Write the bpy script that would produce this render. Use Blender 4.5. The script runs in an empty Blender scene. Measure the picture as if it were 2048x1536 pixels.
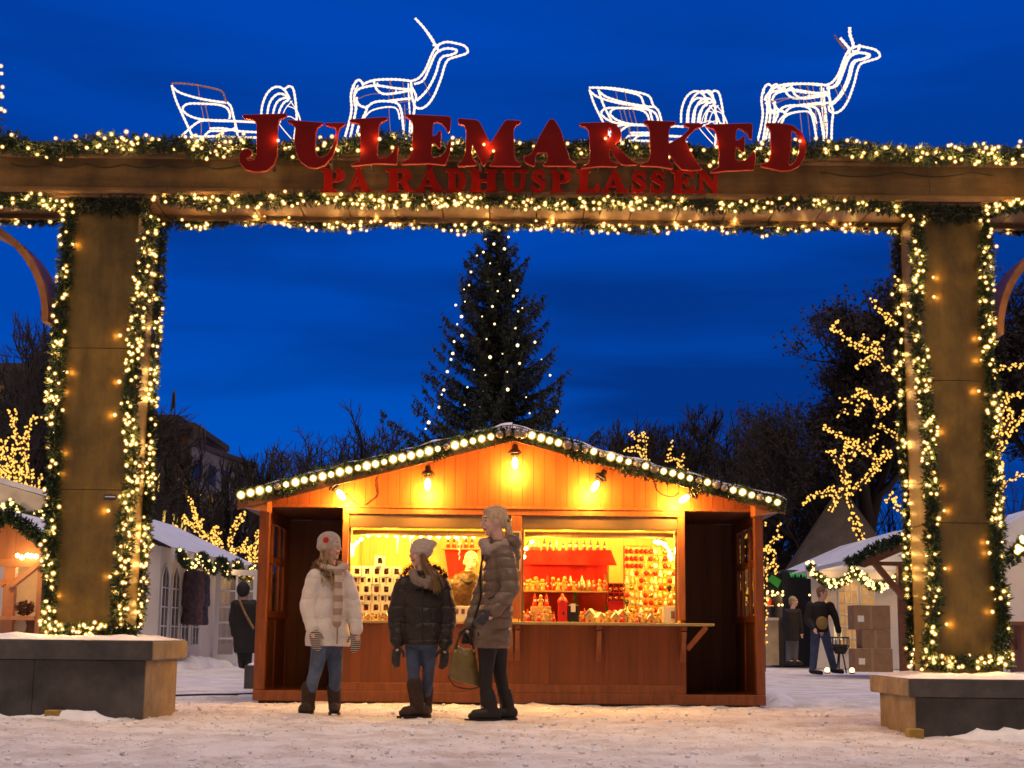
import bpy, bmesh, math, random
from mathutils import Vector, Matrix, noise, Quaternion
rad = math.radians
sc = bpy.context.scene
COL = sc.collection
# ------------------------------------------------------------------ camera
F_PX, CAM_H, TILT, ROLL = 3000.0, 0.66, 9.6, 0.6
CM = (Matrix.Rotation(rad(90 + TILT), 3, 'X') @ Matrix.Rotation(rad(ROLL), 3, 'Z'))
cam_d = bpy.data.cameras.new('camera')
cam_d.sensor_width = 36.0
cam_d.lens = 36.0 * F_PX / 2048.0
cam_d.clip_start, cam_d.clip_end = 0.1, 2000
cam = bpy.data.objects.new('camera', cam_d)
cam.matrix_world = Matrix.Translation((0, 0, CAM_H)) @ CM.to_4x4()
COL.objects.link(cam)
sc.camera = cam
# ------------------------------------------------------------------ colour management and sampling
sc.view_settings.view_transform = 'Standard'
sc.view_settings.look = 'None'
sc.view_settings.exposure = 0.0
sc.view_settings.gamma = 1.0
sc.render.engine = 'CYCLES'
cy = sc.cycles
cy.use_denoising = True
try:
    cy.denoiser = 'OPENIMAGEDENOISE'
    cy.denoising_prefilter = 'ACCURATE'
except Exception:
    pass
cy.max_bounces = 5
cy.diffuse_bounces = 3
cy.glossy_bounces = 3
cy.transparent_max_bounces = 8
cy.sample_clamp_indirect = 3.0
cy.sample_clamp_direct = 0.0
cy.use_light_tree = True
cy.pixel_filter_type = 'BLACKMAN_HARRIS'
cy.filter_width = 1.6
# ------------------------------------------------------------------ world: dusk sky, deep blue ahead, warm fill glow added behind
world = bpy.data.worlds.new('World')
sc.world = world
world.use_nodes = True
wn, wl = world.node_tree.nodes, world.node_tree.links
wn.clear()
def N(tree, kind, **kw):
    n = tree.nodes.new(kind)
    for k, v in kw.items():
        setattr(n, k, v)
    return n
wt = world.node_tree
w_out = N(wt, 'ShaderNodeOutputWorld'); w_bg = N(wt, 'ShaderNodeBackground')
w_tc = N(wt, 'ShaderNodeTexCoord'); w_sep = N(wt, 'ShaderNodeSeparateXYZ')
wl.new(w_tc.outputs['Generated'], w_sep.inputs[0])
w_ramp = N(wt, 'ShaderNodeValToRGB')
cr = w_ramp.color_ramp
cr.elements[0].position = 0.0; cr.elements[0].color = (0.000, 0.090, 0.50, 1)
cr.elements[1].position = 0.60; cr.elements[1].color = (0.001, 0.050, 0.36, 1)
for p, c in ((0.10, (0.000, 0.096, 0.56, 1)), (0.20, (0.000, 0.062, 0.43, 1)), (0.38, (0.000, 0.060, 0.45, 1))):
    e = cr.elements.new(p); e.color = c
wl.new(w_sep.outputs['Z'], w_ramp.inputs['Fac'])
# long thin cloud bands
w_map = N(wt, 'ShaderNodeMapping'); w_map.inputs['Scale'].default_value = (1.6, 1.6, 11.0)
w_map.inputs['Location'].default_value = (0.35, 0.0, 0.12)
wl.new(w_tc.outputs['Generated'], w_map.inputs['Vector'])
w_nz = N(wt, 'ShaderNodeTexNoise'); w_nz.inputs['Scale'].default_value = 1.7; w_nz.inputs['Detail'].default_value = 5.0
w_nz.inputs['Roughness'].default_value = 0.45; w_nz.inputs['Distortion'].default_value = 0.4
wl.new(w_map.outputs[0], w_nz.inputs['Vector'])
w_cr2 = N(wt, 'ShaderNodeValToRGB')
w_cr2.color_ramp.elements[0].position = 0.36; w_cr2.color_ramp.elements[0].color = (0, 0, 0, 1)
w_cr2.color_ramp.elements[1].position = 0.58; w_cr2.color_ramp.elements[1].color = (1, 1, 1, 1)
wl.new(w_nz.outputs['Fac'], w_cr2.inputs['Fac'])
w_lowm = N(wt, 'ShaderNodeMapRange'); w_lowm.inputs['From Min'].default_value = 0.20; w_lowm.inputs['From Max'].default_value = 0.42
w_lowm.inputs['To Min'].default_value = 0.95; w_lowm.inputs['To Max'].default_value = 0.30
wl.new(w_sep.outputs['Z'], w_lowm.inputs['Value'])
w_cf = N(wt, 'ShaderNodeMath', operation='MULTIPLY')
wl.new(w_cr2.outputs['Color'], w_cf.inputs[0]); wl.new(w_lowm.outputs[0], w_cf.inputs[1])
w_mixc = N(wt, 'ShaderNodeMixRGB'); w_mixc.inputs['Color2'].default_value = (0.0008, 0.032, 0.225, 1)
wl.new(w_cf.outputs[0], w_mixc.inputs['Fac']); wl.new(w_ramp.outputs['Color'], w_mixc.inputs['Color1'])
# the half of the sky behind the camera: warm glow added, standing for city light
w_back = N(wt, 'ShaderNodeMapRange'); w_back.inputs['From Min'].default_value = 0.25; w_back.inputs['From Max'].default_value = -0.55
w_back.interpolation_type = 'SMOOTHSTEP'
wl.new(w_sep.outputs['Y'], w_back.inputs['Value'])
w_mixb = N(wt, 'ShaderNodeMixRGB'); w_mixb.inputs['Color2'].default_value = (0.17, 0.112, 0.085, 1)
wl.new(w_back.outputs[0], w_mixb.inputs['Fac']); wl.new(w_mixc.outputs[0], w_mixb.inputs['Color1'])
wl.new(w_mixb.outputs[0], w_bg.inputs['Color']); w_bg.inputs['Strength'].default_value = 1.0
wl.new(w_bg.outputs[0], w_out.inputs['Surface'])
# soft warm fill added from above, standing for light behind the camera
sun_d = bpy.data.lights.new('sun', 'SUN'); sun_d.energy = 2.0; sun_d.angle = rad(40); sun_d.color = (1.0, 0.77, 0.63)
sun = bpy.data.objects.new('sun', sun_d)
sun.rotation_euler = (rad(15), 0, rad(12))
COL.objects.link(sun)

# ------------------------------------------------------------------ picking points: a photo pixel at a chosen distance Y
def P(x, y, Y):
    d = CM @ Vector(((x - 1024) / F_PX, -(y - 768) / F_PX, -1.0))
    return d * (Y / d.y) + Vector((0, 0, CAM_H))
def PX(x, Y):                      # world x of column x near the horizon
    return P(x, 1275, Y).x
def gz(x, y):                      # height of the trampled ground
    t = max(0.0, min(1.0, (14.5 - y) / 3.0))
    return -0.011 * x * t * t * (3 - 2 * t)

# ------------------------------------------------------------------ materials
def mat(name, col, rough=0.6, metal=0.0, emit=None, estr=0.0, noise_scale=None, noise_amt=0.25, bump=0.0, bump_scale=60.0,
        stretch=None, spec=0.5, sample=True, coat=0.0, sheen=0.0):
    m = bpy.data.materials.new(name); m.use_nodes = True
    t = m.node_tree; b = t.nodes['Principled BSDF']
    b.inputs['Base Color'].default_value = (*col, 1); b.inputs['Roughness'].default_value = rough
    b.inputs['Metallic'].default_value = metal; b.inputs['Specular IOR Level'].default_value = spec
    if coat: b.inputs['Coat Weight'].default_value = coat
    if sheen:
        b.inputs['Sheen Weight'].default_value = sheen
    if emit:
        b.inputs['Emission Color'].default_value = (*emit, 1); b.inputs['Emission Strength'].default_value = estr
        if not sample: m.cycles.emission_sampling = 'NONE'
    if noise_scale or bump:
        tc = N(t, 'ShaderNodeTexCoord'); mp = N(t, 'ShaderNodeMapping')
        if stretch: mp.inputs['Scale'].default_value = stretch
        t.links.new(tc.outputs['Object'], mp.inputs['Vector'])
    if noise_scale:
        nz = N(t, 'ShaderNodeTexNoise'); nz.inputs['Scale'].default_value = noise_scale
        nz.inputs['Detail'].default_value = 6; nz.inputs['Roughness'].default_value = 0.65
        t.links.new(mp.outputs[0], nz.inputs['Vector'])
        r = N(t, 'ShaderNodeValToRGB')
        lo = tuple(c * (1 - noise_amt) for c in col); hi = tuple(min(1, c * (1 + noise_amt)) for c in col)
        r.color_ramp.elements[0].position = 0.3; r.color_ramp.elements[0].color = (*lo, 1)
        r.color_ramp.elements[1].position = 0.7; r.color_ramp.elements[1].color = (*hi, 1)
        t.links.new(nz.outputs['Fac'], r.inputs['Fac']); t.links.new(r.outputs['Color'], b.inputs['Base Color'])
    if bump:
        n2 = N(t, 'ShaderNodeTexNoise'); n2.inputs['Scale'].default_value = bump_scale; n2.inputs['Detail'].default_value = 5
        t.links.new(mp.outputs[0], n2.inputs['Vector'])
        bp = N(t, 'ShaderNodeBump'); bp.inputs['Strength'].default_value = bump; bp.inputs['Distance'].default_value = 0.02
        t.links.new(n2.outputs['Fac'], bp.inputs['Height']); t.links.new(bp.outputs[0], b.inputs['Normal'])
    return m

def quilt(m, period, strength=0.9):
    """Stitched channels across a padded garment."""
    t = m.node_tree; b = t.nodes['Principled BSDF']; L = t.links.new
    tc = N(t, 'ShaderNodeTexCoord'); s = N(t, 'ShaderNodeSeparateXYZ'); L(tc.outputs['Object'], s.inputs[0])
    nz = N(t, 'ShaderNodeTexNoise'); nz.inputs['Scale'].default_value = 7; L(tc.outputs['Object'], nz.inputs['Vector'])
    a = N(t, 'ShaderNodeMath', operation='MULTIPLY_ADD'); L(nz.outputs['Fac'], a.inputs[0]); a.inputs[1].default_value = period * .55; L(s.outputs['Z'], a.inputs[2])
    d = N(t, 'ShaderNodeMath', operation='MULTIPLY'); L(a.outputs[0], d.inputs[0]); d.inputs[1].default_value = math.pi / period
    si = N(t, 'ShaderNodeMath', operation='SINE'); L(d.outputs[0], si.inputs[0])
    ab = N(t, 'ShaderNodeMath', operation='ABSOLUTE'); L(si.outputs[0], ab.inputs[0])
    pw = N(t, 'ShaderNodeMath', operation='POWER'); L(ab.outputs[0], pw.inputs[0]); pw.inputs[1].default_value = .45
    n2 = N(t, 'ShaderNodeTexNoise'); n2.inputs['Scale'].default_value = 26; n2.inputs['Detail'].default_value = 4; L(tc.outputs['Object'], n2.inputs['Vector'])
    m2 = N(t, 'ShaderNodeMath', operation='MULTIPLY_ADD'); L(n2.outputs['Fac'], m2.inputs[0]); m2.inputs[1].default_value = .7; L(pw.outputs[0], m2.inputs[2])
    bp = N(t, 'ShaderNodeBump'); bp.inputs['Strength'].default_value = strength; bp.inputs['Distance'].default_value = 0.03
    L(m2.outputs[0], bp.inputs['Height']); L(bp.outputs[0], b.inputs['Normal'])
    return m

def board_mat(name, col, board=0.1, axis='X', amt=0.35, rough=0.55, groove=0.5):
    """Wood boards side by side along AXIS, with grain and a per-board tint."""
    m = bpy.data.materials.new(name); m.use_nodes = True
    t = m.node_tree; b = t.nodes['Principled BSDF']; L = t.links.new
    b.inputs['Roughness'].default_value = rough
    tc = N(t, 'ShaderNodeTexCoord'); s = N(t, 'ShaderNodeSeparateXYZ'); L(tc.outputs['Object'], s.inputs[0])
    d = N(t, 'ShaderNodeMath', operation='DIVIDE'); L(s.outputs[axis], d.inputs[0]); d.inputs[1].default_value = board
    fl = N(t, 'ShaderNodeMath', operation='FLOOR'); L(d.outputs[0], fl.inputs[0])
    fr = N(t, 'ShaderNodeMath', operation='FRACT'); L(d.outputs[0], fr.inputs[0])
    wn_ = N(t, 'ShaderNodeTexWhiteNoise', noise_dimensions='1D'); L(fl.outputs[0], wn_.inputs['W'])
    mp = N(t, 'ShaderNodeMapping'); L(tc.outputs['Object'], mp.inputs['Vector'])
    mp.inputs['Scale'].default_value = (14, 14, 1.4) if axis in 'XY' else (1.4, 1.4, 16)
    nz = N(t, 'ShaderNodeTexNoise'); nz.inputs['Scale'].default_value = 2.2; nz.inputs['Detail'].default_value = 6
    ad = N(t, 'ShaderNodeVectorMath', operation='ADD'); L(mp.outputs[0], ad.inputs[0]); L(wn_.outputs['Color'], ad.inputs[1])
    L(ad.outputs[0], nz.inputs['Vector'])
    mx = N(t, 'ShaderNodeMath', operation='ADD'); L(nz.outputs['Fac'], mx.inputs[0])
    sc_ = N(t, 'ShaderNodeMath', operation='MULTIPLY'); L(wn_.outputs['Value'], sc_.inputs[0]); sc_.inputs[1].default_value = 0.35
    L(sc_.outputs[0], mx.inputs[1])
    r = N(t, 'ShaderNodeValToRGB')
    r.color_ramp.elements[0].position = 0.35; r.color_ramp.elements[0].color = (*[c * (1 - amt) for c in col], 1)
    r.color_ramp.elements[1].position = 0.95; r.color_ramp.elements[1].color = (*[min(1, c * (1 + amt)) for c in col], 1)
    L(mx.outputs[0], r.inputs['Fac'])
    # groove between boards
    g1 = N(t, 'ShaderNodeMath', operation='LESS_THAN'); L(fr.outputs[0], g1.inputs[0]); g1.inputs[1].default_value = min(0.2, 0.006 / board)
    mg = N(t, 'ShaderNodeMixRGB'); mg.inputs['Color2'].default_value = (*[c * 0.35 for c in col], 1)
    gm = N(t, 'ShaderNodeMath', operation='MULTIPLY'); L(g1.outputs[0], gm.inputs[0]); gm.inputs[1].default_value = groove
    L(gm.outputs[0], mg.inputs['Fac']); L(r.outputs['Color'], mg.inputs['Color1']); L(mg.outputs[0], b.inputs['Base Color'])
    bp = N(t, 'ShaderNodeBump'); bp.inputs['Strength'].default_value = 0.25; bp.inputs['Distance'].default_value = 0.01
    L(nz.outputs['Fac'], bp.inputs['Height']); L(bp.outputs[0], b.inputs['Normal'])
    return m

M = {}
def glow(name, col, strength, sample=True):
    m = bpy.data.materials.new(name); m.use_nodes = True
    t = m.node_tree; t.nodes.clear()
    o = N(t, 'ShaderNodeOutputMaterial'); e = N(t, 'ShaderNodeEmission')
    e.inputs['Color'].default_value = (*col, 1); e.inputs['Strength'].default_value = strength
    t.links.new(e.outputs[0], o.inputs['Surface'])
    if not sample: m.cycles.emission_sampling = 'NONE'
    M[name] = m
    return m

# ------------------------------------------------------------------ mesh builder
class MB:
    def __init__(s): s.v = []; s.f = []; s.mi = []; s.smooth = []
    def add(s, vs, fs, mi=0, sm=False):
        o = len(s.v); s.v.extend([tuple(v) for v in vs])
        for f in fs: s.f.append([i + o for i in f]); s.mi.append(mi); s.smooth.append(sm)
        return s
    def box(s, a, b, mi=0):
        x0, y0, z0 = a; x1, y1, z1 = b
        x0, x1 = min(x0, x1), max(x0, x1); y0, y1 = min(y0, y1), max(y0, y1); z0, z1 = min(z0, z1), max(z0, z1)
        return s.add([(x0, y0, z0), (x1, y0, z0), (x1, y1, z0), (x0, y1, z0), (x0, y0, z1), (x1, y0, z1), (x1, y1, z1), (x0, y1, z1)],
                     [(3, 2, 1, 0), (4, 5, 6, 7), (0, 1, 5, 4), (1, 2, 6, 5), (2, 3, 7, 6), (3, 0, 4, 7)], mi)
    def beam(s, p, q, w, h, up=Vector((0, 0, 1)), mi=0):
        p, q = Vector(p), Vector(q); d = (q - p).normalized(); x = d.cross(up)
        if x.length < 1e-4: x = d.cross(Vector((0, 1, 0)))
        x.normalize(); y = x.cross(d).normalized(); x *= w / 2; y *= h / 2
        vs = [p - x - y, p + x - y, p + x + y, p - x + y, q - x - y, q + x - y, q + x + y, q - x + y]
        return s.add(vs, [(0, 1, 2, 3), (7, 6, 5, 4), (0, 4, 5, 1), (1, 5, 6, 2), (2, 6, 7, 3), (3, 7, 4, 0)], mi)
    def tube(s, pts, r, n=6, mi=0, cap=True, sm=True):
        pts = [Vector(p) for p in pts]
        if len(pts) < 2: return s
        rs = r if isinstance(r, (list, tuple)) else [r] * len(pts)
        o = len(s.v); prev = None
        for i, p in enumerate(pts):
            d = (pts[min(i + 1, len(pts) - 1)] - pts[max(i - 1, 0)])
            if d.length < 1e-9: d = Vector((0, 0, 1))
            d.normalize()
            if prev is None:
                x = d.cross(Vector((0, 0, 1)) if abs(d.z) < 0.9 else Vector((1, 0, 0))).normalized()
            else:
                x = (prev - d * prev.dot(d))
                x = x.normalized() if x.length > 1e-6 else d.orthogonal().normalized()
            prev = x; y = d.cross(x)
            for k in range(n):
                a = 2 * math.pi * k / n
                s.v.append(tuple(p + (x * math.cos(a) + y * math.sin(a)) * rs[i]))
        for i in range(len(pts) - 1):
            for k in range(n):
                a, b = o + i * n + k, o + i * n + (k + 1) % n
                s.f.append([a, b, b + n, a + n]); s.mi.append(mi); s.smooth.append(sm)
        if cap:
            s.f.append([o + k for k in range(n)][::-1]); s.mi.append(mi); s.smooth.append(False)
            e = o + (len(pts) - 1) * n
            s.f.append([e + k for k in range(n)]); s.mi.append(mi); s.smooth.append(False)
        return s
    def ball(s, c, r, seg=8, ring=5, mi=0, rot=None, sm=True):
        rx, ry, rz = r if isinstance(r, (tuple, list)) else (r, r, r)
        c = Vector(c); vs = []
        def tr(v): return (rot @ v if rot else v) + c
        vs.append(tr(Vector((0, 0, -rz))))
        for i in range(1, ring):
            t = math.pi * i / ring - math.pi / 2
            for k in range(seg):
                a = 2 * math.pi * k / seg
                vs.append(tr(Vector((rx * math.cos(t) * math.cos(a), ry * math.cos(t) * math.sin(a), rz * math.sin(t)))))
        vs.append(tr(Vector((0, 0, rz))))
        fs = []
        for k in range(seg): fs.append((0, 1 + (k + 1) % seg, 1 + k))
        for i in range(ring - 2):
            for k in range(seg):
                a = 1 + i * seg + k; b = 1 + i * seg + (k + 1) % seg
                fs.append((a, b, b + seg, a + seg))
        t = len(vs) - 1; o = 1 + (ring - 2) * seg
        for k in range(seg): fs.append((o + k, o + (k + 1) % seg, t))
        return s.add(vs, fs, mi, sm)
    def lathe(s, c, prof, n=12, mi=0, rot=None, sm=True):
        c = Vector(c); vs = []; fs = []
        for (r, z) in prof:
            for k in range(n):
                a = 2 * math.pi * k / n; v = Vector((r * math.cos(a), r * math.sin(a), z))
                vs.append((rot @ v if rot else v) + c)
        for i in range(len(prof) - 1):
            for k in range(n):
                a, b = i * n + k, i * n + (k + 1) % n
                fs.append((a, b, b + n, a + n))
        fs.append(tuple(range(n))[::-1]); fs.append(tuple((len(prof) - 1) * n + k for k in range(n)))
        return s.add(vs, fs, mi, sm)
    def prism(s, poly, y0, y1, mi=0):          # polygon given as (x, z), extruded along Y
        n = len(poly)
        area = sum(poly[i][0] * poly[(i + 1) % n][1] - poly[(i + 1) % n][0] * poly[i][1] for i in range(n))
        if area < 0: poly = poly[::-1]
        vs = [(x, y0, z) for x, z in poly] + [(x, y1, z) for x, z in poly]
        fs = [tuple(range(n)), tuple(range(2 * n - 1, n - 1, -1))] + [(i + n, (i + 1) % n + n, (i + 1) % n, i) for i in range(n)]
        return s.add(vs, fs, mi)
    def quad(s, a, b, c, d, mi=0): return s.add([a, b, c, d], [(0, 1, 2, 3)], mi)
    def build(s, name, mats, parent=None, bevel=0.0, fix=False):
        me = bpy.data.meshes.new(name); me.from_pydata(s.v, [], s.f)
        for m in (mats if isinstance(mats, (list, tuple)) else [mats]): me.materials.append(m)
        me.polygons.foreach_set('material_index', s.mi)
        me.polygons.foreach_set('use_smooth', s.smooth)
        me.update()
        if fix or bevel:
            bm = bmesh.new(); bm.from_mesh(me)
            if fix: bmesh.ops.recalc_face_normals(bm, faces=bm.faces)
            bm.to_mesh(me); bm.free()
        o = bpy.data.objects.new(name, me); COL.objects.link(o)
        if bevel:
            md = o.modifiers.new('bevel', 'BEVEL'); md.width = bevel; md.segments = 2; md.limit_method = 'ANGLE'
        if parent is not None: adopt(o, parent)
        return o

def adopt(o, parent):
    o.parent = parent
    o.matrix_parent_inverse = Matrix.Translation(parent.location).inverted() if parent.parent is None and parent.type == 'EMPTY' else Matrix.Identity(4)
def tag(o, label=None, cat=None, group=None, kind=None):
    if label: o['label'] = label
    if cat: o['category'] = cat
    if group: o['group'] = group
    if kind: o['kind'] = kind
    return o
def thing(name, label, cat, loc, group=None):
    """An Empty at the base of a thing; its parts are built in world coordinates and parented to it."""
    o = bpy.data.objects.new(name, None); COL.objects.link(o); o.location = loc
    o.empty_display_size = 0.1
    return tag(o, label, cat, group)
def clone(o, loc=None, parent=None, rot=None, scale=None):
    c = o.copy(); COL.objects.link(c)
    if parent is not None:
        mi = o.matrix_parent_inverse.copy(); c.parent = parent; c.matrix_parent_inverse = mi
    if loc is not None: c.location = loc
    if rot is not None: c.rotation_euler = rot
    if scale is not None: c.scale = scale
    return c
def clone_tree(o, offset):
    """A copy of a thing with copies of its parts and sub-parts."""
    r = o.copy(); COL.objects.link(r); r.location = o.location + Vector(offset)
    def kids(a, b):
        for ch in list(a.children):
            c = ch.copy(); COL.objects.link(c); mi = ch.matrix_parent_inverse.copy(); c.parent = b; c.matrix_parent_inverse = mi
            kids(ch, c)
    kids(o, r)
    return r
def local(name, mesh_mb, mats, loc, parent=None, rot=None):
    """A mesh built round its own origin and set down at LOC (in the parent's frame)."""
    o = mesh_mb.build(name, mats)
    o.location = loc
    if rot is not None: o.rotation_euler = rot
    if parent is not None: o.parent = parent
    return o
def resample(pts, step):
    pts = [Vector(p) for p in pts]; out = [pts[0].copy()]; acc = 0.0
    for a, b in zip(pts, pts[1:]):
        L = (b - a).length; d = step - acc
        while d <= L:
            out.append(a.lerp(b, d / L)); d += step
        acc = (acc + L) % step
    return out
def smooth_path(pts, n=6):
    """Catmull-Rom through the points."""
    pts = [Vector(p) for p in pts]
    if len(pts) < 3: return pts
    out = []
    for i in range(len(pts) - 1):
        p0, p1, p2, p3 = pts[max(i - 1, 0)], pts[i], pts[i + 1], pts[min(i + 2, len(pts) - 1)]
        for k in range(n):
            t = k / n
            out.append(0.5 * ((2 * p1) + (p2 - p0) * t + (2 * p0 - 5 * p1 + 4 * p2 - p3) * t * t + (3 * p1 - p0 - 3 * p2 + p3) * t ** 3))
    out.append(pts[-1]); return out
def rvec(R):
    while True:
        v = Vector((R.uniform(-1, 1), R.uniform(-1, 1), R.uniform(-1, 1)))
        if 0.01 < v.length < 1: return v.normalized()
def lamp(name, loc, power, col, radius=0.04, parent=None):
    d = bpy.data.lights.new(name, 'POINT'); d.energy = power; d.color = col; d.shadow_soft_size = radius
    o = bpy.data.objects.new(name, d); COL.objects.link(o); o.location = loc
    if parent is not None:
        o.parent = parent; o.matrix_parent_inverse = Matrix.Translation(parent.location).inverted()
    return o

# shared materials
M['snow'] = mat('snow', (0.82, 0.81, 0.82), 0.7, noise_scale=9, noise_amt=0.08, bump=0.5, bump_scale=25)
M['needles'] = mat('needles', (0.022, 0.048, 0.016), 0.55, noise_scale=30, noise_amt=0.5)
M['needles_dark'] = mat('needles_dark', (0.016, 0.028, 0.012), 0.65, noise_scale=20, noise_amt=0.5)
M['bark'] = mat('bark', (0.045, 0.032, 0.024), 0.9, noise_scale=8, noise_amt=0.4)
M['twig'] = mat('twig', (0.030, 0.024, 0.022), 0.9)
M['cable'] = mat('cable', (0.015, 0.02, 0.015), 0.6)
M['stone_dark'] = mat('stone_dark', (0.072, 0.064, 0.060), 0.6, noise_scale=3.2, noise_amt=0.6, bump=0.25, bump_scale=70)  # planter fronts: shade painted into the stone colour; also the dark concrete block
M['stone'] = mat('stone', (0.26, 0.205, 0.14), 0.8, noise_scale=4, noise_amt=0.42, bump=0.35, bump_scale=60)  # planter ends: the same stone with its warm light painted in
glow('bulb_glass', (1.0, 0.66, 0.30), 7.0)
def halo_shell(name, col, strength, alpha):
    """Glowing see-through shell round a small lamp: its halo, added as a surface."""
    m = bpy.data.materials.new(name); m.use_nodes = True; t = m.node_tree; t.nodes.clear()
    o = N(t, 'ShaderNodeOutputMaterial'); e = N(t, 'ShaderNodeEmission'); tr = N(t, 'ShaderNodeBsdfTransparent'); mx = N(t, 'ShaderNodeMixShader')
    e.inputs['Color'].default_value = (*col, 1); e.inputs['Strength'].default_value = strength; mx.inputs['Fac'].default_value = alpha
    t.links.new(tr.outputs[0], mx.inputs[1]); t.links.new(e.outputs[0], mx.inputs[2]); t.links.new(mx.outputs[0], o.inputs['Surface'])
    m.cycles.emission_sampling = 'NONE'; M[name] = m
halo_shell('bulb_halo', (1.0, 0.46, 0.05), 1.5, 0.30)  # golden halo round each small bulb, made as a glowing shell
halo_shell('globe_halo', (1.0, 0.55, 0.10), 1.5, 0.25)
glow('bulb_far', (1.0, 0.50, 0.09), 1.9, sample=False)
glow('bulb_globe', (1.0, 0.66, 0.24), 14.0)
glow('bulb_spruce', (1.0, 0.72, 0.38), 3.0, sample=False)
glow('rope_white', (1.0, 0.80, 0.62), 1.45)
# ================================================================== ground
def make_ground():
    R = random.Random(4)
    xs = [-260, -140, -80, -50, -34, -24, -18, -14, -11, -8.5, -7] + [-6 + i * 0.06 for i in range(201)] + [7, 8.5, 11, 14, 18, 24, 34, 50, 80, 140, 260]
    ys = [-60, -20, 0, 4, 6] + [7 + i * 0.06 for i in range(190)] + [18.6 + i * 0.35 for i in range(60)] + [40, 43, 47, 52, 60, 75, 100, 140, 200, 300, 500]
    foot = [(R.uniform(-6, 6), R.uniform(7, 18), R.uniform(0, math.pi)) for _ in range(900)]
    cells = {}
    for f in foot: cells.setdefault((int(f[0] // 0.4), int(f[1] // 0.4)), []).append(f)
    vs = []
    for y in ys:
        for x in xs:
            z = gz(x, y)
            if -6.1 < x < 6.2 and 6.9 < y < 18.5:
                z += 0.02 * noise.noise((x * 2.2, y * 1.6, 0.3)) + 0.02 * noise.noise((x * 6, y * 4.5, 3.1)) + 0.014 * noise.noise((x * 15, y * 12, 7))
                cx, cyy = int(x // 0.4), int(y // 0.4)
                for i in (-1, 0, 1):
                    for j in (-1, 0, 1):
                        for fx, fy, fa in cells.get((cx + i, cyy + j), ()):
                            dx, dy = x - fx, y - fy
                            u = dx * math.cos(fa) + dy * math.sin(fa); w = -dx * math.sin(fa) + dy * math.cos(fa)
                            q = (u / 0.15) ** 2 + (w / 0.065) ** 2
                            if q < 1.6: z += -0.026 * (1 - q) if q < 1 else 0.012 * (1.6 - q)
                z -= 0.006
            elif y < 45:
                z += 0.02 * noise.noise((x * 1.1, y * 0.8, 0.3)) - 0.008
            vs.append((x, y, z))
    n = len(xs)
    fs = [(j * n + i, j * n + i + 1, (j + 1) * n + i + 1, (j + 1) * n + i) for j in range(len(ys) - 1) for i in range(n - 1)]
    m = bpy.data.materials.new('trampled_snow'); m.use_nodes = True
    t = m.node_tree; b = t.nodes['Principled BSDF']; L = t.links.new
    tc = N(t, 'ShaderNodeTexCoord')
    def nz(scale, det, rough=0.6, st=(1, 1, 1)):
        mp = N(t, 'ShaderNodeMapping'); mp.inputs['Scale'].default_value = st; L(tc.outputs['Object'], mp.inputs['Vector'])
        q = N(t, 'ShaderNodeTexNoise'); q.inputs['Scale'].default_value = scale; q.inputs['Detail'].default_value = det; q.inputs['Roughness'].default_value = rough
        L(mp.outputs[0], q.inputs['Vector']); return q.outputs['Fac']
    def ramp(f, p0, c0, p1, c1):
        r = N(t, 'ShaderNodeValToRGB'); e = r.color_ramp.elements
        e[0].position = p0; e[0].color = c0; e[1].position = p1; e[1].color = c1; L(f, r.inputs['Fac']); return r.outputs['Color']
    def mix(f, a, c, mode='MIX'):
        x = N(t, 'ShaderNodeMixRGB', blend_type=mode)
        for s, k in ((f, 'Fac'), (a, 'Color1'), (c, 'Color2')):
            if isinstance(s, (tuple, float)): x.inputs[k].default_value = s
            else: L(s, x.inputs[k])
        return x.outputs[0]
    base = ramp(nz(2.2, 6, 0.65), 0.34, (0.60, 0.54, 0.49, 1), 0.58, (0.86, 0.84, 0.82, 1))
    grit = ramp(nz(26, 4, 0.7, (1, 0.55, 1)), 0.57, (0, 0, 0, 1), 0.67, (0.8, 0.8, 0.8, 1))
    patch = ramp(nz(0.9, 5, 0.6, (1, 0.8, 1)), 0.40, (0.15, 0.15, 0.15, 1), 0.64, (1, 1, 1, 1))
    gp = mix(1.0, grit, patch, 'MULTIPLY')
    c = mix(gp, base, (0.22, 0.15, 0.10, 1))
    fine = ramp(nz(90, 3), 0.64, (0, 0, 0, 1), 0.72, (0.6, 0.6, 0.6, 1))
    c = mix(fine, c, (0.30, 0.22, 0.16, 1))
    L(c, b.inputs['Base Color']); b.inputs['Roughness'].default_value = 0.75; b.inputs['Specular IOR Level'].default_value = 0.3
    bp = N(t, 'ShaderNodeBump'); bp.inputs['Strength'].default_value = 0.9; bp.inputs['Distance'].default_value = 0.03
    L(nz(18, 8, 0.75, (1, 0.7, 1)), bp.inputs['Height']); L(bp.outputs[0], b.inputs['Normal'])
    mb = MB(); mb.add(vs, fs, 0, True)
    o = mb.build('ground', m)
    tag(o, kind='structure')
make_ground()

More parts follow.
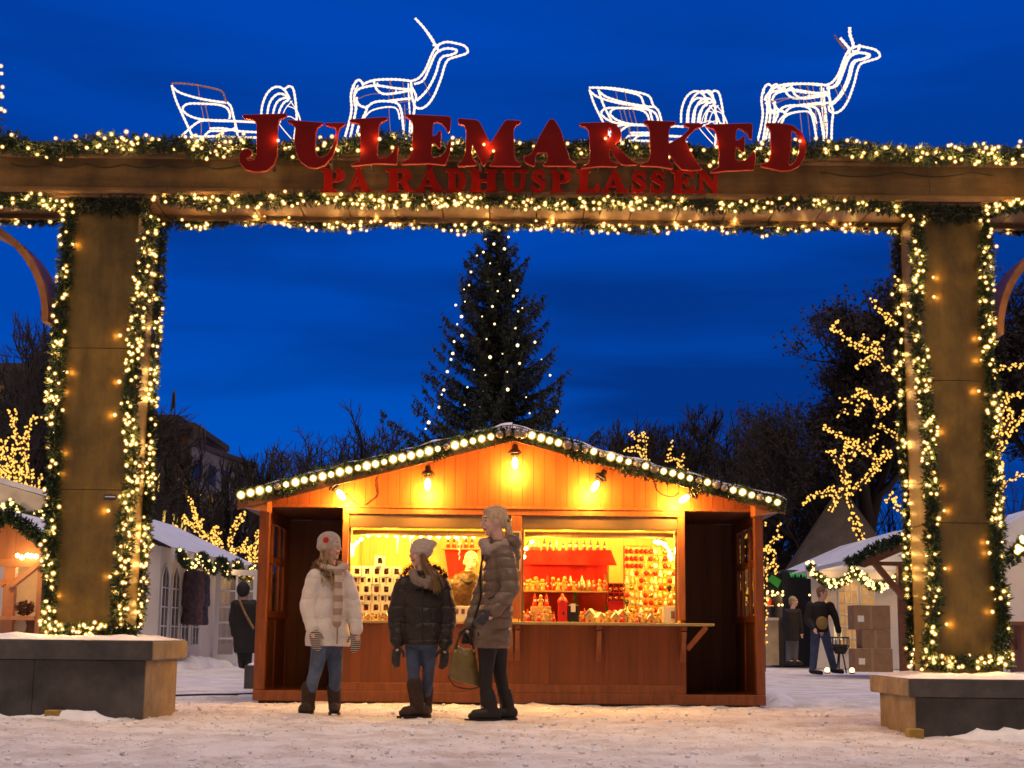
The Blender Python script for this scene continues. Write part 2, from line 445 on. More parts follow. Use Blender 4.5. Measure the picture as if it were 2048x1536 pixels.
def snow_heap(name, pts, wid, hgt, seed, label, kind='stuff', z0=None):
    """A low ridge of loose snow along a line of (x, y)."""
    R = random.Random(seed); mb = MB()
    path = resample([Vector((x, y, 0)) for x, y in pts], 0.04); n = 9
    vs = []
    for i, p in enumerate(path):
        t = i / max(1, len(path) - 1); e = min(1, 6 * t, 6 * (1 - t))
        d = (path[min(i + 1, len(path) - 1)] - path[max(0, i - 1)]).normalized(); s = Vector((-d.y, d.x, 0))
        h = hgt * e * (0.55 + 0.75 * noise.noise((p.x * 3.1, p.y * 3.1, seed)) + 0.35 * noise.noise((p.x * 9, p.y * 9, seed + 3)))
        h = max(0.004, h); w = wid * (0.8 + 0.5 * noise.noise((p.x * 2.3, p.y * 2, seed + 9)))
        for k in range(n):
            u = k / (n - 1) * 2 - 1
            zz = h * (1 - u * u) * (1 + 0.35 * noise.noise((p.x * 14, p.y * 14 + u * 3, seed + 5)))
            q = p + s * u * w
            base = gz(q.x, q.y) - 0.03 if z0 is None else z0
            vs.append((q.x, q.y, base + zz + (0.02 if 0 < k < n - 1 else 0)))
    fs = [(i * n + k, i * n + k + 1, (i + 1) * n + k + 1, (i + 1) * n + k) for i in range(len(path) - 1) for k in range(n - 1)]
    mb.add(vs, fs, 0, True)
    o = mb.build(name, M['snow'])
    return o

def snow_lumps():
    R = random.Random(77); mb = MB()
    for i in range(1500):
        y = R.uniform(7.4, 15.2); x = R.uniform(-.36, .36) * y; r = R.choice([.004, .005, .007, .009, .009, .015]) * R.uniform(.7, 1.3)
        mb.ball((x, y, gz(x, y) + r * .1), (r * R.uniform(.8, 1.7), r, r * .7), 6, 4, 0, rot=Matrix.Rotation(R.uniform(0, 3), 3, 'Z'))
    o = mb.build('snow_crumbs', M['snow']); tag(o, 'loose crumbs of kicked-up snow scattered over the trodden square', 'snow', kind='stuff')
    mb = MB()
    for i in range(1100):
        y = R.uniform(7.4, 15.2); x = R.uniform(-.36, .36) * y; v = Vector((R.uniform(-1, 1), R.uniform(-1, 1), .1)) * R.uniform(.003, .011); w = Vector((-v.y, v.x, 0)) * R.uniform(.2, .6); c = Vector((x, y, gz(x, y) + R.uniform(.004, .016)))
        mb.add([c - v, c + w, c + v + Vector((0, 0, .006)), c - w], [(0, 1, 2, 3)])
    o = mb.build('grit', mat('grit_brown', (.07, .045, .03), .9)); tag(o, 'dark needles and grit dropped on the trodden snow', 'grit', kind='stuff')
snow_lumps()
# ================================================================== the gate
YG = 11.95                 # front face of the columns
YB = YG + 0.62             # their back
def col_x(px): return PX(px, YG)
M['gate_paint'] = None
def gate_paint(name, col, drips=True):
    m = bpy.data.materials.new(name); m.use_nodes = True
    t = m.node_tree; b = t.nodes['Principled BSDF']; L = t.links.new
    tc = N(t, 'ShaderNodeTexCoord')
    def nz(scale, st, det=6):
        mp = N(t, 'ShaderNodeMapping'); mp.inputs['Scale'].default_value = st; L(tc.outputs['Object'], mp.inputs['Vector'])
        q = N(t, 'ShaderNodeTexNoise'); q.inputs['Scale'].default_value = scale; q.inputs['Detail'].default_value = det; q.inputs['Roughness'].default_value = 0.65
        L(mp.outputs[0], q.inputs['Vector']); return q.outputs['Fac']
    r = N(t, 'ShaderNodeValToRGB'); e = r.color_ramp.elements
    e[0].position = 0.32; e[0].color = (*[c * 0.42 for c in col], 1); e[1].position = 0.70; e[1].color = (*[c * 1.4 for c in col], 1)
    L(nz(3.2, (1, 1, 0.8), 9), r.inputs['Fac'])
    r2 = N(t, 'ShaderNodeValToRGB'); e = r2.color_ramp.elements
    e[0].position = 0.38; e[0].color = (0.45, 0.42, 0.40, 1); e[1].position = 0.56; e[1].color = (1, 1, 1, 1)
    L(nz(9.0, (1, 1, 0.12)) if drips else nz(9.0, (0.12, 1, 1)), r2.inputs['Fac'])
    mx = N(t, 'ShaderNodeMixRGB', blend_type='MULTIPLY'); mx.inputs['Fac'].default_value = 0.4 if drips else 0.7
    L(r.outputs['Color'], mx.inputs['Color1']); L(r2.outputs['Color'], mx.inputs['Color2']); L(mx.outputs[0], b.inputs['Base Color'])
    b.inputs['Roughness'].default_value = 0.5
    bp = N(t, 'ShaderNodeBump'); bp.inputs['Strength'].default_value = 0.2; bp.inputs['Distance'].default_value = 0.01
    L(nz(25, (1, 1, 0.3) if drips else (0.2, 1, 1)), bp.inputs['Height']); L(bp.outputs[0], b.inputs['Normal'])
    M[name] = m; return m
gate_paint('gate_paint', (0.150, 0.100, 0.020)); gate_paint('beam_paint', (0.13, 0.078, 0.024), drips=False)
gate_paint('mould_paint', (0.26, 0.16, 0.065), drips=False); gate_paint('arch_paint', (0.33, 0.15, 0.055))

gate = thing('market_gate', 'tall ochre timber gate with two square columns carrying a long beam', 'gate', (0, YG, 0))
XL0, XL1 = P(128, 450, YG).x, P(277, 450, YG).x       # left column
XR0, XR1 = P(1840, 450, YG).x, P(1968, 450, YG).x     # right column
print('columns', XL0, XL1, XR0, XR1)
ZB0, ZB1 = 4.215, 4.535          # beam fascia bottom and top
ZPL, ZPR = P(200, 1272, YG).z - 0.03, P(1900, 1340, YG).z - 0.03
def column(x0, x1, zb):
    mb = MB()
    z = zb; top = ZB0 - 0.02
    cuts = [zb, zb + 1.18, zb + 2.33, top]
    for a, b in zip(cuts, cuts[1:]):
        mb.box((x0, YG, a + 0.003), (x1, YB, b - 0.003))
        mb.box((x0 + 0.012, YG + 0.012, b - 0.003), (x1 - 0.012, YB - 0.012, b + 0.003))
    o = mb.build('column', M['gate_paint'], gate, bevel=0.006)
    return o
cl = column(XL0, XL1, ZPL); column(XR0, XR1, ZPR)
# small dark blue sticker on the left column
st = P(220, 995, YG)
stk = MB(); stk.box((st.x - 0.05, YG - 0.003, st.z - 0.02), (st.x + 0.05, YG - 0.0006, st.z + 0.022)); stk.box((st.x - 0.04, YG - 0.0045, st.z + 0.002), (st.x + 0.042, YG - 0.0031, st.z + 0.010), 1)
stk.build('sticker', [mat('sticker_blue', (0.02, 0.03, 0.10), 0.4), mat('sticker_white', (0.45, 0.5, 0.6), 0.4)], cl)
# beam: fascia, top cornice in three steps, bottom moulding, soffit boards
BX = 7.4
b = MB(); 
for x0, x1 in ((-BX, -3.9), (-3.9, -1.46), (-1.46, 0.98), (0.98, 3.42), (3.42, BX)):
    b.box((x0 + 0.0015, YG - 0.05, ZB0 + 0.06), (x1 - 0.0015, YB + 0.05, ZB1 - 0.01))
b.build('beam', M['beam_paint'], gate)
b = MB()
for k, (dz0, dz1, dy) in enumerate(((0.0, 0.028, 0.085), (0.030, 0.062, 0.12), (0.064, 0.10, 0.15))):
    b.box((-BX, YG - dy, ZB1 - 0.01 + dz0), (BX, YB + dy, ZB1 - 0.01 + dz1))
b.build('cornice', M['mould_paint'], gate, bevel=0.004)
b = MB()
for k, (dz0, dz1, dy) in enumerate(((0.030, 0.058, 0.075), (0.0, 0.028, 0.10), (-0.03, -0.002, 0.07))):
    b.box((-BX, YG - dy, ZB0 + dz0), (BX, YG - 0.012 + 0.03, ZB0 + dz1)); b.box((-BX, YB - 0.03, ZB0 + dz0), (BX, YB + dy, ZB0 + dz1))
b.build('moulding', M['mould_paint'], gate, bevel=0.004)
M['soffit_paint'] = mat('soffit_paint', (0.17, 0.09, 0.03), .6, noise_scale=4, noise_amt=.4)
b = MB(); 
for i in range(37):
    x = -BX + i * 0.4
    b.box((x, YG + 0.02, ZB0 + 0.012), (x + 0.39, YB - 0.032, ZB0 + 0.05))
b.build('soffit', M['soffit_paint'], gate)
# side arches: thin bent boards springing from the outer face of each column
def arch(cx, cz, r, y0, y1):
    mb = MB(); n = 40; th = 0.055
    vs = []
    for i in range(n + 1):
        a = math.pi * i / n
        for rr, y in ((r, y0), (r, y1), (r - th, y1), (r - th, y0)):
            vs.append((cx + rr * math.cos(a), y, cz + rr * math.sin(a)))
    fs = []
    for i in range(n):
        for k in range(4):
            a, c = i * 4 + k, i * 4 + (k + 1) % 4
            fs.append((a, c, c + 4, a + 4))
    fs += [(3, 2, 1, 0), tuple(n * 4 + k for k in range(4))]
    mb.add(vs, fs, 0, False)
    return mb.build('arch', M['arch_paint'], gate, fix=True)
pa = P(112, 640, YG); ra = (pa - P(112 - 226, 640, YG)).length
ar_l = arch(XL0 - 0.10 - ra, pa.z, ra, YG + 0.06, YB - 0.10)
ar_r = arch(XR1 + 0.09 + ra, P(1990, 665, YG).z, ra, YG + 0.06, YB - 0.10)
# snow lying along the top of the beam
snow = MB(); xs = [-BX + i * 0.05 for i in range(int(2 * BX / 0.05) + 1)]; n = 7; vs = []
for x in xs:
    h = 0.055 + 0.05 * noise.noise((x * 1.7, 0, 2)) + 0.03 * noise.noise((x * 6, 0, 5))
    for k in range(n):
        u = k / (n - 1); vs.append((x, YG - 0.13 + u * (YB - YG + 0.26), ZB1 + 0.088 + max(0.01, h) * math.sin(math.pi * (0.06 + 0.88 * u)) ** 0.5 * (1 + 0.2 * noise.noise((x * 8, u * 4, 1)))))
snow.add(vs, [(i * n + k, (i + 1) * n + k, (i + 1) * n + k + 1, i * n + k + 1) for i in range(len(xs) - 1) for k in range(n - 1)], 0, True)
snow.build('snow_cover', M['snow'], gate)
ZTOP = ZB1 + 0.14

# ================================================================== planters under the columns
def planter(x0, x1, y0, y1, ztop, label, open_side):
    t = thing('planter', label, 'planter', ((x0 + x1) / 2, y0, 0), 'stone planters under the gate columns')
    cap = 0.145 if open_side > 0 else 0.135
    zc = ztop - cap
    ins = 0.065
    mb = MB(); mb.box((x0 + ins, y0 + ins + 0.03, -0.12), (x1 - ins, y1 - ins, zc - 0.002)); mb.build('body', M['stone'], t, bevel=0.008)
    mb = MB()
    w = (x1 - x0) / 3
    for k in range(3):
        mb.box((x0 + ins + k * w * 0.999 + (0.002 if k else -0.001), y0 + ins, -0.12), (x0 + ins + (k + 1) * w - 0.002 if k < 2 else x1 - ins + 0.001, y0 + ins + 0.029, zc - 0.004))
    mb.build('shaded_front', M['stone_dark'], t, bevel=0.004)  # front of the same stone, coloured dark for its shade
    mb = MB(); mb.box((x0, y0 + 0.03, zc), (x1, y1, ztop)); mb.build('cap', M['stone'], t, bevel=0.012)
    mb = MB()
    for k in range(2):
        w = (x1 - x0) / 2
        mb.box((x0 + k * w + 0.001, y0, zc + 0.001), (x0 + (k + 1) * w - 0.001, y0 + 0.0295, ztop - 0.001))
    mb.build('shaded_cap_front', M['stone_dark'], t, bevel=0.006)  # cap front, its shade put into the colour likewise
    # snow on the cap
    s = MB(); nx = 60; ny = 14; vs = []
    for j in range(ny + 1):
        for i in range(nx + 1):
            u, v = i / nx, j / ny
            x = x0 + 0.005 + u * (x1 - x0 - 0.01); y = y0 + 0.004 + v * (y1 - y0 - 0.01)
            e = min(1, 14 * min(u, 1 - u), 9 * min(v, 1 - v))
            h = 0.004 + e * (0.022 + 0.04 * abs(noise.noise((x * 3, y * 3, 4))) + 0.03 * max(0, noise.noise((x * 8, y * 8, 9))))
            vs.append((x, y, ztop - 0.0005 + h))
    s.add(vs, [(j * (nx + 1) + i, j * (nx + 1) + i + 1, (j + 1) * (nx + 1) + i + 1, (j + 1) * (nx + 1) + i) for j in range(ny) for i in range(nx)], 0, True)
    s.build('snow_cover', M['snow'], t)
    return t
YP = 11.50
ZL = P(300, 1282, YP).z; ZR = P(1815, 1358, YP).z
xl1 = P(305, 1300, YP).x; xr0 = P(1815, 1380, YP).x - 0.0
planter(-5.6, xl1, YP, YP + 1.25, ZL, 'long stone planter, front painted dark for shade and end pale for light, below the column with the blue sticker', 1)
xr0 = P(1818, 1380, YP).x
planter(xr0, 6.2, YP, YP + 1.25, ZR, 'lower stone planter, front painted dark for shade and end tan for light, beside the stacked cardboard boxes', -1)
def yblock(px, py, lab):
    g = P(px, py, YP - 0.05); z = gz(g.x, YP)
    mb = MB(); mb.box((g.x - 0.055, YP - 0.10, z - 0.02), (g.x + 0.055, YP + 0.02, z + 0.055))
    o = mb.build('wood_block', mat('yellow_wood', (0.36, 0.23, 0.045), 0.7, noise_scale=20), bevel=0.006)
    tag(o, lab, 'block', 'wooden blocks by the planters')
yblock(107, 1428, 'small yellowish wooden block in the snow below the long planter')
yblock(1830, 1462, 'small ochre wooden block under the corner of the lower planter')
h1 = snow_heap('snow_bank', [(-5.4, YP - 0.05), (-4.6, YP - 0.10), (-4.2, YP - 0.06)], 0.22, 0.20, 3, '')
tag(h1, kind='stuff', label='loose white snow heaped against the dark planter at the far left', cat='snow')
h2 = snow_heap('snow_bank', [(-4.3, YP - 0.02), (-3.6, YP - 0.04), (-2.85, YP + 0.0)], 0.12, 0.07, 5, '')
tag(h2, kind='stuff', label='thin ridge of snow along the foot of the long planter', cat='snow')
h3 = snow_heap('snow_bank', [(3.25, YP - 0.05), (3.7, YP - 0.07), (4.2, YP - 0.08), (4.7, YP - 0.03)], 0.16, 0.12, 8, '')
tag(h3, kind='stuff', label='rough white snow heaped along the foot of the lower planter', cat='snow')

# ================================================================== garlands
BULB = None
def bulb_mesh(name, r, m, long=1.0, halo=None, fr=1.9):
    bm = bmesh.new(); bmesh.ops.create_icosphere(bm, subdivisions=1, radius=r)
    if halo:
        k = len(bm.faces); bmesh.ops.create_icosphere(bm, subdivisions=2, radius=r * fr); bm.faces.ensure_lookup_table()
        for f in bm.faces[k:]: f.material_index = 1
    for v in bm.verts: v.co.z *= long
    for f in bm.faces: f.smooth = True
    me = bpy.data.meshes.new(name); bm.to_mesh(me); bm.free(); me.materials.append(m)
    if halo: me.materials.append(halo)
    return me
BM_GATE = bulb_mesh('bulb', 0.0102, M['bulb_glass'], halo=M['bulb_halo'], fr=1.8)
BM_FAR = bulb_mesh('bulb', 0.026, M['bulb_far'])
BM_SPR = bulb_mesh('bulb', 0.031, M['bulb_spruce'])
BM_GLOBE = bulb_mesh('globe_bulb', 0.032, M['bulb_globe'], halo=M['globe_halo'], fr=1.4)
def put_bulbs(parent, pts, me, nmax=100, part='bulb'):
    """Bulbs as parts, at most NMAX; the rest as one part."""
    off = parent.location
    RR = random.Random(len(pts))
    for i, p in enumerate(pts[:nmax]):
        o = bpy.data.objects.new(part, me); COL.objects.link(o); o.parent = parent
        k = RR.uniform(.78, 1.2); o.scale = (k, k, k)
        o.location = Vector(p) - off
    rest = pts[nmax:]
    if rest:
        mb = MB(); base = [v.co.copy() for v in me.vertices]; fcs = [tuple(f.vertices) for f in me.polygons]
        mis = [f.material_index for f in me.polygons]
        for p in rest:
            for q in (0, 1):
                ff = [f for f, i_ in zip(fcs, mis) if i_ == q]
                if not ff: continue
                mb.add([v + Vector(p) for v in base], ff, q, True)
        o = mb.build('small_bulbs', list(me.materials), parent); o['kind'] = 'stuff'
def foliage(mb, path, rad_, dens, R, blade=(0.035, 0.065), w=0.0045, taper=True, flat=None):
    for i in range(len(path) - 1):
        a, b = path[i], path[i + 1]; d = (b - a); L = d.length
        if L < 1e-6: continue
        d.normalize(); x = d.orthogonal().normalized(); y = d.cross(x)
        rr = rad_ * (0.85 + 0.45 * noise.noise(a * 4.0) + 0.25 * noise.noise(a * 11))
        k = dens * L; cnt = int(k) + (R.random() < k - int(k))
        for _ in range(cnt):
            an = R.uniform(0, 2 * math.pi); o = x * math.cos(an) + y * math.sin(an)
            c = a.lerp(b, R.random()) + o * rr * R.uniform(0.15, 0.85)
            tip = (o * R.uniform(0.4, 1.2) + d * R.uniform(-1.0, 1.0) + rvec(R) * 0.5).normalized()
            # a small sprig: three needles fanning from one twig end
            for q in range(3):
                t2 = (tip + rvec(R) * 0.55).normalized(); ln = R.uniform(*blade)
                s = t2.cross(rvec(R)).normalized() * w * R.uniform(0.7, 1.4)
                mb.add([c - s, c + s, c + t2 * ln * 0.6 + s * 0.9, c + t2 * ln, c + t2 * ln * 0.6 - s * 0.9], [(0, 1, 2, 3, 4)])
def garland(label, pix, rad_=0.075, nb=60, seed=1, dark=False, dens=700, out=(0, -1, 0.1), group='lit pine garlands on the gate', clump=0.5, cat='garland', cable=True, bias=0.35, bm=None, nmax=100, blade=(0.035, 0.065), pts3=None, w=0.0045, name='garland', lamps=3, lp=0.60):
    R = random.Random(seed); nb = int(nb * 1.35) if lamps else nb
    pts = pts3 if pts3 else [P(x, y, Y) for x, y, Y in pix]
    path = resample(smooth_path(pts, 6), 0.03)
    path = [p + Vector((noise.noise(p * 2.3 + Vector((seed, 0, 0))), 0.4 * noise.noise(p * 2.1 + Vector((0, seed, 0))), noise.noise(p * 2.7 + Vector((0, 0, seed))))) * rad_ * 0.55 for p in path]
    t = thing(name, label, cat, pts[0], group)
    mb = MB(); foliage(mb, path, rad_, dens, R, blade, w)
    f = mb.build('foliage', M['needles_dark'] if dark else M['needles'], t)
    mb = MB(); mb.tube(path[::4] if len(path) > 12 else path, rad_ * 0.22, 5); mb.build('stem', M['cable'], f)
    o = Vector(out).normalized(); bl = []
    n = len(path); cur = 0
    while len(bl) < nb:
        if R.random() < clump and bl:
            i = min(n - 1, max(0, cur + R.randint(-4, 4)))
        else:
            i = R.randrange(n)
        cur = i
        p = path[i]
        v = (rvec(R) + o * bias * 2).normalized()
        bl.append(p + v * rad_ * R.uniform(0.75, 1.25))
    if nb: put_bulbs(t, bl, bm or BM_GATE, nmax)
    if lamps and nb:
        k = 0
        for q in bl[::lamps]:
            lamp('bulb_light', q + o * 0.016, lp, (1.0, 0.50, 0.12), 0.012, t)
    return t
F = YG - 0.05; K = YB + 0.05
garland('pine garland with white bulbs down the outer edge of the stickered column', [(140, 425, F), (126, 560, F), (124, 640, F), (112, 760, F), (108, 900, F), (103, 1050, F), (98, 1180, F), (92, 1255, F)], 0.062, 82, 11, out=(-0.5, -1, 0))
garland('thick lit pine garland down the inner front edge of the stickered column', [(300, 432, F), (290, 540, F), (274, 650, F), (266, 800, F), (262, 930, F), (250, 1080, F), (244, 1170, F), (238, 1258, F)], 0.07, 112, 12, out=(0.3, -1, 0))
garland('lit pine garland hanging down the back edge of the stickered column', [(322, 440, K), (316, 560, K), (306, 700, K), (300, 820, K), (296, 950, K), (290, 1060, K), (284, 1170, K), (274, 1255, K)], 0.058, 92, 13, out=(0.7, -1, 0))
garland('short lit pine garland lying round the foot of the stickered column', [(95, 1250, F - .06), (150, 1262, F - .1), (215, 1260, F - .1), (280, 1262, F - .05)], 0.05, 26, 14, out=(0, -1, .5))
garland('dark unlit pine garland across the head of the stickered column', [(130, 405, F), (200, 412, F), (300, 410, F)], 0.085, 0, 15, dark=True, dens=800)
garland('lit pine garland down the front corner of the plain right-hand column', [(1836, 440, F), (1838, 560, F), (1830, 660, F), (1850, 780, F), (1858, 900, F), (1866, 1020, F), (1868, 1150, F), (1856, 1330, F)], 0.062, 92, 16, out=(-0.3, -1, 0))
garland('pine garland down the rear corner of the right-hand column, bulbs only lower down', [(1803, 560, K), (1800, 640, K), (1804, 760, K), (1808, 900, K), (1814, 1020, K), (1820, 1150, K), (1830, 1330, K)], 0.052, 78, 17, out=(-0.6, -1, 0))
garland('dark unlit upper length of pine garland at the rear corner of the right-hand column', [(1796, 460, K), (1800, 560, K), (1802, 650, K), (1806, 760, K)], 0.06, 0, 27, dark=True)
garland('lit pine garland down the outer edge of the right-hand column, touching the side arch', [(1980, 440, F), (1968, 560, F), (1974, 680, F), (1980, 800, F), (1984, 900, F), (1990, 1020, F), (2000, 1150, F), (2006, 1240, F), (2006, 1320, F)], 0.062, 84, 18, out=(0.5, -1, 0))
garland('lit pine garland lying round the foot of the right-hand column', [(1846, 1325, F - .05), (1900, 1328, F - .1), (1960, 1322, F - .1), (2020, 1318, F - .05)], 0.05, 30, 19, out=(0, -1, .5))
garland('dark unlit pine garland across the head of the right-hand column', [(1810, 420, F), (1890, 428, F), (1990, 424, F)], 0.075, 0, 20, dark=True, dens=800)
def edge_bulbs(label, xface, sgn, z0, z1, n, seed):
    R = random.Random(seed); t = thing('string_lights', label, 'string lights', (xface, YG - .02, z0), 'bulbs resting on the column faces'); pts = []
    for i in range(n):
        z = z0 + (z1 - z0) * min(1, max(0, (i + R.uniform(-.8, 1.6)) / n)); pts.append(Vector((xface + sgn * R.uniform(-.02, .03), YG - .0145, z)))
    put_bulbs(t, pts, BM_GATE)
    for p in pts: lamp('bulb_light', p + Vector((sgn * .035, -.012, 0)), R.uniform(.12, .28), (1.0, 0.42, 0.06), .012, t)
edge_bulbs('few bulbs lying on the outer side of the stickered column face', XL0 + .082, 1, .95, 3.8, 6, 1)
edge_bulbs('few bulbs lying on the inner side of the stickered column face', XL1 - .088, -1, .95, 3.2, 5, 2)
edge_bulbs('few bulbs lying on the inner side of the plain right-hand column face', XR0 + .085, 1, .8, 3.6, 7, 3)
edge_bulbs('few bulbs lying on the outer side of the plain right-hand column face', XR1 - .085, -1, .9, 3.3, 6, 4)
# along the beam
ftop = YG - 0.16
garland('long lit pine garland along the top of the beam behind the red letters', [(x, 287 + (x - 0) * 0.0105 + 5 * math.sin(x / 70.0), YG - 0.23) for x in range(-60, 2120, 60)], 0.085, 190, 21, dens=760, clump=0.6, out=(0, -1, 0), lp=1.0)
garland('long lit pine garland along the lower front edge of the beam', [(x, 400 + (x - 320) * 0.008 + 4 * math.sin(x / 55.0), YG - 0.08) for x in range(320, 1830, 50)], 0.056, 190, 22, dens=520, clump=0.6, out=(0, -0.8, -0.5))
garland('long lit pine garland fringing the lower back edge of the beam', [(x, 442 + (x - 320) * 0.008 + 5 * math.sin(x / 47.0), YB + 0.02) for x in range(320, 1830, 50)], 0.062, 150, 23, dens=560, clump=0.4, out=(0, -0.6, -0.9))
garland('short lit pine garland under the beam, left of the stickered column', [(-40, 398, F - .03), (40, 402, F - .03), (110, 412, F - .03), (142, 420, F - .03)], 0.06, 22, 24)
garland('short lit pine garland hanging above the left side arch', [(-40, 430, K), (30, 438, K), (80, 440, K), (135, 436, K)], 0.05, 20, 25)
garland('short lit pine garland under the beam, right of the right-hand column', [(1985, 418, F - .03), (2020, 412, F - .03), (2090, 410, F - .03)], 0.058, 18, 26)
garland('dark pine garland fringing the beam above the right side arch', [(1995, 448, K), (2040, 460, K), (2100, 460, K)], 0.06, 5, 28, dark=True)

# small fir standing on the beam at the far left
def small_fir():
    R = random.Random(5); base = P(-32, 290, YG + 0.25); t = thing('small_fir', 'narrow dark fir with white bulbs standing on the beam at the far left', 'fir tree', base)
    mb = MB(); H = 0.80
    for i in range(1500):
        u = R.random() ** 0.8; z = u * H; r = 0.17 * (1 - u) + 0.015; a = R.uniform(0, 6.283)
        c = base + Vector((math.cos(a) * r * R.uniform(.2, 1), math.sin(a) * r * R.uniform(.2, 1), z)); tip = Vector((math.cos(a), math.sin(a), R.uniform(-.3, .6))).normalized()
        s = tip.cross(rvec(R)).normalized() * 0.004; ln = R.uniform(.03, .06)
        mb.add([c - s, c + s, c + tip * ln], [(0, 1, 2)])
    mb.build('crown', M['needles_dark'], t)
    mb = MB(); mb.tube([base - Vector((0, 0, .02)), base + Vector((0, 0, H))], [0.02, 0.004], 6); mb.build('trunk', M['bark'], t)
    put_bulbs(t, [P(2, 132, YG + .1), P(3, 147, YG + .08), P(5, 174, YG + .06), P(2, 187, YG + .06), P(4, 193, YG + .06), P(2, 218, YG + .06), P(9, 222, YG + .06), P(-30, 160, YG + .1), P(-40, 200, YG + .05), P(-25, 240, YG + .05)], BM_GATE)
small_fir()

# ================================================================== the red lettering
M['letter_red'] = mat('letter_red', (0.165, 0.004, 0.003), 0.6, spec=0.12, noise_scale=5, noise_amt=0.2)
M['letter_red2'] = mat('letter_red2', (0.30, 0.006, 0.003), 0.6, spec=0.12, noise_scale=9, noise_amt=0.2)
M['letter_edge'] = mat('letter_edge', (0.45, 0.03, 0.02), 0.5)
def curve_letter(name, loops, depth, y, parent, m, bevel=0.003):
    """Closed outlines in (x, z); an outline inside another is a hole. Cut from a board of the given depth."""
    cu = bpy.data.curves.new(name, 'CURVE'); cu.dimensions = '2D'; cu.fill_mode = 'BOTH'; cu.extrude = depth / 2 - bevel; cu.bevel_depth = bevel; cu.bevel_resolution = 0
    for lp in loops:
        sp = cu.splines.new('POLY'); sp.points.add(len(lp) - 1); sp.use_cyclic_u = True
        for q, (x, z) in zip(sp.points, lp): q.co = (x, z, 0, 1)
    tmp = bpy.data.objects.new('tmp', cu); COL.objects.link(tmp)
    dg = bpy.context.evaluated_depsgraph_get(); dg.update()
    me = bpy.data.meshes.new_from_object(tmp.evaluated_get(dg))
    bpy.data.objects.remove(tmp); bpy.data.curves.remove(cu)
    me.transform(Matrix.Translation((0, y, 0)) @ Matrix.Rotation(rad(90), 4, 'X'))
    me.materials.clear(); me.materials.append(m); me.materials.append(M['letter_edge'])
    for f in me.polygons:
        if abs(f.normal.y) < 0.9: f.material_index = 1
    me.name = name
    o = bpy.data.objects.new(name, me); COL.objects.link(o); adopt(o, parent)
    return o
def round_loop(lp, n=2):
    for _ in range(n):
        q = []
        for i in range(len(lp)):
            a, b = lp[i], lp[(i + 1) % len(lp)]
            d = math.hypot(b[0] - a[0], b[1] - a[1]); k = min(0.25, 6.0 / max(d, 1e-3))
            q += [(a[0] + (b[0] - a[0]) * k, a[1] + (b[1] - a[1]) * k), (b[0] + (a[0] - b[0]) * k, b[1] + (a[1] - b[1]) * k)]
        lp = q
    return lp
Z4 = (480, 220, 3.531); Z5 = (1040, 220, 3.413)
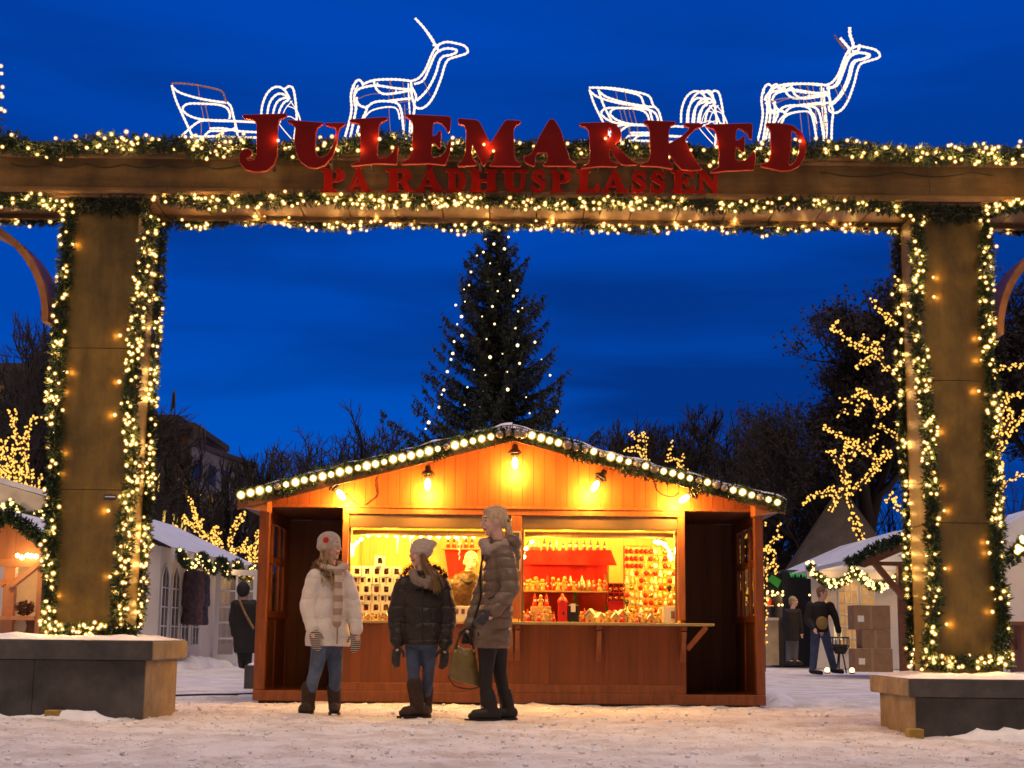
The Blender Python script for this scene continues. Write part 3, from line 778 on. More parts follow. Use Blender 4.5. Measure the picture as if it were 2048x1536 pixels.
BIG = [
 ('J', Z4, [[(20, 40), (330, 30), (330, 50), (275, 72), (266, 130), (264, 320), (240, 390), (190, 430), (110, 440), (40, 422), (0, 375), (-2, 315), (22, 282), (58, 276), (82, 292), (84, 318), (62, 335), (40, 338), (55, 360), (85, 366), (108, 352), (120, 318), (122, 105), (100, 72), (40, 65), (20, 52)]]),
 ('U', Z4, [[(335, 75), (590, 95), (585, 105), (548, 125), (536, 160), (532, 290), (545, 330), (578, 342), (618, 325), (660, 255), (684, 155), (678, 130), (610, 112), (600, 98), (745, 95), (742, 106), (708, 128), (693, 165), (682, 250), (652, 330), (602, 390), (540, 414), (480, 405), (425, 362), (394, 290), (388, 200), (396, 130), (378, 105), (345, 92)]]),
 ('L', Z4, [[(775, 75), (800, 70), (1035, 55), (1045, 66), (992, 95), (980, 118), (976, 200), (966, 325), (985, 345), (1038, 342), (1078, 308), (1104, 256), (1118, 260), (1110, 320), (1110, 385), (960, 379), (790, 398), (790, 388), (848, 368), (856, 300), (850, 112), (830, 95), (780, 90)]]),
 ('E', Z4, [[(1165, 35), (1475, 50), (1490, 62), (1481, 150), (1468, 164), (1455, 130), (1428, 100), (1390, 86), (1365, 92), (1360, 130), (1358, 194), (1388, 182), (1405, 152), (1420, 152), (1416, 272), (1402, 268), (1385, 240), (1354, 234), (1350, 320), (1366, 340), (1418, 334), (1458, 290), (1476, 226), (1490, 226), (1482, 300), (1450, 390), (1340, 379), (1140, 386), (1140, 374), (1195, 350), (1215, 300), (1225, 120), (1215, 76), (1180, 56)]]),
 ('M', Z4, [[(1540, 65), (1670, 75), (1692, 92), (1768, 242), (1868, 86), (1886, 75), (1980, 80), (1982, 94), (1942, 115), (1930, 142), (1936, 330), (1950, 362), (1985, 390), (1980, 400), (1760, 396), (1790, 366), (1800, 330), (1800, 275), (1720, 402), (1640, 240), (1632, 300), (1642, 350), (1675, 384), (1672, 392), (1540, 400), (1540, 390), (1572, 360), (1596, 300), (1600, 160), (1588, 112), (1545, 100)]]),
 ('A', Z5, [[(215, 65), (238, 76), (280, 150), (308, 250), (340, 342), (385, 374), (385, 386), (160, 382), (160, 370), (188, 352), (194, 322), (184, 292), (112, 296), (102, 330), (100, 382), (88, 384), (40, 362), (24, 332), (34, 318), (62, 316), (92, 282), (130, 190), (200, 72)]]),
 ('R', Z5, [[(405, 95), (600, 88), (650, 100), (684, 140), (690, 182), (674, 216), (642, 240), (700, 290), (760, 350), (805, 374), (740, 379), (690, 373), (656, 330), (610, 262), (606, 320), (622, 354), (665, 374), (660, 389), (540, 386), (420, 400), (424, 390), (468, 368), (480, 300), (472, 150), (455, 122), (410, 110)],
             [(600, 116), (624, 132), (630, 172), (610, 200), (596, 200)]]),
 ('K', Z5, [[(845, 75), (1060, 85), (1060, 96), (1022, 112), (1013, 150), (1012, 238), (1108, 182), (1148, 142), (1156, 122), (1116, 108), (1116, 98), (1245, 100), (1245, 111), (1192, 132), (1142, 182), (1122, 208), (1160, 280), (1200, 356), (1242, 410), (1170, 414), (1100, 408), (1060, 360), (1012, 290), (1012, 350), (1045, 390), (1040, 403), (930, 386), (820, 383), (825, 374), (878, 354), (890, 300), (886, 140), (870, 106), (845, 95)]]),
 ('E', Z5, [[(1265, 105), (1570, 95), (1585, 106), (1580, 202), (1568, 200), (1550, 160), (1510, 132), (1482, 126), (1471, 150), (1469, 216), (1502, 206), (1520, 182), (1532, 184), (1528, 290), (1514, 286), (1496, 260), (1468, 254), (1466, 340), (1490, 355), (1538, 348), (1578, 300), (1598, 284), (1606, 330), (1595, 410), (1430, 416), (1300, 430), (1308, 416), (1358, 394), (1360, 300), (1342, 160), (1320, 131), (1275, 118)]]),
 ('D', Z5, [[(1680, 95), (1770, 95), (1860, 110), (1922, 160), (1950, 230), (1945, 310), (1902, 388), (1842, 414), (1780, 418), (1640, 386), (1650, 374), (1698, 358), (1714, 300), (1712, 150), (1696, 116), (1680, 108)],
             [(1850, 140), (1884, 156), (1912, 220), (1904, 300), (1870, 366), (1838, 388), (1830, 360), (1845, 280)]]),
]
YLET = YG - 0.36
sgn = thing('sign_lettering', 'large dark red wooden letters JULEMARKED standing along the gate beam', 'sign', (P(1045, 330, YLET).x, YLET, ZB1))
for ch, (ox, oy, s), loops in BIG:
    lp2 = []
    for lp in loops:
        q = round_loop(lp, 2)
        lp2.append([(v.x, v.z) for v in (P(ox + x / s, oy + y / s, YLET) for x, y in q)])
    o = curve_letter('letter', lp2, 0.035, YLET, sgn, M['letter_red'])
# struts that hold the letters off the beam
mb = MB()
for px in (540, 660, 740, 850, 960, 1120, 1200, 1330, 1460, 1580):
    z = P(px, 322, YLET).z; x = P(px, 322, YLET).x
    mb.box((x - 0.012, YLET + 0.018, z - 0.015), (x + 0.012, YG - 0.13, z + 0.015))
mb.build('bracket', M['cable'], sgn)
# small lettering, slab-serif capitals on the fascia; unit square, z up
def S(*r): return list(r)
GL = {
 'P': [[(0, 0), (.62, 0), (.62, .1), (.46, .13), (.46, .42), (.72, .42), (.95, .55), (1, .72), (.93, .9), (.7, 1), (0, 1), (0, .9), (.14, .87), (.14, .13), (0, .1)], [(.46, .53), (.62, .54), (.70, .70), (.62, .88), (.46, .88)]],
 'A': [[(.42, 1), (.56, 1), (.88, .16), (1, .1), (1, 0), (.5, 0), (.5, .1), (.6, .14), (.56, .26), (.28, .26), (.24, .14), (.34, .1), (.34, 0), (0, 0), (0, .1), (.1, .16)], [(.33, .37), (.52, .37), (.43, .66)]],
 'R': [[(0, 0), (.52, 0), (.52, .1), (.42, .13), (.42, .42), (.52, .42), (.72, .0), (1, 0), (1, .1), (.9, .13), (.74, .46), (.88, .58), (.92, .74), (.85, .92), (.66, 1), (0, 1), (0, .9), (.13, .87), (.13, .13), (0, .1)], [(.42, .54), (.56, .55), (.64, .71), (.56, .88), (.42, .88)]],
 'D': [[(0, 0), (.6, 0), (.88, .14), (1, .5), (.88, .86), (.6, 1), (0, 1), (0, .9), (.14, .87), (.14, .13), (0, .1)], [(.46, .12), (.6, .16), (.7, .5), (.6, .84), (.46, .88)]],
 'H': [[(0, 0), (.47, 0), (.47, .1), (.38, .13), (.38, .44), (.64, .44), (.64, .13), (.55, .1), (.55, 0), (1, 0), (1, .1), (.9, .13), (.9, .87), (1, .9), (1, 1), (.55, 1), (.55, .9), (.64, .87), (.64, .57), (.38, .57), (.38, .87), (.47, .9), (.47, 1), (0, 1), (0, .9), (.1, .87), (.1, .13), (0, .1)]],
 'U': [[(0, 1), (0, .9), (.11, .87), (.12, .3), (.25, .06), (.52, -.02), (.78, .06), (.88, .3), (.88, .87), (1, .9), (1, 1), (.6, 1), (.6, .9), (.74, .87), (.74, .34), (.66, .16), (.54, .12), (.44, .2), (.42, .4), (.42, .87), (.54, .9), (.54, 1)]],
 'S': [[(.9, 1), (.8, 1), (.74, .94), (.5, 1), (.2, .93), (.05, .74), (.12, .56), (.4, .44), (.66, .32), (.62, .2), (.46, .16), (.26, .24), (.14, .4), (.04, .4), (.04, 0), (.14, 0), (.2, .06), (.48, -.02), (.82, .06), (1, .28), (.9, .46), (.6, .6), (.38, .7), (.4, .8), (.52, .84), (.7, .76), (.8, .64), (.9, .64)]],
 'L': [[(0, 0), (1, 0), (1, .38), (.9, .38), (.8, .18), (.66, .13), (.5, .13), (.5, .87), (.62, .9), (.62, 1), (0, 1), (0, .9), (.15, .87), (.15, .13), (0, .1)]],
 'E': [[(0, 0), (1, 0), (1, .34), (.9, .34), (.8, .16), (.62, .12), (.48, .12), (.48, .45), (.6, .46), (.66, .34), (.74, .34), (.74, .7), (.66, .7), (.6, .57), (.48, .57), (.48, .88), (.62, .88), (.8, .84), (.88, .68), (.97, .68), (.97, 1), (0, 1), (0, .9), (.14, .87), (.14, .13), (0, .1)]],
 'N': [[(0, 0), (.38, 0), (.38, .1), (.26, .13), (.26, .66), (.74, 0), (.88, 0), (.88, .87), (1, .9), (1, 1), (.62, 1), (.62, .9), (.74, .87), (.74, .44), (.34, 1), (0, 1), (0, .9), (.12, .87), (.12, .13), (0, .1)]],
}
ROW = [('P', 642, 690), ('A', 694, 742), ('R', 772, 828), ('A', 832, 888), ('D', 892, 932), ('H', 938, 996), ('U', 1004, 1056), ('S', 1062, 1092), ('P', 1100, 1142), ('L', 1152, 1198), ('A', 1204, 1256), ('S', 1262, 1294), ('S', 1300, 1332), ('E', 1342, 1388), ('N', 1394, 1440)]
YS2 = YG - 0.075
sg2 = thing('sign_lettering', 'smaller bright red letters PÅ RÅDHUSPLASSEN fixed flat on the beam', 'sign', (P(1040, 380, YS2).x, YS2, P(1040, 380, YS2).z))
for i, (ch, x0, x1) in enumerate(ROW):
    yb = 384 + (x0 - 642) * 0.0045; yt = yb - 46
    loops = []
    for lp in GL[ch]:
        q = []
        for (u, v) in lp: q.append((x0 + u * (x1 - x0), yb + (yt - yb) * v))
        loops.append([(a.x, a.z) for a in (P(x, y, YS2) for x, y in q)])
    if i in (1, 3):          # the ring over the A
        cx, czz = (x0 + x1) / 2 - 1, yt - 4.5
        ring = [(cx + 6.0 * math.cos(a), czz + 5.0 * math.sin(a)) for a in [k * math.pi / 6 for k in range(12)]]
        hole = [(cx + 2.6 * math.cos(a), czz + 2.0 * math.sin(a)) for a in [k * math.pi / 6 for k in range(12)]]
        loops.append([(a.x, a.z) for a in (P(x, y, YS2) for x, y in ring)]); loops.append([(a.x, a.z) for a in (P(x, y, YS2) for x, y in hole)])
    curve_letter('letter', loops, 0.022, YS2, sg2, M['letter_red2'], 0.002)

lb = thing('string_lights', 'few bulbs resting against the large red letters', 'string lights', (0, YLET, ZB1))
LBP = [P(x, y, YLET - .034) for x, y in ((556, 281), (664, 273), (759, 278), (716, 301), (823, 298), (968, 289), (987, 302), (1211, 277), (1245, 286), (1382, 300), (1433, 294), (1600, 282), (1538, 307))]
put_bulbs(lb, LBP, BM_GATE)
for i, q in enumerate(LBP): lamp('bulb_light', q + Vector((.02 if i % 2 else -.02, -.016, .012)), .32, (1.0, .5, .12), .012, lb)
mb = MB(); cz = []
for i in range(60):
    px = 20 + i * 8; cz.append(P(px, 326 + 7 * abs(math.sin(i * .33)) + (px) * .009, YG - .058))
mb.tube(smooth_path(cz, 2), .0045, 5); mb.build('beam_cable', M['cable'], gate)
mb = MB(); cz = [P(px, 344 + 9 * abs(math.sin(px * .021)), YG - .058) for px in range(1640, 1990, 12)]
mb.tube(smooth_path(cz, 2), .0045, 5); mb.build('beam_cable', M['cable'], gate)
# ================================================================== rope-light reindeer and sleighs
M['thin_wire'] = mat('thin_wire', (0.55, 0.30, 0.15), 0.5)
YD = YG + 0.30
def rope(mb, pts, r=0.0135):
    r = r * 0.78
    """A rope light: a tube that swells at every little lamp."""
    q = resample(smooth_path(pts, 5), 0.012)
    rs = [r * (1.16 if i % 3 == 0 else 0.84) for i in range(len(q))]
    mb.tube(q, rs, 5)
def zpath(z, pts, Y): return [P(z[0] + x / z[2], z[1] + y / z[2], Y) for x, y in pts]
ZA = (300, 0, 2.926); ZC = (1000, 0, 2.56)
dy = 0.11
DEER_SIDE = [
 [(1190, 520), (1196, 490), (1218, 467), (1240, 480), (1246, 500)],
 [(1246, 495), (1290, 475), (1350, 466), (1450, 466), (1528, 475)],
 [(1195, 560), (1215, 525), (1260, 508), (1330, 500), (1430, 515), (1530, 524)],
 [(1310, 478), (1328, 525), (1368, 550), (1440, 545), (1530, 528)],
 [(1190, 500), (1176, 560), (1180, 640), (1166, 715), (1142, 800)],
 [(1210, 570), (1205, 640), (1192, 710), (1172, 805)],
 [(1200, 575), (1228, 618), (1268, 634), (1256, 670), (1222, 740), (1206, 805)],
 [(1262, 640), (1300, 604), (1360, 592), (1440, 602), (1468, 640), (1480, 720), (1488, 800)],
 [(1400, 590), (1470, 582), (1530, 576)],
 [(1528, 475), (1532, 560), (1548, 625), (1538, 700), (1530, 800)],
]
DEER_SIDE2 = [
 [(1218, 500), (1196, 540), (1196, 610), (1212, 640)],
 [(1255, 690), (1285, 655), (1330, 636), (1400, 626), (1446, 640), (1462, 700)],
 [(1512, 490), (1516, 600), (1522, 700), (1516, 800)],
]
DEER_MID = [
 [(1528, 475), (1572, 458), (1612, 408), (1645, 330), (1668, 286), (1690, 262), (1735, 246), (1790, 254), (1838, 268), (1860, 294), (1850, 314), (1800, 330), (1748, 348), (1725, 385), (1706, 450), (1684, 510), (1662, 560), (1630, 608), (1592, 634), (1558, 630), (1546, 606), (1558, 566), (1532, 510)],
 [(1546, 492), (1598, 472), (1634, 400), (1664, 330), (1690, 300), (1735, 284), (1786, 290), (1795, 305), (1760, 322), (1718, 330), (1694, 358), (1676, 420), (1650, 480), (1612, 540), (1560, 590)],
 [(1688, 264), (1682, 290), (1700, 300)],
]
DEER_WIRE = [[(1395, 468), (1420, 520), (1424, 590)], [(1410, 468), (1400, 540), (1396, 590)], [(1480, 468), (1484, 520), (1490, 580)], [(1200, 590), (1260, 560), (1330, 548), (1400, 555)], [(1460, 600), (1530, 590)], [(1600, 470), (1640, 560)], [(1398, 630), (1402, 700), (1408, 805)], [(1490, 610), (1494, 740)], [(1498, 640), (1520, 640)], [(1496, 690), (1520, 690)]]
def deer(label):
    base = P(300 + 1330 / 2.926, 288, YD); base.z = ZTOP
    t = thing('reindeer_light', label, 'light figure', base, 'rope-light reindeer on the gate')
    mb = MB()
    for side in (-dy, dy):
        for p in DEER_SIDE: rope(mb, zpath(ZA, p, YD + side))
        for p in DEER_SIDE2: rope(mb, zpath(ZA, p, YD + side * 0.4), 0.009)
    # hoops across the barrel and rump
    for (x0, z0) in ((1246, 498), (1330, 500), (1440, 545), (1530, 524), (1268, 634), (1440, 602)):
        a, c = zpath(ZA, [(x0, z0)], YD - dy)[0], zpath(ZA, [(x0, z0)], YD + dy)[0]
        mid = (a + c) / 2 + Vector((0, 0, 0.02))
        mb.tube(smooth_path([a, mid, c], 5), 0.008, 5)
    mb.build('body_rope', M['rope_white'], t)
    mb = MB()
    for p, o in ((DEER_MID[0], 0), (DEER_MID[1], -0.03), (DEER_MID[1], 0.03), (DEER_MID[2], 0)): rope(mb, zpath(ZA, p, YD + o))
    mb.build('neck_and_head_rope', M['rope_white'], t)
    for side in (-dy, dy):
        for p in DEER_WIRE: MB().tube(smooth_path(zpath(ZA, p, YD + side), 4), 0.0035, 5).build('frame_wire', M['thin_wire'], t)
    return t
d1 = deer('white rope-light reindeer with one straight antler, above the letters L and E')
off = P(1000 + 1600 / 2.56, 560 / 2.56, YD) - P(300 + 1320 / 2.926, 592 / 2.926, YD)
off = Vector((P(1625, 200, YD).x - P(797, 180, YD).x, 0, 0))
d2 = clone_tree(d1, off); d2['label'] = 'white rope-light reindeer with short branched antlers, above the letter D'
mb = MB()
rope(mb, zpath(ZA, [(1552, 108), (1600, 160), (1635, 210), (1660, 250), (1684, 280)], YD - 0.02), 0.014); rope(mb, zpath(ZA, [(1600, 160), (1640, 212), (1666, 254)], YD + 0.03), 0.014)
rope(mb, zpath(ZA, [(1656, 262), (1675, 268), (1690, 262)], YD), 0.014)
mb.build('antler', M['rope_white'], d1)
for pts, r in (([(1790, 142), (1792, 180), (1806, 220), (1808, 252)], 0.018), ([(1742, 195), (1768, 225), (1796, 258)], 0.016)):
    mb = MB(); rope(mb, zpath(ZC, pts, YD - 0.03), r); mb.build('antler', M['rope_white'], d2)
mb = MB(); rope(mb, zpath(ZC, [(1842, 230), (1830, 262), (1800, 262)], YD), 0.016); mb.build('ear', M['rope_white'], d2)
mb = MB(); rope(mb, zpath(ZC, [(1712, 180), (1735, 215), (1770, 255)], YD + 0.04), 0.012); mb.build('antler', mat('rope_dead', (0.35, 0.14, 0.06), 0.4), d2)

SL_SIDE = [
 [(128, 500), (150, 580), (185, 660), (215, 725), (245, 790)],
 [(190, 650), (196, 622), (230, 606), (300, 606), (400, 612), (450, 632), (468, 670), (462, 700)],
 [(186, 640), (220, 672), (280, 695), (360, 704), (462, 706)],
 [(452, 600), (474, 625), (488, 680), (508, 760), (515, 815)],
 [(132, 840), (200, 782), (262, 728), (310, 706), (400, 708), (500, 710), (620, 716)],
 [(245, 790), (290, 800), (400, 798), (520, 805), (640, 805)],
 [(270, 835), (320, 795), (352, 768), (430, 766), (495, 752), (500, 720)],
 [(350, 752), (430, 752), (520, 768), (640, 775)],
]
SL_BACK = [[(128, 505), (170, 540), (260, 570), (360, 590), (450, 602)]]
SL_TOP = [[(126, 488), (180, 488), (270, 498), (380, 520), (425, 540), (440, 580), (450, 604)]]
SL_WIRE = [[(280, 500), (296, 600), (318, 706)], [(312, 585), (328, 640), (346, 706)], [(326, 620), (344, 720), (352, 770)], [(300, 706), (300, 800)]]
PROW = [
 [(650, 690), (656, 620), (680, 555), (716, 516), (755, 508), (790, 530), (818, 580)],
 [(684, 690), (694, 620), (716, 575), (752, 548), (790, 556), (814, 585)],
 [(716, 690), (728, 630), (750, 590), (790, 572), (818, 580)],
 [(790, 520), (815, 505), (838, 520), (850, 580), (856, 640), (858, 700), (846, 800), (838, 830)],
 [(748, 690), (760, 640), (784, 600), (812, 585)],
]
PROW_W = [[(760, 720), (790, 640), (832, 590)], [(740, 700), (770, 745), (830, 815)], [(720, 720), (780, 690), (820, 682), (850, 700)], [(800, 620), (850, 640), (880, 705)], [(820, 590), (862, 650), (880, 700)]]
def sleigh(label):
    base = P(300 + 400 / 2.926, 286, YD); base.z = ZTOP
    t = thing('sleigh_light', label, 'light figure', base, 'rope-light sleighs on the gate')
    mb = MB(); dd = 0.13
    for side in (-dd, dd):
        for p in SL_SIDE: rope(mb, zpath(ZA, p, YD + side), 0.0125)
    mb.build('body_rope', M['rope_white'], t)
    mb = MB(); rope(mb, zpath(ZA, SL_BACK[0], YD - dd), 0.0125); rope(mb, zpath(ZA, SL_BACK[0], YD + dd), 0.0125); mb.build('back_rope', M['rope_white'], t)
    for side in (-dd, dd):
        for p in SL_WIRE: MB().tube(smooth_path(zpath(ZA, p, YD + side), 4), 0.0035, 5).build('frame_wire', M['thin_wire'], t)
    mb = MB()
    for side in (-dd * .8, dd * .8):
        for p in PROW: rope(mb, zpath(ZA, p, YD + side), 0.0125)
    mb.build('prow_rope', M['rope_white'], t)
    for side in (-dd * .8, dd * .8):
        for p in PROW_W: MB().tube(smooth_path(zpath(ZA, p, YD + side), 4), 0.004, 5).build('prow_wire', M['rope_white'], t)
    return t
s1 = sleigh('white rope-light sleigh with an unlit brown top rail, behind the letters J and U')
s2 = clone_tree(s1, (P(1190, 200, YD).x - P(345, 190, YD).x, 0, 0)); s2['label'] = 'white rope-light sleigh lit all round, behind the letters R and K'
mb = MB()
for side in (-.13, .13): rope(mb, zpath(ZA, SL_TOP[0], YD + side), 0.0105)
mb.build('top_rail', mat('rope_unlit', (0.45, 0.20, 0.09), 0.35), s1)
mb = MB()
for side in (-.13, .13): rope(mb, [p + (s2.location - s1.location) for p in zpath(ZA, SL_TOP[0], YD + side)], 0.0125)
mb.build('top_rail', M['rope_white'], s2)
# ================================================================== the market stall
YS = 15.40
M['stall_orange'] = board_mat('stall_orange', (0.48, 0.120, 0.020), 0.115, 'X', 0.2, groove=1.0)
M['stall_red'] = board_mat('stall_red', (0.185, 0.046, 0.010), 0.10, 'X', 0.22, groove=0.35)
M['stall_post'] = mat('stall_post', (0.235, 0.066, 0.020), 0.45, noise_scale=4, noise_amt=0.3, stretch=(6, 6, 1))
M['stall_post_light'] = mat('stall_post_light', (0.44, 0.135, 0.035), 0.5, noise_scale=4, noise_amt=0.25, stretch=(6, 6, 1))
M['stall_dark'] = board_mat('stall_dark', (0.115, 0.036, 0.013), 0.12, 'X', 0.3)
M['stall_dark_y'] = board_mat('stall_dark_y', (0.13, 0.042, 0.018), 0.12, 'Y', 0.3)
M['stall_inner'] = board_mat('stall_inner', (0.62, 0.40, 0.13), 0.16, 'X', 0.15)
M['shutter'] = mat('shutter', (0.20, 0.13, 0.07), 0.4, noise_scale=3, noise_amt=0.2)
M['brass'] = mat('brass', (0.55, 0.36, 0.13), 0.3, metal=0.9)
M['counter'] = mat('counter', (0.42, 0.30, 0.12), 0.45, noise_scale=5, noise_amt=0.2, stretch=(1, 8, 8))
M['pane'] = bpy.data.materials.new('pane'); M['pane'].use_nodes = True
_t = M['pane'].node_tree; _t.nodes.clear()
_o = N(_t, 'ShaderNodeOutputMaterial'); _m = N(_t, 'ShaderNodeMixShader'); _a = N(_t, 'ShaderNodeBsdfTransparent'); _g = N(_t, 'ShaderNodeBsdfGlossy')
_g.inputs['Roughness'].default_value = 0.06; _m.inputs['Fac'].default_value = 0.22; _a.inputs['Color'].default_value = (0.8, 0.78, 0.72, 1)
_t.links.new(_a.outputs[0], _m.inputs[1]); _t.links.new(_g.outputs[0], _m.inputs[2]); _t.links.new(_m.outputs[0], _o.inputs['Surface'])

def sx(px, Y=YS): return P(px, 1250, Y).x
def sz(py, px=1024, Y=YS): return P(px, py, Y).z
stall = thing('market_stall', 'orange wooden market stall with two lit serving windows and a snowy pitched roof', 'market stall', (0, YS, 0))
XL, XR = sx(511), sx(1529)             # outer faces
XA, XB = sx(680), sx(1371)             # serving room
ZP = sz(1019)                          # top plate
ZK = sz(1245, 1200)                    # counter
YBK = YS + 1.75                        # back wall
XC = sx(1024)
ZPK = sz(862, 1028)                    # ridge
# floor and plinth
mb = MB(); mb.box((XL + 0.03, YS + 0.03, 0.05), (XR - 0.03, YBK + 0.8, 0.10)); mb.build('floor_boards', M['stall_dark_y'], stall)
mb = MB(); mb.box((XL, YS - 0.02, 0.012), (XR, YS + 0.028, 0.115)); mb.build('plinth', M['stall_post'], stall, bevel=0.006)
mb = MB(); mb.box((XL + .05, YS + 0.05, -0.03), (XR - .05, YBK + .7, 0.049)); mb.build('bearers', M['stall_dark'], stall)
# corner posts
for x0, x1 in ((XL, XL + 0.105), (XR - 0.09, XR)):
    mb = MB(); mb.box((x0, YS - 0.012, 0.116), (x1, YS + 0.10, ZP - 0.002)); mb.build('corner_post', M['stall_post'], stall, bevel=0.008)
# posts of the serving room
for k, (x0, x1) in enumerate(((XA, XA + 0.062), (sx(1021), sx(1042)), (XB - 0.075, XB))):
    mb = MB(); mb.box((x0, YS - 0.014, (ZK + 0.03)), (x1, YS + 0.09, ZP - 0.062)); mb.build('window_post', M['stall_post_light'], stall, bevel=0.006)
# head beam over the windows
mb = MB(); mb.box((XA - 0.001, YS - 0.016, ZP - 0.060), (XB + 0.001, YS + 0.09, ZP - 0.003)); mb.build('head_beam', M['stall_post_light'], stall, bevel=0.004)
# plate moulding along the whole front
mb = MB(); mb.box((XL - 0.02, YS - 0.028, ZP), (XR + 0.02, YS + 0.04, ZP + 0.028)); mb.build('plate', M['stall_post_light'], stall, bevel=0.004)
# gable
def roof_z(x):  # underside of the roof
    return ZPK - 0.10 - abs(x - XC) * 0.262
mb = MB()
pl = [(XL + 0.01, ZP + 0.029)] + [(XL + 0.01, roof_z(XL))] + [(XC, roof_z(XC))] + [(XR - 0.01, roof_z(XR)), (XR - 0.01, ZP + 0.029)]
mb.prism(pl, YS + 0.0, YS + 0.03); mb.build('gable', M['stall_orange'], stall)
# roof: two slopes, boarded below, snow on top
YR0, YR1 = YS - 0.34, YBK + 1.0
EX = 0.17
for sgn_ in (-1, 1):
    xe = (XL - EX) if sgn_ < 0 else (XR + EX)
    ze = roof_z(xe)
    mb = MB(); mb.prism([(XC + sgn_ * 0.001, roof_z(XC)), (xe, ze), (xe, ze + 0.05), (XC + sgn_ * 0.001, roof_z(XC) + 0.05)], YR0, YR1)
    mb.build('roof', M['stall_dark_y'], stall)
    mb = MB(); mb.prism([(XC + sgn_ * 0.001, roof_z(XC) - 0.05), (xe, ze - 0.05), (xe, ze + 0.055), (XC + sgn_ * 0.001, roof_z(XC) + 0.055)], YR0 - 0.028, YR0 - 0.001)
    mb.build('barge_board', M['stall_dark_y'], stall)  # coloured dark to stand for the shadow line under the garland
    mb = MB(); q = 0.16
    mb.prism([(xe, ze - 0.001), (xe - sgn_ * 0.30, ze - 0.001 + 0.30 * 0.262 - 0.003), (xe - sgn_ * 0.30, ze - 0.06)], YR0 + 0.002, YS - 0.03); mb.build('eave_block', M['stall_post_light'], stall)
    mb = MB(); nx, ny = 46, 40; vs = []
    for i in range(nx + 1):
        for j in range(ny + 1):
            u, v = i / nx, j / ny
            x = XC + (xe - XC) * u; y = YR0 - 0.02 + (YR1 - YR0) * v
            e = min(1, 10 * (1 - u) + 0.25, 12 * v + 0.35)
            h = 0.012 + e * (0.055 + 0.03 * noise.noise((x * 2.2, y * 2.2, 3)) + 0.035 * noise.noise((x * 6, y * 5, 8)))
            vs.append((x, y, roof_z(x) + 0.052 + max(0.004, h)))
    fs = [(i * (ny + 1) + j, (i + 1) * (ny + 1) + j, (i + 1) * (ny + 1) + j + 1, i * (ny + 1) + j + 1) for i in range(nx) for j in range(ny)]
    if sgn_ < 0: fs = [f[::-1] for f in fs]
    mb.add(vs, fs, 0, True); mb.build('roof_snow', M['snow'], stall)
# ceiling, back wall, room walls
mb = MB(); mb.box((XL + 0.05, YS + 0.12, ZP + 0.002), (XR - 0.05, YBK, ZP + 0.024)); mb.build('ceiling', M['stall_dark'], stall)
mb = MB(); mb.box((XA + 0.04, YS + 0.10, ZP - 0.03), (XB - 0.04, YBK - 0.04, ZP - 0.006)); mb.build('room_ceiling', M['stall_inner'], stall)
mb = MB(); mb.box((XA + 0.036, YBK - 0.035, 0.11), (XB - 0.036, YBK - 0.003, ZP - 0.032)); mb.build('room_wall', M['stall_inner'], stall)
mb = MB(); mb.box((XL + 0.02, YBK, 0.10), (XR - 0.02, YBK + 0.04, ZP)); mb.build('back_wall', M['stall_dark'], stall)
for x0, x1 in ((XA + 0.005, XA + 0.035), (XB - 0.035, XB - 0.005)):
    mb = MB(); mb.box((x0, YS + 0.10, 0.11), (x1, YBK - 0.004, ZP - 0.004)); mb.build('partition', M['stall_inner'], stall)
# dark skins of the partitions and back walls in the two porches
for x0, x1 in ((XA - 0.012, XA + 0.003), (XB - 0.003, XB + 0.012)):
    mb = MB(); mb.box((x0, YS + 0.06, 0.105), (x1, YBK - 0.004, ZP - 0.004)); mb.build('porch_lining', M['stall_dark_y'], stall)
# rail across the porch back walls
for x0, x1 in ((XL + .06, XA - .02), (XB + .02, XR - .06)):
    mb = MB(); mb.box((x0, YBK - 0.025, ZK - 0.02), (x1, YBK - 0.002, ZK + 0.035)); mb.build('rail', M['stall_dark'], stall)
# outer side walls: panelled below, glazed two by two above
for sgn_, x in ((-1, XL + 0.02), (1, XR - 0.065)):
    x1 = x + 0.045; y0, y1 = YS + 0.102, YBK - 0.002
    zs = ZK + 0.02
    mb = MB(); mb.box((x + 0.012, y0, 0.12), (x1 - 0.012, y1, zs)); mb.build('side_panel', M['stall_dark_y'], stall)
    mb = MB()
    mb.box((x, y0, zs), (x1, y1, zs + 0.07)); mb.box((x, y0, ZP - 0.13), (x1, y1, ZP - 0.003)); mb.box((x, y0, 0.101), (x1, y1, 0.119))
    for yy in (y0 + 0.001, (y0 + y1) / 2 - 0.03, y1 - 0.075):
        mb.box((x + 0.003, yy, 0.12), (x1 - 0.003, yy + 0.07, zs - 0.001))
    mb.build('side_frame', M['stall_post'], stall)
    fr = MB(); zt = ZP - 0.131; zb = zs + 0.071; zm = (zb + zt) / 2 + 0.04
    for yy in (y0 + 0.001, y0 + 0.45, y0 + 0.95, y1 - 0.35):
        fr.box((x + 0.004, yy, zb), (x1 - 0.004, yy + 0.075, zt))
    fr.box((x + 0.007, y0 + 0.08, zm), (x1 - 0.007, y1 - 0.28, zm + 0.07))
    fr.box((x + 0.002, y1 - 0.27, zb), (x1 - 0.002, y1, zt))
    f = fr.build('window', M['stall_post'], stall)
    g = MB(); g.box((x + 0.02, y0 + 0.07, zb), (x + 0.025, y1 - 0.29, zt)); g.build('pane', M['pane'], f)
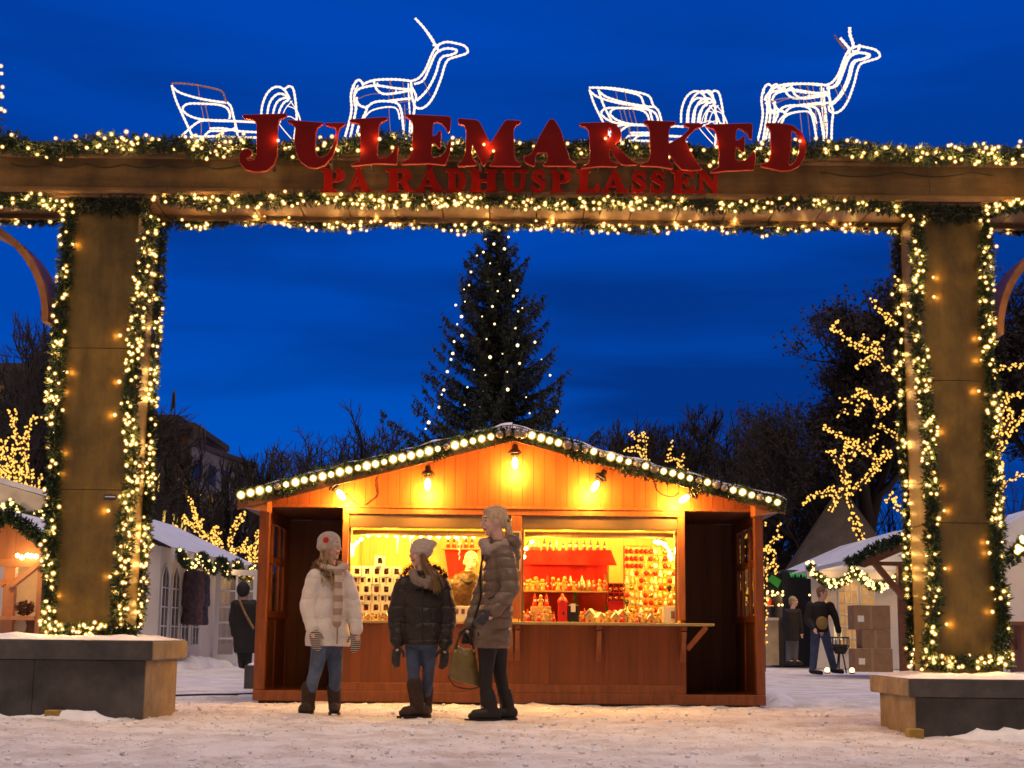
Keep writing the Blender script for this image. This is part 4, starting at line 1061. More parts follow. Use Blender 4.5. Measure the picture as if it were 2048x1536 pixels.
# counter front: boarded panels, skirting, shelf, brackets
mb = MB(); mb.box((XA, YS + 0.0, 0.20), (XB, YS + 0.045, ZK - 0.03)); mb.build('counter_front', M['stall_red'], stall)
mb = MB(); mb.box((XA, YS - 0.012, 0.117), (XB, YS + 0.045, 0.198)); mb.build('skirting', M['stall_post'], stall, bevel=0.004)
mb = MB(); mb.box((sx(1018), YS - 0.20, ZK - 0.028), (sx(1424), YS + 0.34, ZK)); mb.build('counter_shelf', M['counter'], stall, bevel=0.005)
mb = MB(); mb.box((XA + 0.002, YS - 0.018, ZK - 0.028), (sx(1018) - 0.002, YS + 0.34, ZK)); mb.build('counter_shelf', M['counter'], stall, bevel=0.005)
def bracket(x0, w):
    mb = MB(); zt = ZK - 0.03
    mb.box((x0, YS - 0.035, zt - 0.36), (x0 + w, YS - 0.001, zt))
    mb.box((x0 + 0.004, YS - 0.17, zt - 0.045), (x0 + w - 0.004, YS - 0.036, zt - 0.001))
    mb.beam((x0 + w / 2, YS - 0.155, zt - 0.05), (x0 + w / 2, YS - 0.04, zt - 0.26), w - 0.012, 0.035, Vector((0, 0, 1)))
    mb.build('bracket', M['stall_post'], stall)
for px in (1016, 1029, 1191, 1359): bracket(sx(px), 0.058)
mb = MB(); mb.beam((sx(1374), YS + 0.02, ZK - 0.26), (sx(1413), YS + 0.02, ZK - 0.035), 0.05, 0.05, Vector((0, 1, 0))); mb.build('flap_stay', M['stall_post_light'], stall)
for x in (sx(846), sx(1195) + 0.07):
    mb = MB(); mb.box((x, YS - 0.006, 0.2), (x + 0.045, YS - 0.0005, ZK - 0.03)); mb.build('cover_strip', M['stall_red'], stall)
# shutters rolled up over each opening, with bright trims
for x0, x1 in ((XA + 0.063, sx(1021) - 0.001), (sx(1042) + 0.001, XB - 0.076)):
    zt = ZP - 0.061
    mb = MB(); mb.box((x0, YS + 0.012, zt - 0.125), (x1, YS + 0.06, zt - 0.001)); s_ = mb.build('shutter', M['shutter'], stall)
    mb = MB(); mb.box((x0 + .002, YS + 0.004, zt - 0.140), (x1 - .002, YS + 0.055, zt - 0.126)); mb.build('trim', M['brass'], s_)
    mb = MB(); mb.tube([(x0 + 0.03, YS + 0.10, zt - 0.185), (x1 - 0.03, YS + 0.10, zt - 0.185)], 0.030, 10); mb.build('roller', M['stall_inner'], s_)
    mb = MB(); mb.box((x0 + .001, YS + 0.03, ZK + 0.002), (x0 + 0.022, YS + 0.085, zt - 0.141)); mb.build('window_jamb', M['shutter'], stall)
    mb = MB(); mb.box((x1 - 0.022, YS + 0.03, ZK + 0.002), (x1 - .001, YS + 0.085, zt - 0.141)); mb.build('window_jamb', M['shutter'], stall)
# lamp cable on the gable
def gz_pts(lst, z, Y): return [P(z[0] + x / z[2], z[1] + y / z[2], Y) for x, y in lst]
Z7, Z8 = (460, 840, 3.413), (1000, 840, 3.413)
mb = MB(); mb.tube(smooth_path(gz_pts([(790, 500), (850, 560), (905, 585), (960, 550), (1000, 510), (990, 430), (1000, 390)], Z7, YS - 0.008), 6), 0.005, 5); mb.build('lamp_cable', M['cable'], stall)
mb = MB(); mb.tube(smooth_path(gz_pts([(1060, 430), (1075, 480), (1120, 515), (1180, 525), (1220, 500)], Z8, YS - 0.008), 6), 0.005, 5); mb.build('lamp_cable', M['cable'], stall)

# small things fixed to the stall
# five flood lamps under the gable
glow('flood_bulb', (1.0, 0.72, 0.30), 14.0)
WARM = (1.0, 0.46, 0.07)
FLOOD = [(Z7, 745, 495, 38), (Z7, 1350, 420, 0), (Z7, 1945, 275, 0), (Z8, 660, 435, -32), (Z8, 1275, 528, -58)]
wh = ['slanted flood lamp at the low left end of the gable', 'upright flood lamp halfway up the left slope of the gable', 'upright flood lamp at the top of the gable under the ridge', 'tilted flood lamp halfway down the right slope of the gable', 'strongly tilted flood lamp at the low right end of the gable']
M['lamp_case'] = mat('lamp_case', (0.05, 0.035, 0.025), 0.4)
for (z, x, y, ang), lb in zip(FLOOD, wh):
    c = P(z[0] + x / z[2], z[1] + y / z[2], YS - 0.14)
    t = thing('flood_lamp', lb, 'lamp', c, 'flood lamps under the gable')
    q = Matrix.Rotation(rad(-ang), 3, 'Y')
    dn = q @ Vector((0, 0, -1))
    mb = MB(); mb.ball(c + dn * 0.03, (0.032, 0.032, 0.062), 10, 7, rot=q); mb.build('bulb', M['flood_bulb'], t)
    mb = MB(); mb.lathe(c - dn * 0.105, [(0.020, 0.06), (0.030, 0.05), (0.036, 0.0), (0.046, -0.045), (0.044, -0.058)], 12, rot=q); mb.build('lamp_holder', M['lamp_case'], t)
    mb = MB(); mb.lathe(c - dn * 0.075, [(0.05, 0.035), (0.075, 0.0), (0.070, -0.004)], 12, rot=q); mb.build('reflector', M['lamp_case'], t)
    mb = MB(); mb.tube([c - dn * 0.10, c - dn * 0.13 + Vector((0, 0.05, 0.0)), Vector((c.x - dn.x * 0.13, YS - 0.002, c.z - dn.z * 0.13))], 0.012, 6); mb.build('bracket_arm', M['lamp_case'], t)
    lamp('flood_light', c + dn * 0.125 + Vector((0, -0.015, 0)), 38.0, WARM, 0.03, t)
# roof garland with globe bulbs
lit7 = [(75, 512), (140, 497), (203, 482), (265, 472), (383, 440), (447, 425), (507, 410), (568, 398), (631, 385), (690, 372), (750, 355), (811, 342), (873, 326), (933, 313), (993, 300), (1052, 287), (1113, 268), (1175, 257), (1236, 243), (1297, 228), (1358, 212), (1418, 197), (1536, 172), (1597, 157), (1658, 143), (1719, 128), (1780, 115)]
un7 = [(325, 455), (1478, 183), (1840, 98), (1900, 82)]
lit8 = [(218, 105), (281, 122), (339, 140), (399, 155), (640, 215), (757, 250), (816, 267), (877, 285), (993, 314), (1117, 350), (1179, 363), (1236, 381), (1296, 398), (1416, 425), (1592, 478), (1656, 493), (1718, 512), (1833, 543), (1894, 562)]
un8 = [(58, 82), (120, 92), (158, 98), (460, 172), (520, 190), (580, 203), (700, 232), (935, 300), (1055, 332), (1356, 412), (1476, 444), (1530, 462), (1775, 528)]
YG2 = YR0 - 0.075
M['globe_off'] = mat('globe_off', (0.22, 0.18, 0.14), 0.1, spec=0.8)
def roof_garland(lit, un, z, path, label, seed):
    R = random.Random(seed); pts = [P(x, y + 6, YG2 + 0.03) for x, y in path]
    t = garland(label, None, 0.098, 0, seed, dens=850, pts3=pts, group='globe-lit garlands on the stall roof', blade=(0.03, 0.065))
    put_bulbs(t, [P(z[0] + x / z[2], z[1] + y / z[2], YG2 - 0.055) for x, y in lit], BM_GLOBE, 100, 'globe_bulb')
    me = BM_GLOBE.copy(); me.materials.clear(); me.materials.append(M['globe_off'])
    put_bulbs(t, [P(z[0] + x / z[2], z[1] + y / z[2], YG2 - 0.03) for x, y in un], me, 100, 'unlit_globe')
    for (x, y) in lit[1::3]: lamp('globe_light', P(z[0] + x / z[2], z[1] + y / z[2], YG2 - 0.115) + Vector((0, 0, -0.015)), 0.9, (1.0, 0.56, 0.15), 0.02, t)
    # snow caught in the needles
    mb = MB(); q = resample(smooth_path(pts, 5), .03); vs = []; n_ = 7
    for i, c in enumerate(q):
        g = max(0, noise.noise(c * 3.1 + Vector((seed, 0, 0))) + .12); w_ = .012 + .07 * g; h_ = .004 + .035 * g
        up = .066 + .03 * noise.noise(c * 5)
        for k in range(n_):
            u = k / (n_ - 1) * 2 - 1; vs.append((c.x, c.y + .02 + u * w_ + .01 * noise.noise(c * 14 + Vector((k, 0, 0))), c.z + up + h_ * (1 - u * u) + .006 * noise.noise(c * 22 + Vector((0, k, 0)))))
    mb.add(vs, [(i * n_ + k, (i + 1) * n_ + k, (i + 1) * n_ + k + 1, i * n_ + k + 1) for i in range(len(q) - 1) for k in range(n_ - 1)], 0, True)
    mb.build('snow_cover', M['snow'], t)
roof_garland(lit7, un7, Z7, [(478, 992), (540, 976), (620, 955), (700, 934), (780, 914), (860, 894), (940, 874), (1000, 863), (1026, 860)], 'pine garland with a near-unbroken row of lit globe bulbs on the left roof edge', 61)
roof_garland(lit8, un8, Z8, [(1026, 860), (1070, 866), (1130, 884), (1200, 905), (1270, 925), (1350, 948), (1430, 968), (1500, 985), (1576, 1008)], 'pine garland with gaps of dead globe bulbs on the right roof edge', 62)
# small light plaque under the right eave
pz = P(1494, 1017, YS - 0.03)
# framed card on the middle post
mb = MB(); a, b_ = P(1016, 1062, YS - 0.03), P(1041, 1142, YS - 0.03)
mb.box((a.x, YS - 0.034, b_.z), (b_.x, YS - 0.016, a.z)); fr = mb.build('framed_notice', mat('frame_white', (0.75, 0.62, 0.38), 0.5))
mb = MB(); mb.box((a.x + 0.015, YS - 0.037, b_.z + 0.015), (b_.x - 0.015, YS - 0.0345, a.z - 0.015)); mb.build('board', mat('notice_dark', (0.10, 0.08, 0.05), 0.4), fr)
tag(fr, 'dark framed notice hanging on the post between the serving windows', 'notice')

# ---------------------------------------------------------------- lights inside
YI = YS + 0.16
Z1, Z2, Z3 = (680, 1030, 6.679), (1020, 1050, 7.317), (1190, 1050, 7.317)
glow('string_globe', (1.0, 0.70, 0.25), 9.0)
BM_STR = bulb_mesh('string_bulb', 0.026, M['string_globe'])
def string(label, pts, n_l, power):
    t = thing('string_lights', label, 'string lights', pts[0], 'globe strings inside the stall')
    put_bulbs(t, [p + Vector((0, 0, -0.028)) for p in pts], BM_STR, 100)
    mb = MB(); mb.tube(smooth_path(pts, 4), 0.006, 5); mb.build('flex', M['cable'], t)
    for i in range(n_l):
        p = pts[int((i + 0.5) * len(pts) / n_l)]
        lamp('string_light', p + Vector((0.03, 0.05, -0.07)), power, (1.0, 0.50, 0.08), 0.04, t)
string('long row of glowing globes across the top of the left serving window', gz_pts([(165, 490), (170, 430), (195, 365), (235, 330), (285, 285), (380, 235), (520, 232), (625, 235), (745, 238), (860, 240), (970, 242), (1085, 243), (1200, 246), (1320, 247), (1445, 249), (1555, 251), (1665, 253), (1785, 255)], Z1, YI), 3, 48)
string('three glowing globes at the upper left of the right serving window', gz_pts([(318, 205), (238, 303), (205, 427)], Z2, YI), 1, 20)
string('dense bunch of glowing globes in the upper right corner of the right serving window', gz_pts([(880, 205), (930, 215), (975, 222), (1020, 245), (1055, 285), (1085, 335), (1100, 400), (1110, 460)], Z3, YI), 1, 52)
for px in (760, 1010, 1140, 1290): lamp('room_light', (sx(px), YS + 0.95, ZP - 0.16), 46, (1.0, 0.50, 0.07), 0.12, stall)

# ---------------------------------------------------------------- goods
M['cloth_red'] = mat('cloth_red', (0.55, 0.010, 0.008), 0.8, noise_scale=6, noise_amt=0.2)
M['paint_red'] = mat('paint_red', (0.60, 0.015, 0.010), 0.35)
M['card_white'] = mat('card_white', (0.80, 0.76, 0.66), 0.6)
M['straw'] = mat('straw', (0.62, 0.42, 0.14), 0.7, noise_scale=60, noise_amt=0.35)
M['gold'] = mat('gold', (0.70, 0.46, 0.14), 0.25, metal=0.8)
M['skin_toy'] = mat('skin_toy', (0.62, 0.36, 0.20), 0.6)
M['ginger'] = mat('ginger', (0.48, 0.26, 0.09), 0.7)
M['black_gloss'] = mat('black_gloss', (0.015, 0.012, 0.012), 0.25)
M['green_toy'] = mat('green_toy', (0.06, 0.16, 0.05), 0.6)
M['brown_toy'] = mat('brown_toy', (0.16, 0.06, 0.03), 0.6)
# white boxes with a picture window
def gift_box(w, d, h, toy):
    mb = MB(); fw = w * 0.30; wz0, wz1 = h * 0.24, h * 0.80
    x0, x1 = -w / 2, w / 2
    mb.box((x0, -d / 2, 0), (x1, -d / 2 + 0.004, wz0)); mb.box((x0, -d / 2, wz1), (x1, -d / 2 + 0.004, h))
    mb.box((x0, -d / 2, wz0), (x0 + fw, -d / 2 + 0.004, wz1)); mb.box((x1 - fw * 0.7, -d / 2, wz0), (x1, -d / 2 + 0.004, wz1))
    mb.box((x0, -d / 2 + 0.004, 0), (x0 + 0.003, d / 2, h)); mb.box((x1 - 0.003, -d / 2 + 0.004, 0), (x1, d / 2, h)); mb.box((x0, d / 2 - 0.003, 0), (x1, d / 2, h))
    mb.box((x0 + .003, -d / 2 + 0.004, h - 0.003), (x1 - .003, d / 2 - .003, h)); mb.box((x0 + .003, -d / 2 + 0.004, 0), (x1 - .003, d / 2 - .003, 0.003))
    o = mb.build('gift_box', M['card_white'])
    t = MB(); r = min(w, h) * 0.2
    t.ball((0.005, -0.01, wz0 + r * 0.8), (r * 1.0, r * 0.7, r * 0.85), 8, 6); t.ball((0.008, -0.012, wz0 + r * 2.0), (r * 0.6, r * 0.6, r * 0.6), 8, 6, 1)
    t.box((x0 + .006, 0.012, 0.006), (x1 - .006, 0.018, h - 0.006), 2)
    t.build('ornament', [toy, M['skin_toy'], M['straw'] if h > .1 else M['brown_toy']], o)
    return o
protos = [gift_box(0.098, 0.09, 0.108, m) for m in (M['brown_toy'], M['paint_red'], M['gold'], M['straw'])] + [gift_box(0.064, 0.09, 0.076, m) for m in (M['brown_toy'], M['ginger'])]
used = [False] * 6
YBX = YS + 0.30
gx = sx(702, YBX)
R = random.Random(9)
def put(proto_i, loc, lab, grp, name=None):
    global used
    p = protos[proto_i]
    if not used[proto_i]: o = p; used[proto_i] = True
    else:
        o = p.copy(); COL.objects.link(o)
        for ch in p.children:
            c = ch.copy(); COL.objects.link(c); c.parent = o
    o.location = loc; tag(o, lab, 'box', grp); return o
zz = ZK + 0.001
for r, (kind, n) in enumerate((('s', 7), ('b', 5), ('s', 7), ('b', 5), ('s', 7), ('b', 5), ('b', 1))):
    w_ = .0665 if kind == 's' else .1015
    for k in range(n):
        x = gx + w_ / 2 + k * (.505 / n) + R.uniform(-.002, .002) if n > 1 else gx + 0.05 + 2.3 * 0.1015
        put(R.randrange(4, 6) if kind == 's' else R.randrange(4), (x, YBX + R.uniform(-.012, .012), zz), 'single white window box standing on top of the stacked boxes' if n == 1 else ('smaller' if kind == 's' else 'larger') + ' white box with a toy in its window, in the stacked wall of boxes', None if n == 1 else ('smaller' if kind == 's' else 'larger') + ' white window boxes stacked on the counter')
    zz += .0765 if kind == 's' else .1085
mb = MB(); a = P(904, 1240, YS + 0.2); 
x0, x1 = sx(903, YS + .2), sx(948, YS + .2)
mb.box((x0, YS + 0.16, ZK + 0.001), (x1, YS + 0.26, ZK + 0.155)); dbx = mb.build('display_box', M['card_white'], bevel=0.004)
mb = MB()
for k in range(3): mb.box((x0 + 0.035 + k * 0.065, YS + 0.157, ZK + 0.075), (x0 + 0.07 + k * 0.065, YS + 0.1595, ZK + 0.125))
mb.build('picture', M['brown_toy'], dbx); tag(dbx, 'wide white box with three small pictures in front of the seller', 'box')
# hanging white tinsel drops
for (x, y0, y1, lb) in ((765, 260, 520, 'thin white icicle ornament nearest the box wall'), (950, 260, 390, 'short white icicle ornament above the hat of the girl in black'), (1190, 260, 330, 'short thick white icicle ornament right of the girl in black'), (1595, 260, 600, 'long twisted white icicle ornament in front of the red cloth')):
    p0, p1 = P(680 + x / 6.679, 1030 + y0 / 6.679, YI + .02), P(680 + x / 6.679, 1030 + y1 / 6.679, YI + .02)
    mb = MB(); n = 16; pts = [p0.lerp(p1, i / n) + Vector((0.006 * math.sin(i * 1.9), 0.006 * math.cos(i * 1.9), 0)) for i in range(n + 1)]
    mb.tube(pts, [0.014 * (1 - 0.6 * i / n) * (1.2 if i % 3 == 0 else 0.8) for i in range(n + 1)], 6)
    o = mb.build('icicle_ornament', M['card_white']); tag(o, lb, 'ornament')
# red cloths: banner behind the seller, covered shelf in the right window
def drape(name, corners, y, folds, label, cat, depth=0.012, sag=0.0):
    """A hanging cloth between four corners (x, z), with soft vertical folds."""
    (ax, az), (bx, bz), (cx, cz), (dx, dz) = corners; nx, nz_ = 40, 12; vs = []
    for j in range(nz_ + 1):
        for i in range(nx + 1):
            u, v = i / nx, j / nz_
            x = (ax + (bx - ax) * u) * (1 - v) + (dx + (cx - dx) * u) * v; z = (az + (bz - az) * u) * (1 - v) + (dz + (cz - dz) * u) * v
            vs.append((x, y + depth * math.sin(u * folds * 6.28) * (0.3 + v) + 0.01 * noise.noise((x * 7, z * 7, 2)), z - sag * math.sin(math.pi * u) * v))
    k = len(vs); vs += [(x, yy + 0.004, z) for x, yy, z in vs]
    fs = [(j * (nx + 1) + i, j * (nx + 1) + i + 1, (j + 1) * (nx + 1) + i + 1, (j + 1) * (nx + 1) + i) for j in range(nz_) for i in range(nx)]
    fs += [tuple(q + k for q in f[::-1]) for f in fs]
    mb = MB(); mb.add(vs, fs, 0, True); o = mb.build(name, M['cloth_red']); return tag(o, label, cat)
YW = YBK - 0.10
def wx(px, py, Y): p = P(px, py, Y); return (p.x, p.z)
drape('red_cloth', [wx(889, 1098, YW), wx(955, 1096, YW), wx(950, 1185, YW), wx(902, 1185, YW)], YW, 3, 'red cloth hung on the wall behind the seller', 'cloth')
YSH = YS + 0.95
drape('red_cloth', [wx(1036, 1102, YSH), wx(1222, 1100, YSH), wx(1234, 1131, YSH), wx(1036, 1128, YSH)], YSH, 4, 'red cloth valance over the display shelf in the right window', 'cloth')
drape('red_cloth', [wx(1036, 1120, YSH + .12), wx(1216, 1120, YSH + .12), wx(1212, 1178, YSH + .12), wx(1036, 1178, YSH + .12)], YSH + .12, 5, 'red cloth backing of the display shelf', 'cloth')
def shelf(y, px0, px1, py, d, label, m):
    a, b_ = P(px0, py, y), P(px1, py, y); mb = MB(); mb.box((a.x, y, a.z - 0.016), (b_.x, y + d, a.z)); t = thing('shelf', label, 'shelf', (a.x, y, a.z))
    mb.build('board', m, t)
    for x in (a.x + 0.03, b_.x - 0.03, (a.x + b_.x) * .5 + .12):
        q = MB(); q.box((x - 0.015, y + d - 0.03, ZK + 0.001), (x + 0.015, y + d - 0.002, a.z - 0.017)); q.build('upright', M['green_toy'], t)
    return a.z
YF = YSH - 0.22
zs1 = shelf(YF, 1040, 1222, 1180, 0.24, 'wooden display shelf full of small figures behind the right serving window', M['counter'])
zs0 = shelf(YSH + 0.005, 1036, 1222, 1101, 0.16, 'upper shelf above the red valance carrying gnome figures', M['cloth_red'])
mb = MB(); mb.box((sx(1036, YSH + .3), YSH + 0.26, ZK), (sx(1225, YSH + .3), YSH + 0.28, zs1 + 0.0)); o = mb.build('red_cloth', mat('cloth_maroon', (0.20, 0.006, 0.008), 0.9)); tag(o, 'dark red cloth hung below the display shelf', 'cloth')
# figure kinds
def fig_gnome(h, hat, coat):
    mb = MB(); mb.lathe((0, 0, 0), [(h * .19, 0), (h * .21, h * .08), (h * .15, h * .38), (h * .06, h * .46)], 10); b = mb.build('gnome_figure', coat)
    mb = MB(); mb.ball((0, -h * .02, h * .50), (h * .12, h * .11, h * .11), 9, 6); mb.build('head', M['skin_toy'], b)
    mb = MB(); mb.lathe((0, 0, h * .55), [(h * .15, 0), (h * .11, h * .12), (h * .05, h * .3), (h * .015, h * .44)], 10); mb.build('hat', hat, b)
    mb = MB(); mb.ball((0, -h * .10, h * .41), (h * .10, h * .06, h * .13), 8, 6); mb.build('beard', M['card_white'], b)
    return b
def fig_straw(h):
    mb = MB(); mb.ball((0, 0, h * .84), h * .15, 9, 6); mb.lathe((0, 0, 0), [(h * .26, 0), (h * .20, h * .2), (h * .09, h * .52), (h * .10, h * .66), (h * .04, h * .72)], 9)
    mb.tube([(-h * .08, -.01, h * .62), (-h * .26, -.02, h * .50), (-h * .16, -.03, h * .40)], h * .05, 6); mb.tube([(h * .08, -.01, h * .62), (h * .26, -.02, h * .52), (h * .20, -.03, h * .38)], h * .05, 6)
    b = mb.build('straw_figure', M['straw'])
    mb = MB(); mb.lathe((0, 0, h * .66), [(h * .10, 0), (h * .13, h * .03), (h * .10, h * .06)], 9); mb.build('ribbon', M['paint_red'], b)
    return b
def fig_ginger(h):
    mb = MB()
    mb.ball((0, 0, h * .80), (h * .17, h * .09, h * .17), 9, 6); mb.ball((0, 0, h * .48), (h * .20, h * .10, h * .24), 9, 6)
    for s in (-1, 1): mb.tube([(s * h * .10, 0, h * .58), (s * h * .30, 0, h * .52)], h * .075, 6); mb.tube([(s * h * .08, 0, h * .34), (s * h * .13, 0, h * .02)], h * .085, 6)
    b = mb.build('teddy_figure', M['ginger'])
    mb = MB(); mb.ball((0, -h * .08, h * .76), (h * .07, h * .05, h * .06), 7, 5); mb.build('muzzle', M['straw'], b)
    return b
def fig_house(h):
    mb = MB(); mb.box((-h * .35, -h * .3, 0), (h * .35, h * .3, h * .5)); mb.prism([(-h * .35, h * .5), (h * .35, h * .5), (0, h * .9)], -h * .3, h * .3); b = mb.build('model_house', M['straw'])
    mb = MB(); mb.prism([(-h * .45, h * .46), (0, h * .97), (h * .45, h * .46), (h * .42, h * .58), (0, h * 1.06), (-h * .42, h * .58)], -h * .38, h * .38); mb.build('roof', M['card_white'], b)
    mb = MB(); mb.box((-h * .12, -h * .31, 0.002), (h * .12, -h * .302, h * .3)); mb.build('door', M['paint_red'], b)
    return b
kinds = {'gnome': fig_gnome(0.12, M['paint_red'], M['paint_red']), 'pale': fig_gnome(0.12, M['card_white'], M['brown_toy']), 'straw': fig_straw(0.11), 'teddy': fig_ginger(0.11), 'house': fig_house(0.10)}
kused = {}
def fig(kind, loc, lab, grp, s=1.0, rz=0.0):
    p = kinds[kind]
    if kind not in kused: o = p; kused[kind] = 1
    else:
        o = p.copy(); COL.objects.link(o)
        for ch in p.children:
            c = ch.copy(); COL.objects.link(c); c.parent = o
    o.location = loc; o.scale = (s, s, s); o.rotation_euler = (0, 0, rz)
    tag(o, lab, 'figurine', grp); return o
R = random.Random(21)
for i in range(17):        # on the display shelf
    px = 1044 + i * 10.4; k = R.choice(['straw', 'straw', 'teddy', 'gnome', 'pale'])
    fig(k, (sx(px, YF), YF + 0.07 + R.uniform(-.03, .03), zs1 + 0.001), {'straw': 'small straw figure with a red ribbon in the row on the display shelf', 'teddy': 'small brown bear figure in the row on the display shelf', 'gnome': 'small red gnome in the row on the display shelf', 'pale': 'small gnome in a white hat in the row on the display shelf'}[k], 'figures on the display shelf, ' + k, R.uniform(.85, 1.25), R.uniform(-.5, .5))
for i in range(15):        # a second row further back
    px = 1048 + i * 11.6; k = R.choice(['straw', 'gnome', 'teddy', 'pale'])
    fig(k, (sx(px, YF + .15), YF + .17, zs1 + .001), {'straw': 'small straw figure in the back row on the display shelf', 'teddy': 'small brown bear figure in the back row on the display shelf', 'gnome': 'small red gnome in the back row on the display shelf', 'pale': 'small gnome in a white hat in the back row on the display shelf'}[k], 'figures in the back row of the display shelf, ' + k, R.uniform(1.1, 1.5), R.uniform(-.5, .5))
for i in range(24):        # crowded along the back of the counter
    px = 1046 + i * 12.3
    if 1112 < px < 1162: continue
    k = R.choice(['straw', 'gnome', 'teddy', 'house', 'pale'])
    fig(k, (sx(px, YS + .27), YS + .25 + R.uniform(-.02, .03), ZK + .001), {'straw': 'straw figure in the back row on the right counter', 'teddy': 'brown bear figure in the back row on the right counter', 'gnome': 'red gnome in the back row on the right counter', 'house': 'model house in the back row on the right counter', 'pale': 'white-hatted gnome in the back row on the right counter'}[k], 'back row of the right counter, ' + k, R.uniform(.9, 1.45), R.uniform(-.5, .5))
for i, px in enumerate((1060, 1068, 1076, 1088, 1100, 1112, 1126, 1140, 1153, 1168, 1181, 1196, 1210)):   # on the upper shelf
    k = 'pale' if i in (0, 1, 2, 5) else 'gnome'
    fig(k, (sx(px, YSH), YSH + 0.05, zs0 + 0.001), 'gnome in a white hat on the upper shelf' if k == 'pale' else 'red gnome on the upper shelf above the valance', 'gnomes on the upper shelf, ' + k, R.uniform(.95, 1.2), R.uniform(-.4, .4))
mb = MB(); a_, b_ = P(886, 1097, YW), P(960, 1097, YW); mb.box((a_.x, YW - .11, a_.z - .014), (b_.x, YW + .06, a_.z)); o = mb.build('wall_shelf', M['counter']); tag(o, 'narrow wall shelf with gnomes above the red cloth behind the seller', 'shelf')
for i, px in enumerate((894, 906, 918, 930, 942)): fig('gnome', (sx(px, YW), YW - .07, a_.z + .001), 'red gnome on the narrow shelf behind the seller', 'gnomes on the narrow shelf', 1.0, R.uniform(-.4, .4))
for i, px in enumerate((712, 722, 735, 746, 760, 772)):
    fig(('straw', 'teddy', 'house')[i % 3], (sx(px, YS + .1), YS + .10 + R.uniform(-.03, .03), ZK + .001), {'straw': 'straw figure at the front edge of the left counter', 'teddy': 'brown bear figure at the front edge of the left counter', 'house': 'little model house at the front edge of the left counter'}[('straw', 'teddy', 'house')[i % 3]], 'goods on the left counter, ' + ('straw', 'teddy', 'house')[i % 3], R.uniform(.55, .8), R.uniform(-.5, .5))
# on the counter
YC = YS + 0.14
cnt = [('straw', 1047, 1.0), ('gnome', 1056, 1.1), ('teddy', 1066, 1.2), ('gnome', 1078, 1.0), ('straw', 1090, 1.25), ('teddy', 1101, 1.1), ('teddy', 1166, 1.1), ('teddy', 1180, 1.2), ('teddy', 1194, 1.15), ('house', 1181, .9), ('house', 1200, 1.0), ('straw', 1216, 1.0), ('house', 1232, 1.0), ('gnome', 1246, .9), ('straw', 1262, 1.0), ('gnome', 1276, .8), ('straw', 1288, .9), ('house', 1304, .9), ('straw', 1318, 1.0)]
names = {'straw': 'straw figure with a red ribbon standing on the right counter', 'gnome': 'red gnome standing on the right counter', 'teddy': 'brown bear figure standing on the right counter', 'house': 'little model house with a white roof on the right counter'}
for k, px, s in cnt:
    row2 = k == 'teddy' and px > 1150
    fig(k, (sx(px), YC + (0.16 if row2 else R.uniform(-.05, .06)), ZK + 0.001), names[k], 'goods on the right counter, ' + k, s, R.uniform(-.6, .6))
# crates that raise goods
mb = MB(); mb.box((sx(1062), YS + 0.20, ZK + .001), (sx(1103), YS + 0.33, ZK + 0.16)); o = mb.build('display_crate', M['straw'], bevel=.004); tag(o, 'straw-coloured crate on the counter left of the red lantern', 'crate')
for i, px in enumerate((1070, 1082, 1094)): fig(('gnome', 'straw', 'gnome')[i], (sx(px), YS + 0.26, ZK + 0.161), 'red gnome on the straw-coloured crate' if i != 1 else 'straw figure between two gnomes on the straw-coloured crate', 'gnomes on the crate' if i != 1 else None, 1.1, R.uniform(-.4, .4))
# red lantern and black box
x = sx(1126); mb = MB(); w = 0.047
mb.box((x - w, YC - .02, ZK + .001), (x + w, YC + .07, ZK + .2)); lt = mb.build('lantern', M['paint_red'], bevel=.004)
mb = MB(); mb.lathe((x, YC + .025, ZK + .201), [(0.06, 0), (0.045, 0.03), (0.015, 0.07), (0.012, 0.09)], 4); mb.build('roof', M['paint_red'], lt)
mb = MB(); mb.ball((x + 0.01, YC - .021, ZK + .09), (0.010, 0.004, 0.018), 8, 6); mb.build('keyhole', M['black_gloss'], lt)
tag(lt, 'red lantern with a pointed lid on the right counter', 'lantern')
x = sx(1148); mb = MB(); mb.box((x - .055, YC - .02, ZK + .001), (x + .055, YC + .07, ZK + .175)); bb = mb.build('black_box', M['black_gloss'], bevel=.005)
mb = MB(); mb.box((x - .028, YC - .0235, ZK + .105), (x + .02, YC - .0205, ZK + .19)); mb.build('price_card', M['card_white'], bb)
tag(bb, 'black box with a white card beside the red lantern', 'box')
# crate of six baubles
M['bauble_gold'] = M['gold']
mb = MB(); xx0, xx1 = sx(1216, YF), sx(1250, YF); z0, z1 = P(1230, 1203, YF).z, P(1230, 1167, YF).z
for zz in (z0, (z0 + z1) / 2, z1): mb.box((xx0, YF, zz - .006), (xx1, YF + .09, zz + .006))
for k in range(4): q = xx0 + (xx1 - xx0) * k / 3; mb.box((q - .005, YF + .001, z0 + .0061), (q + .005, YF + .089, (z0 + z1) / 2 - .0061)); mb.box((q - .005, YF + .001, (z0 + z1) / 2 + .0061), (q + .005, YF + .089, z1 - .0061))
mb.box((xx0 - .004, YF + .0901, z0 - .05), (xx1 + .004, YF + .1, z1)); mb.box((xx0 + .01, YF + .02, ZK + .001), (xx1 - .01, YF + .08, z0 - .0065))
o = mb.build('bauble_crate', M['paint_red']); tag(o, 'red pigeonhole crate holding six golden baubles', 'crate')
bm_ = MB(); bm_.ball((0, 0, 0.03), 0.03, 12, 8); bm_.lathe((0, 0, 0.058), [(0.009, 0), (0.009, 0.012)], 8); B0 = bm_.build('bauble', M['gold'])
first = True
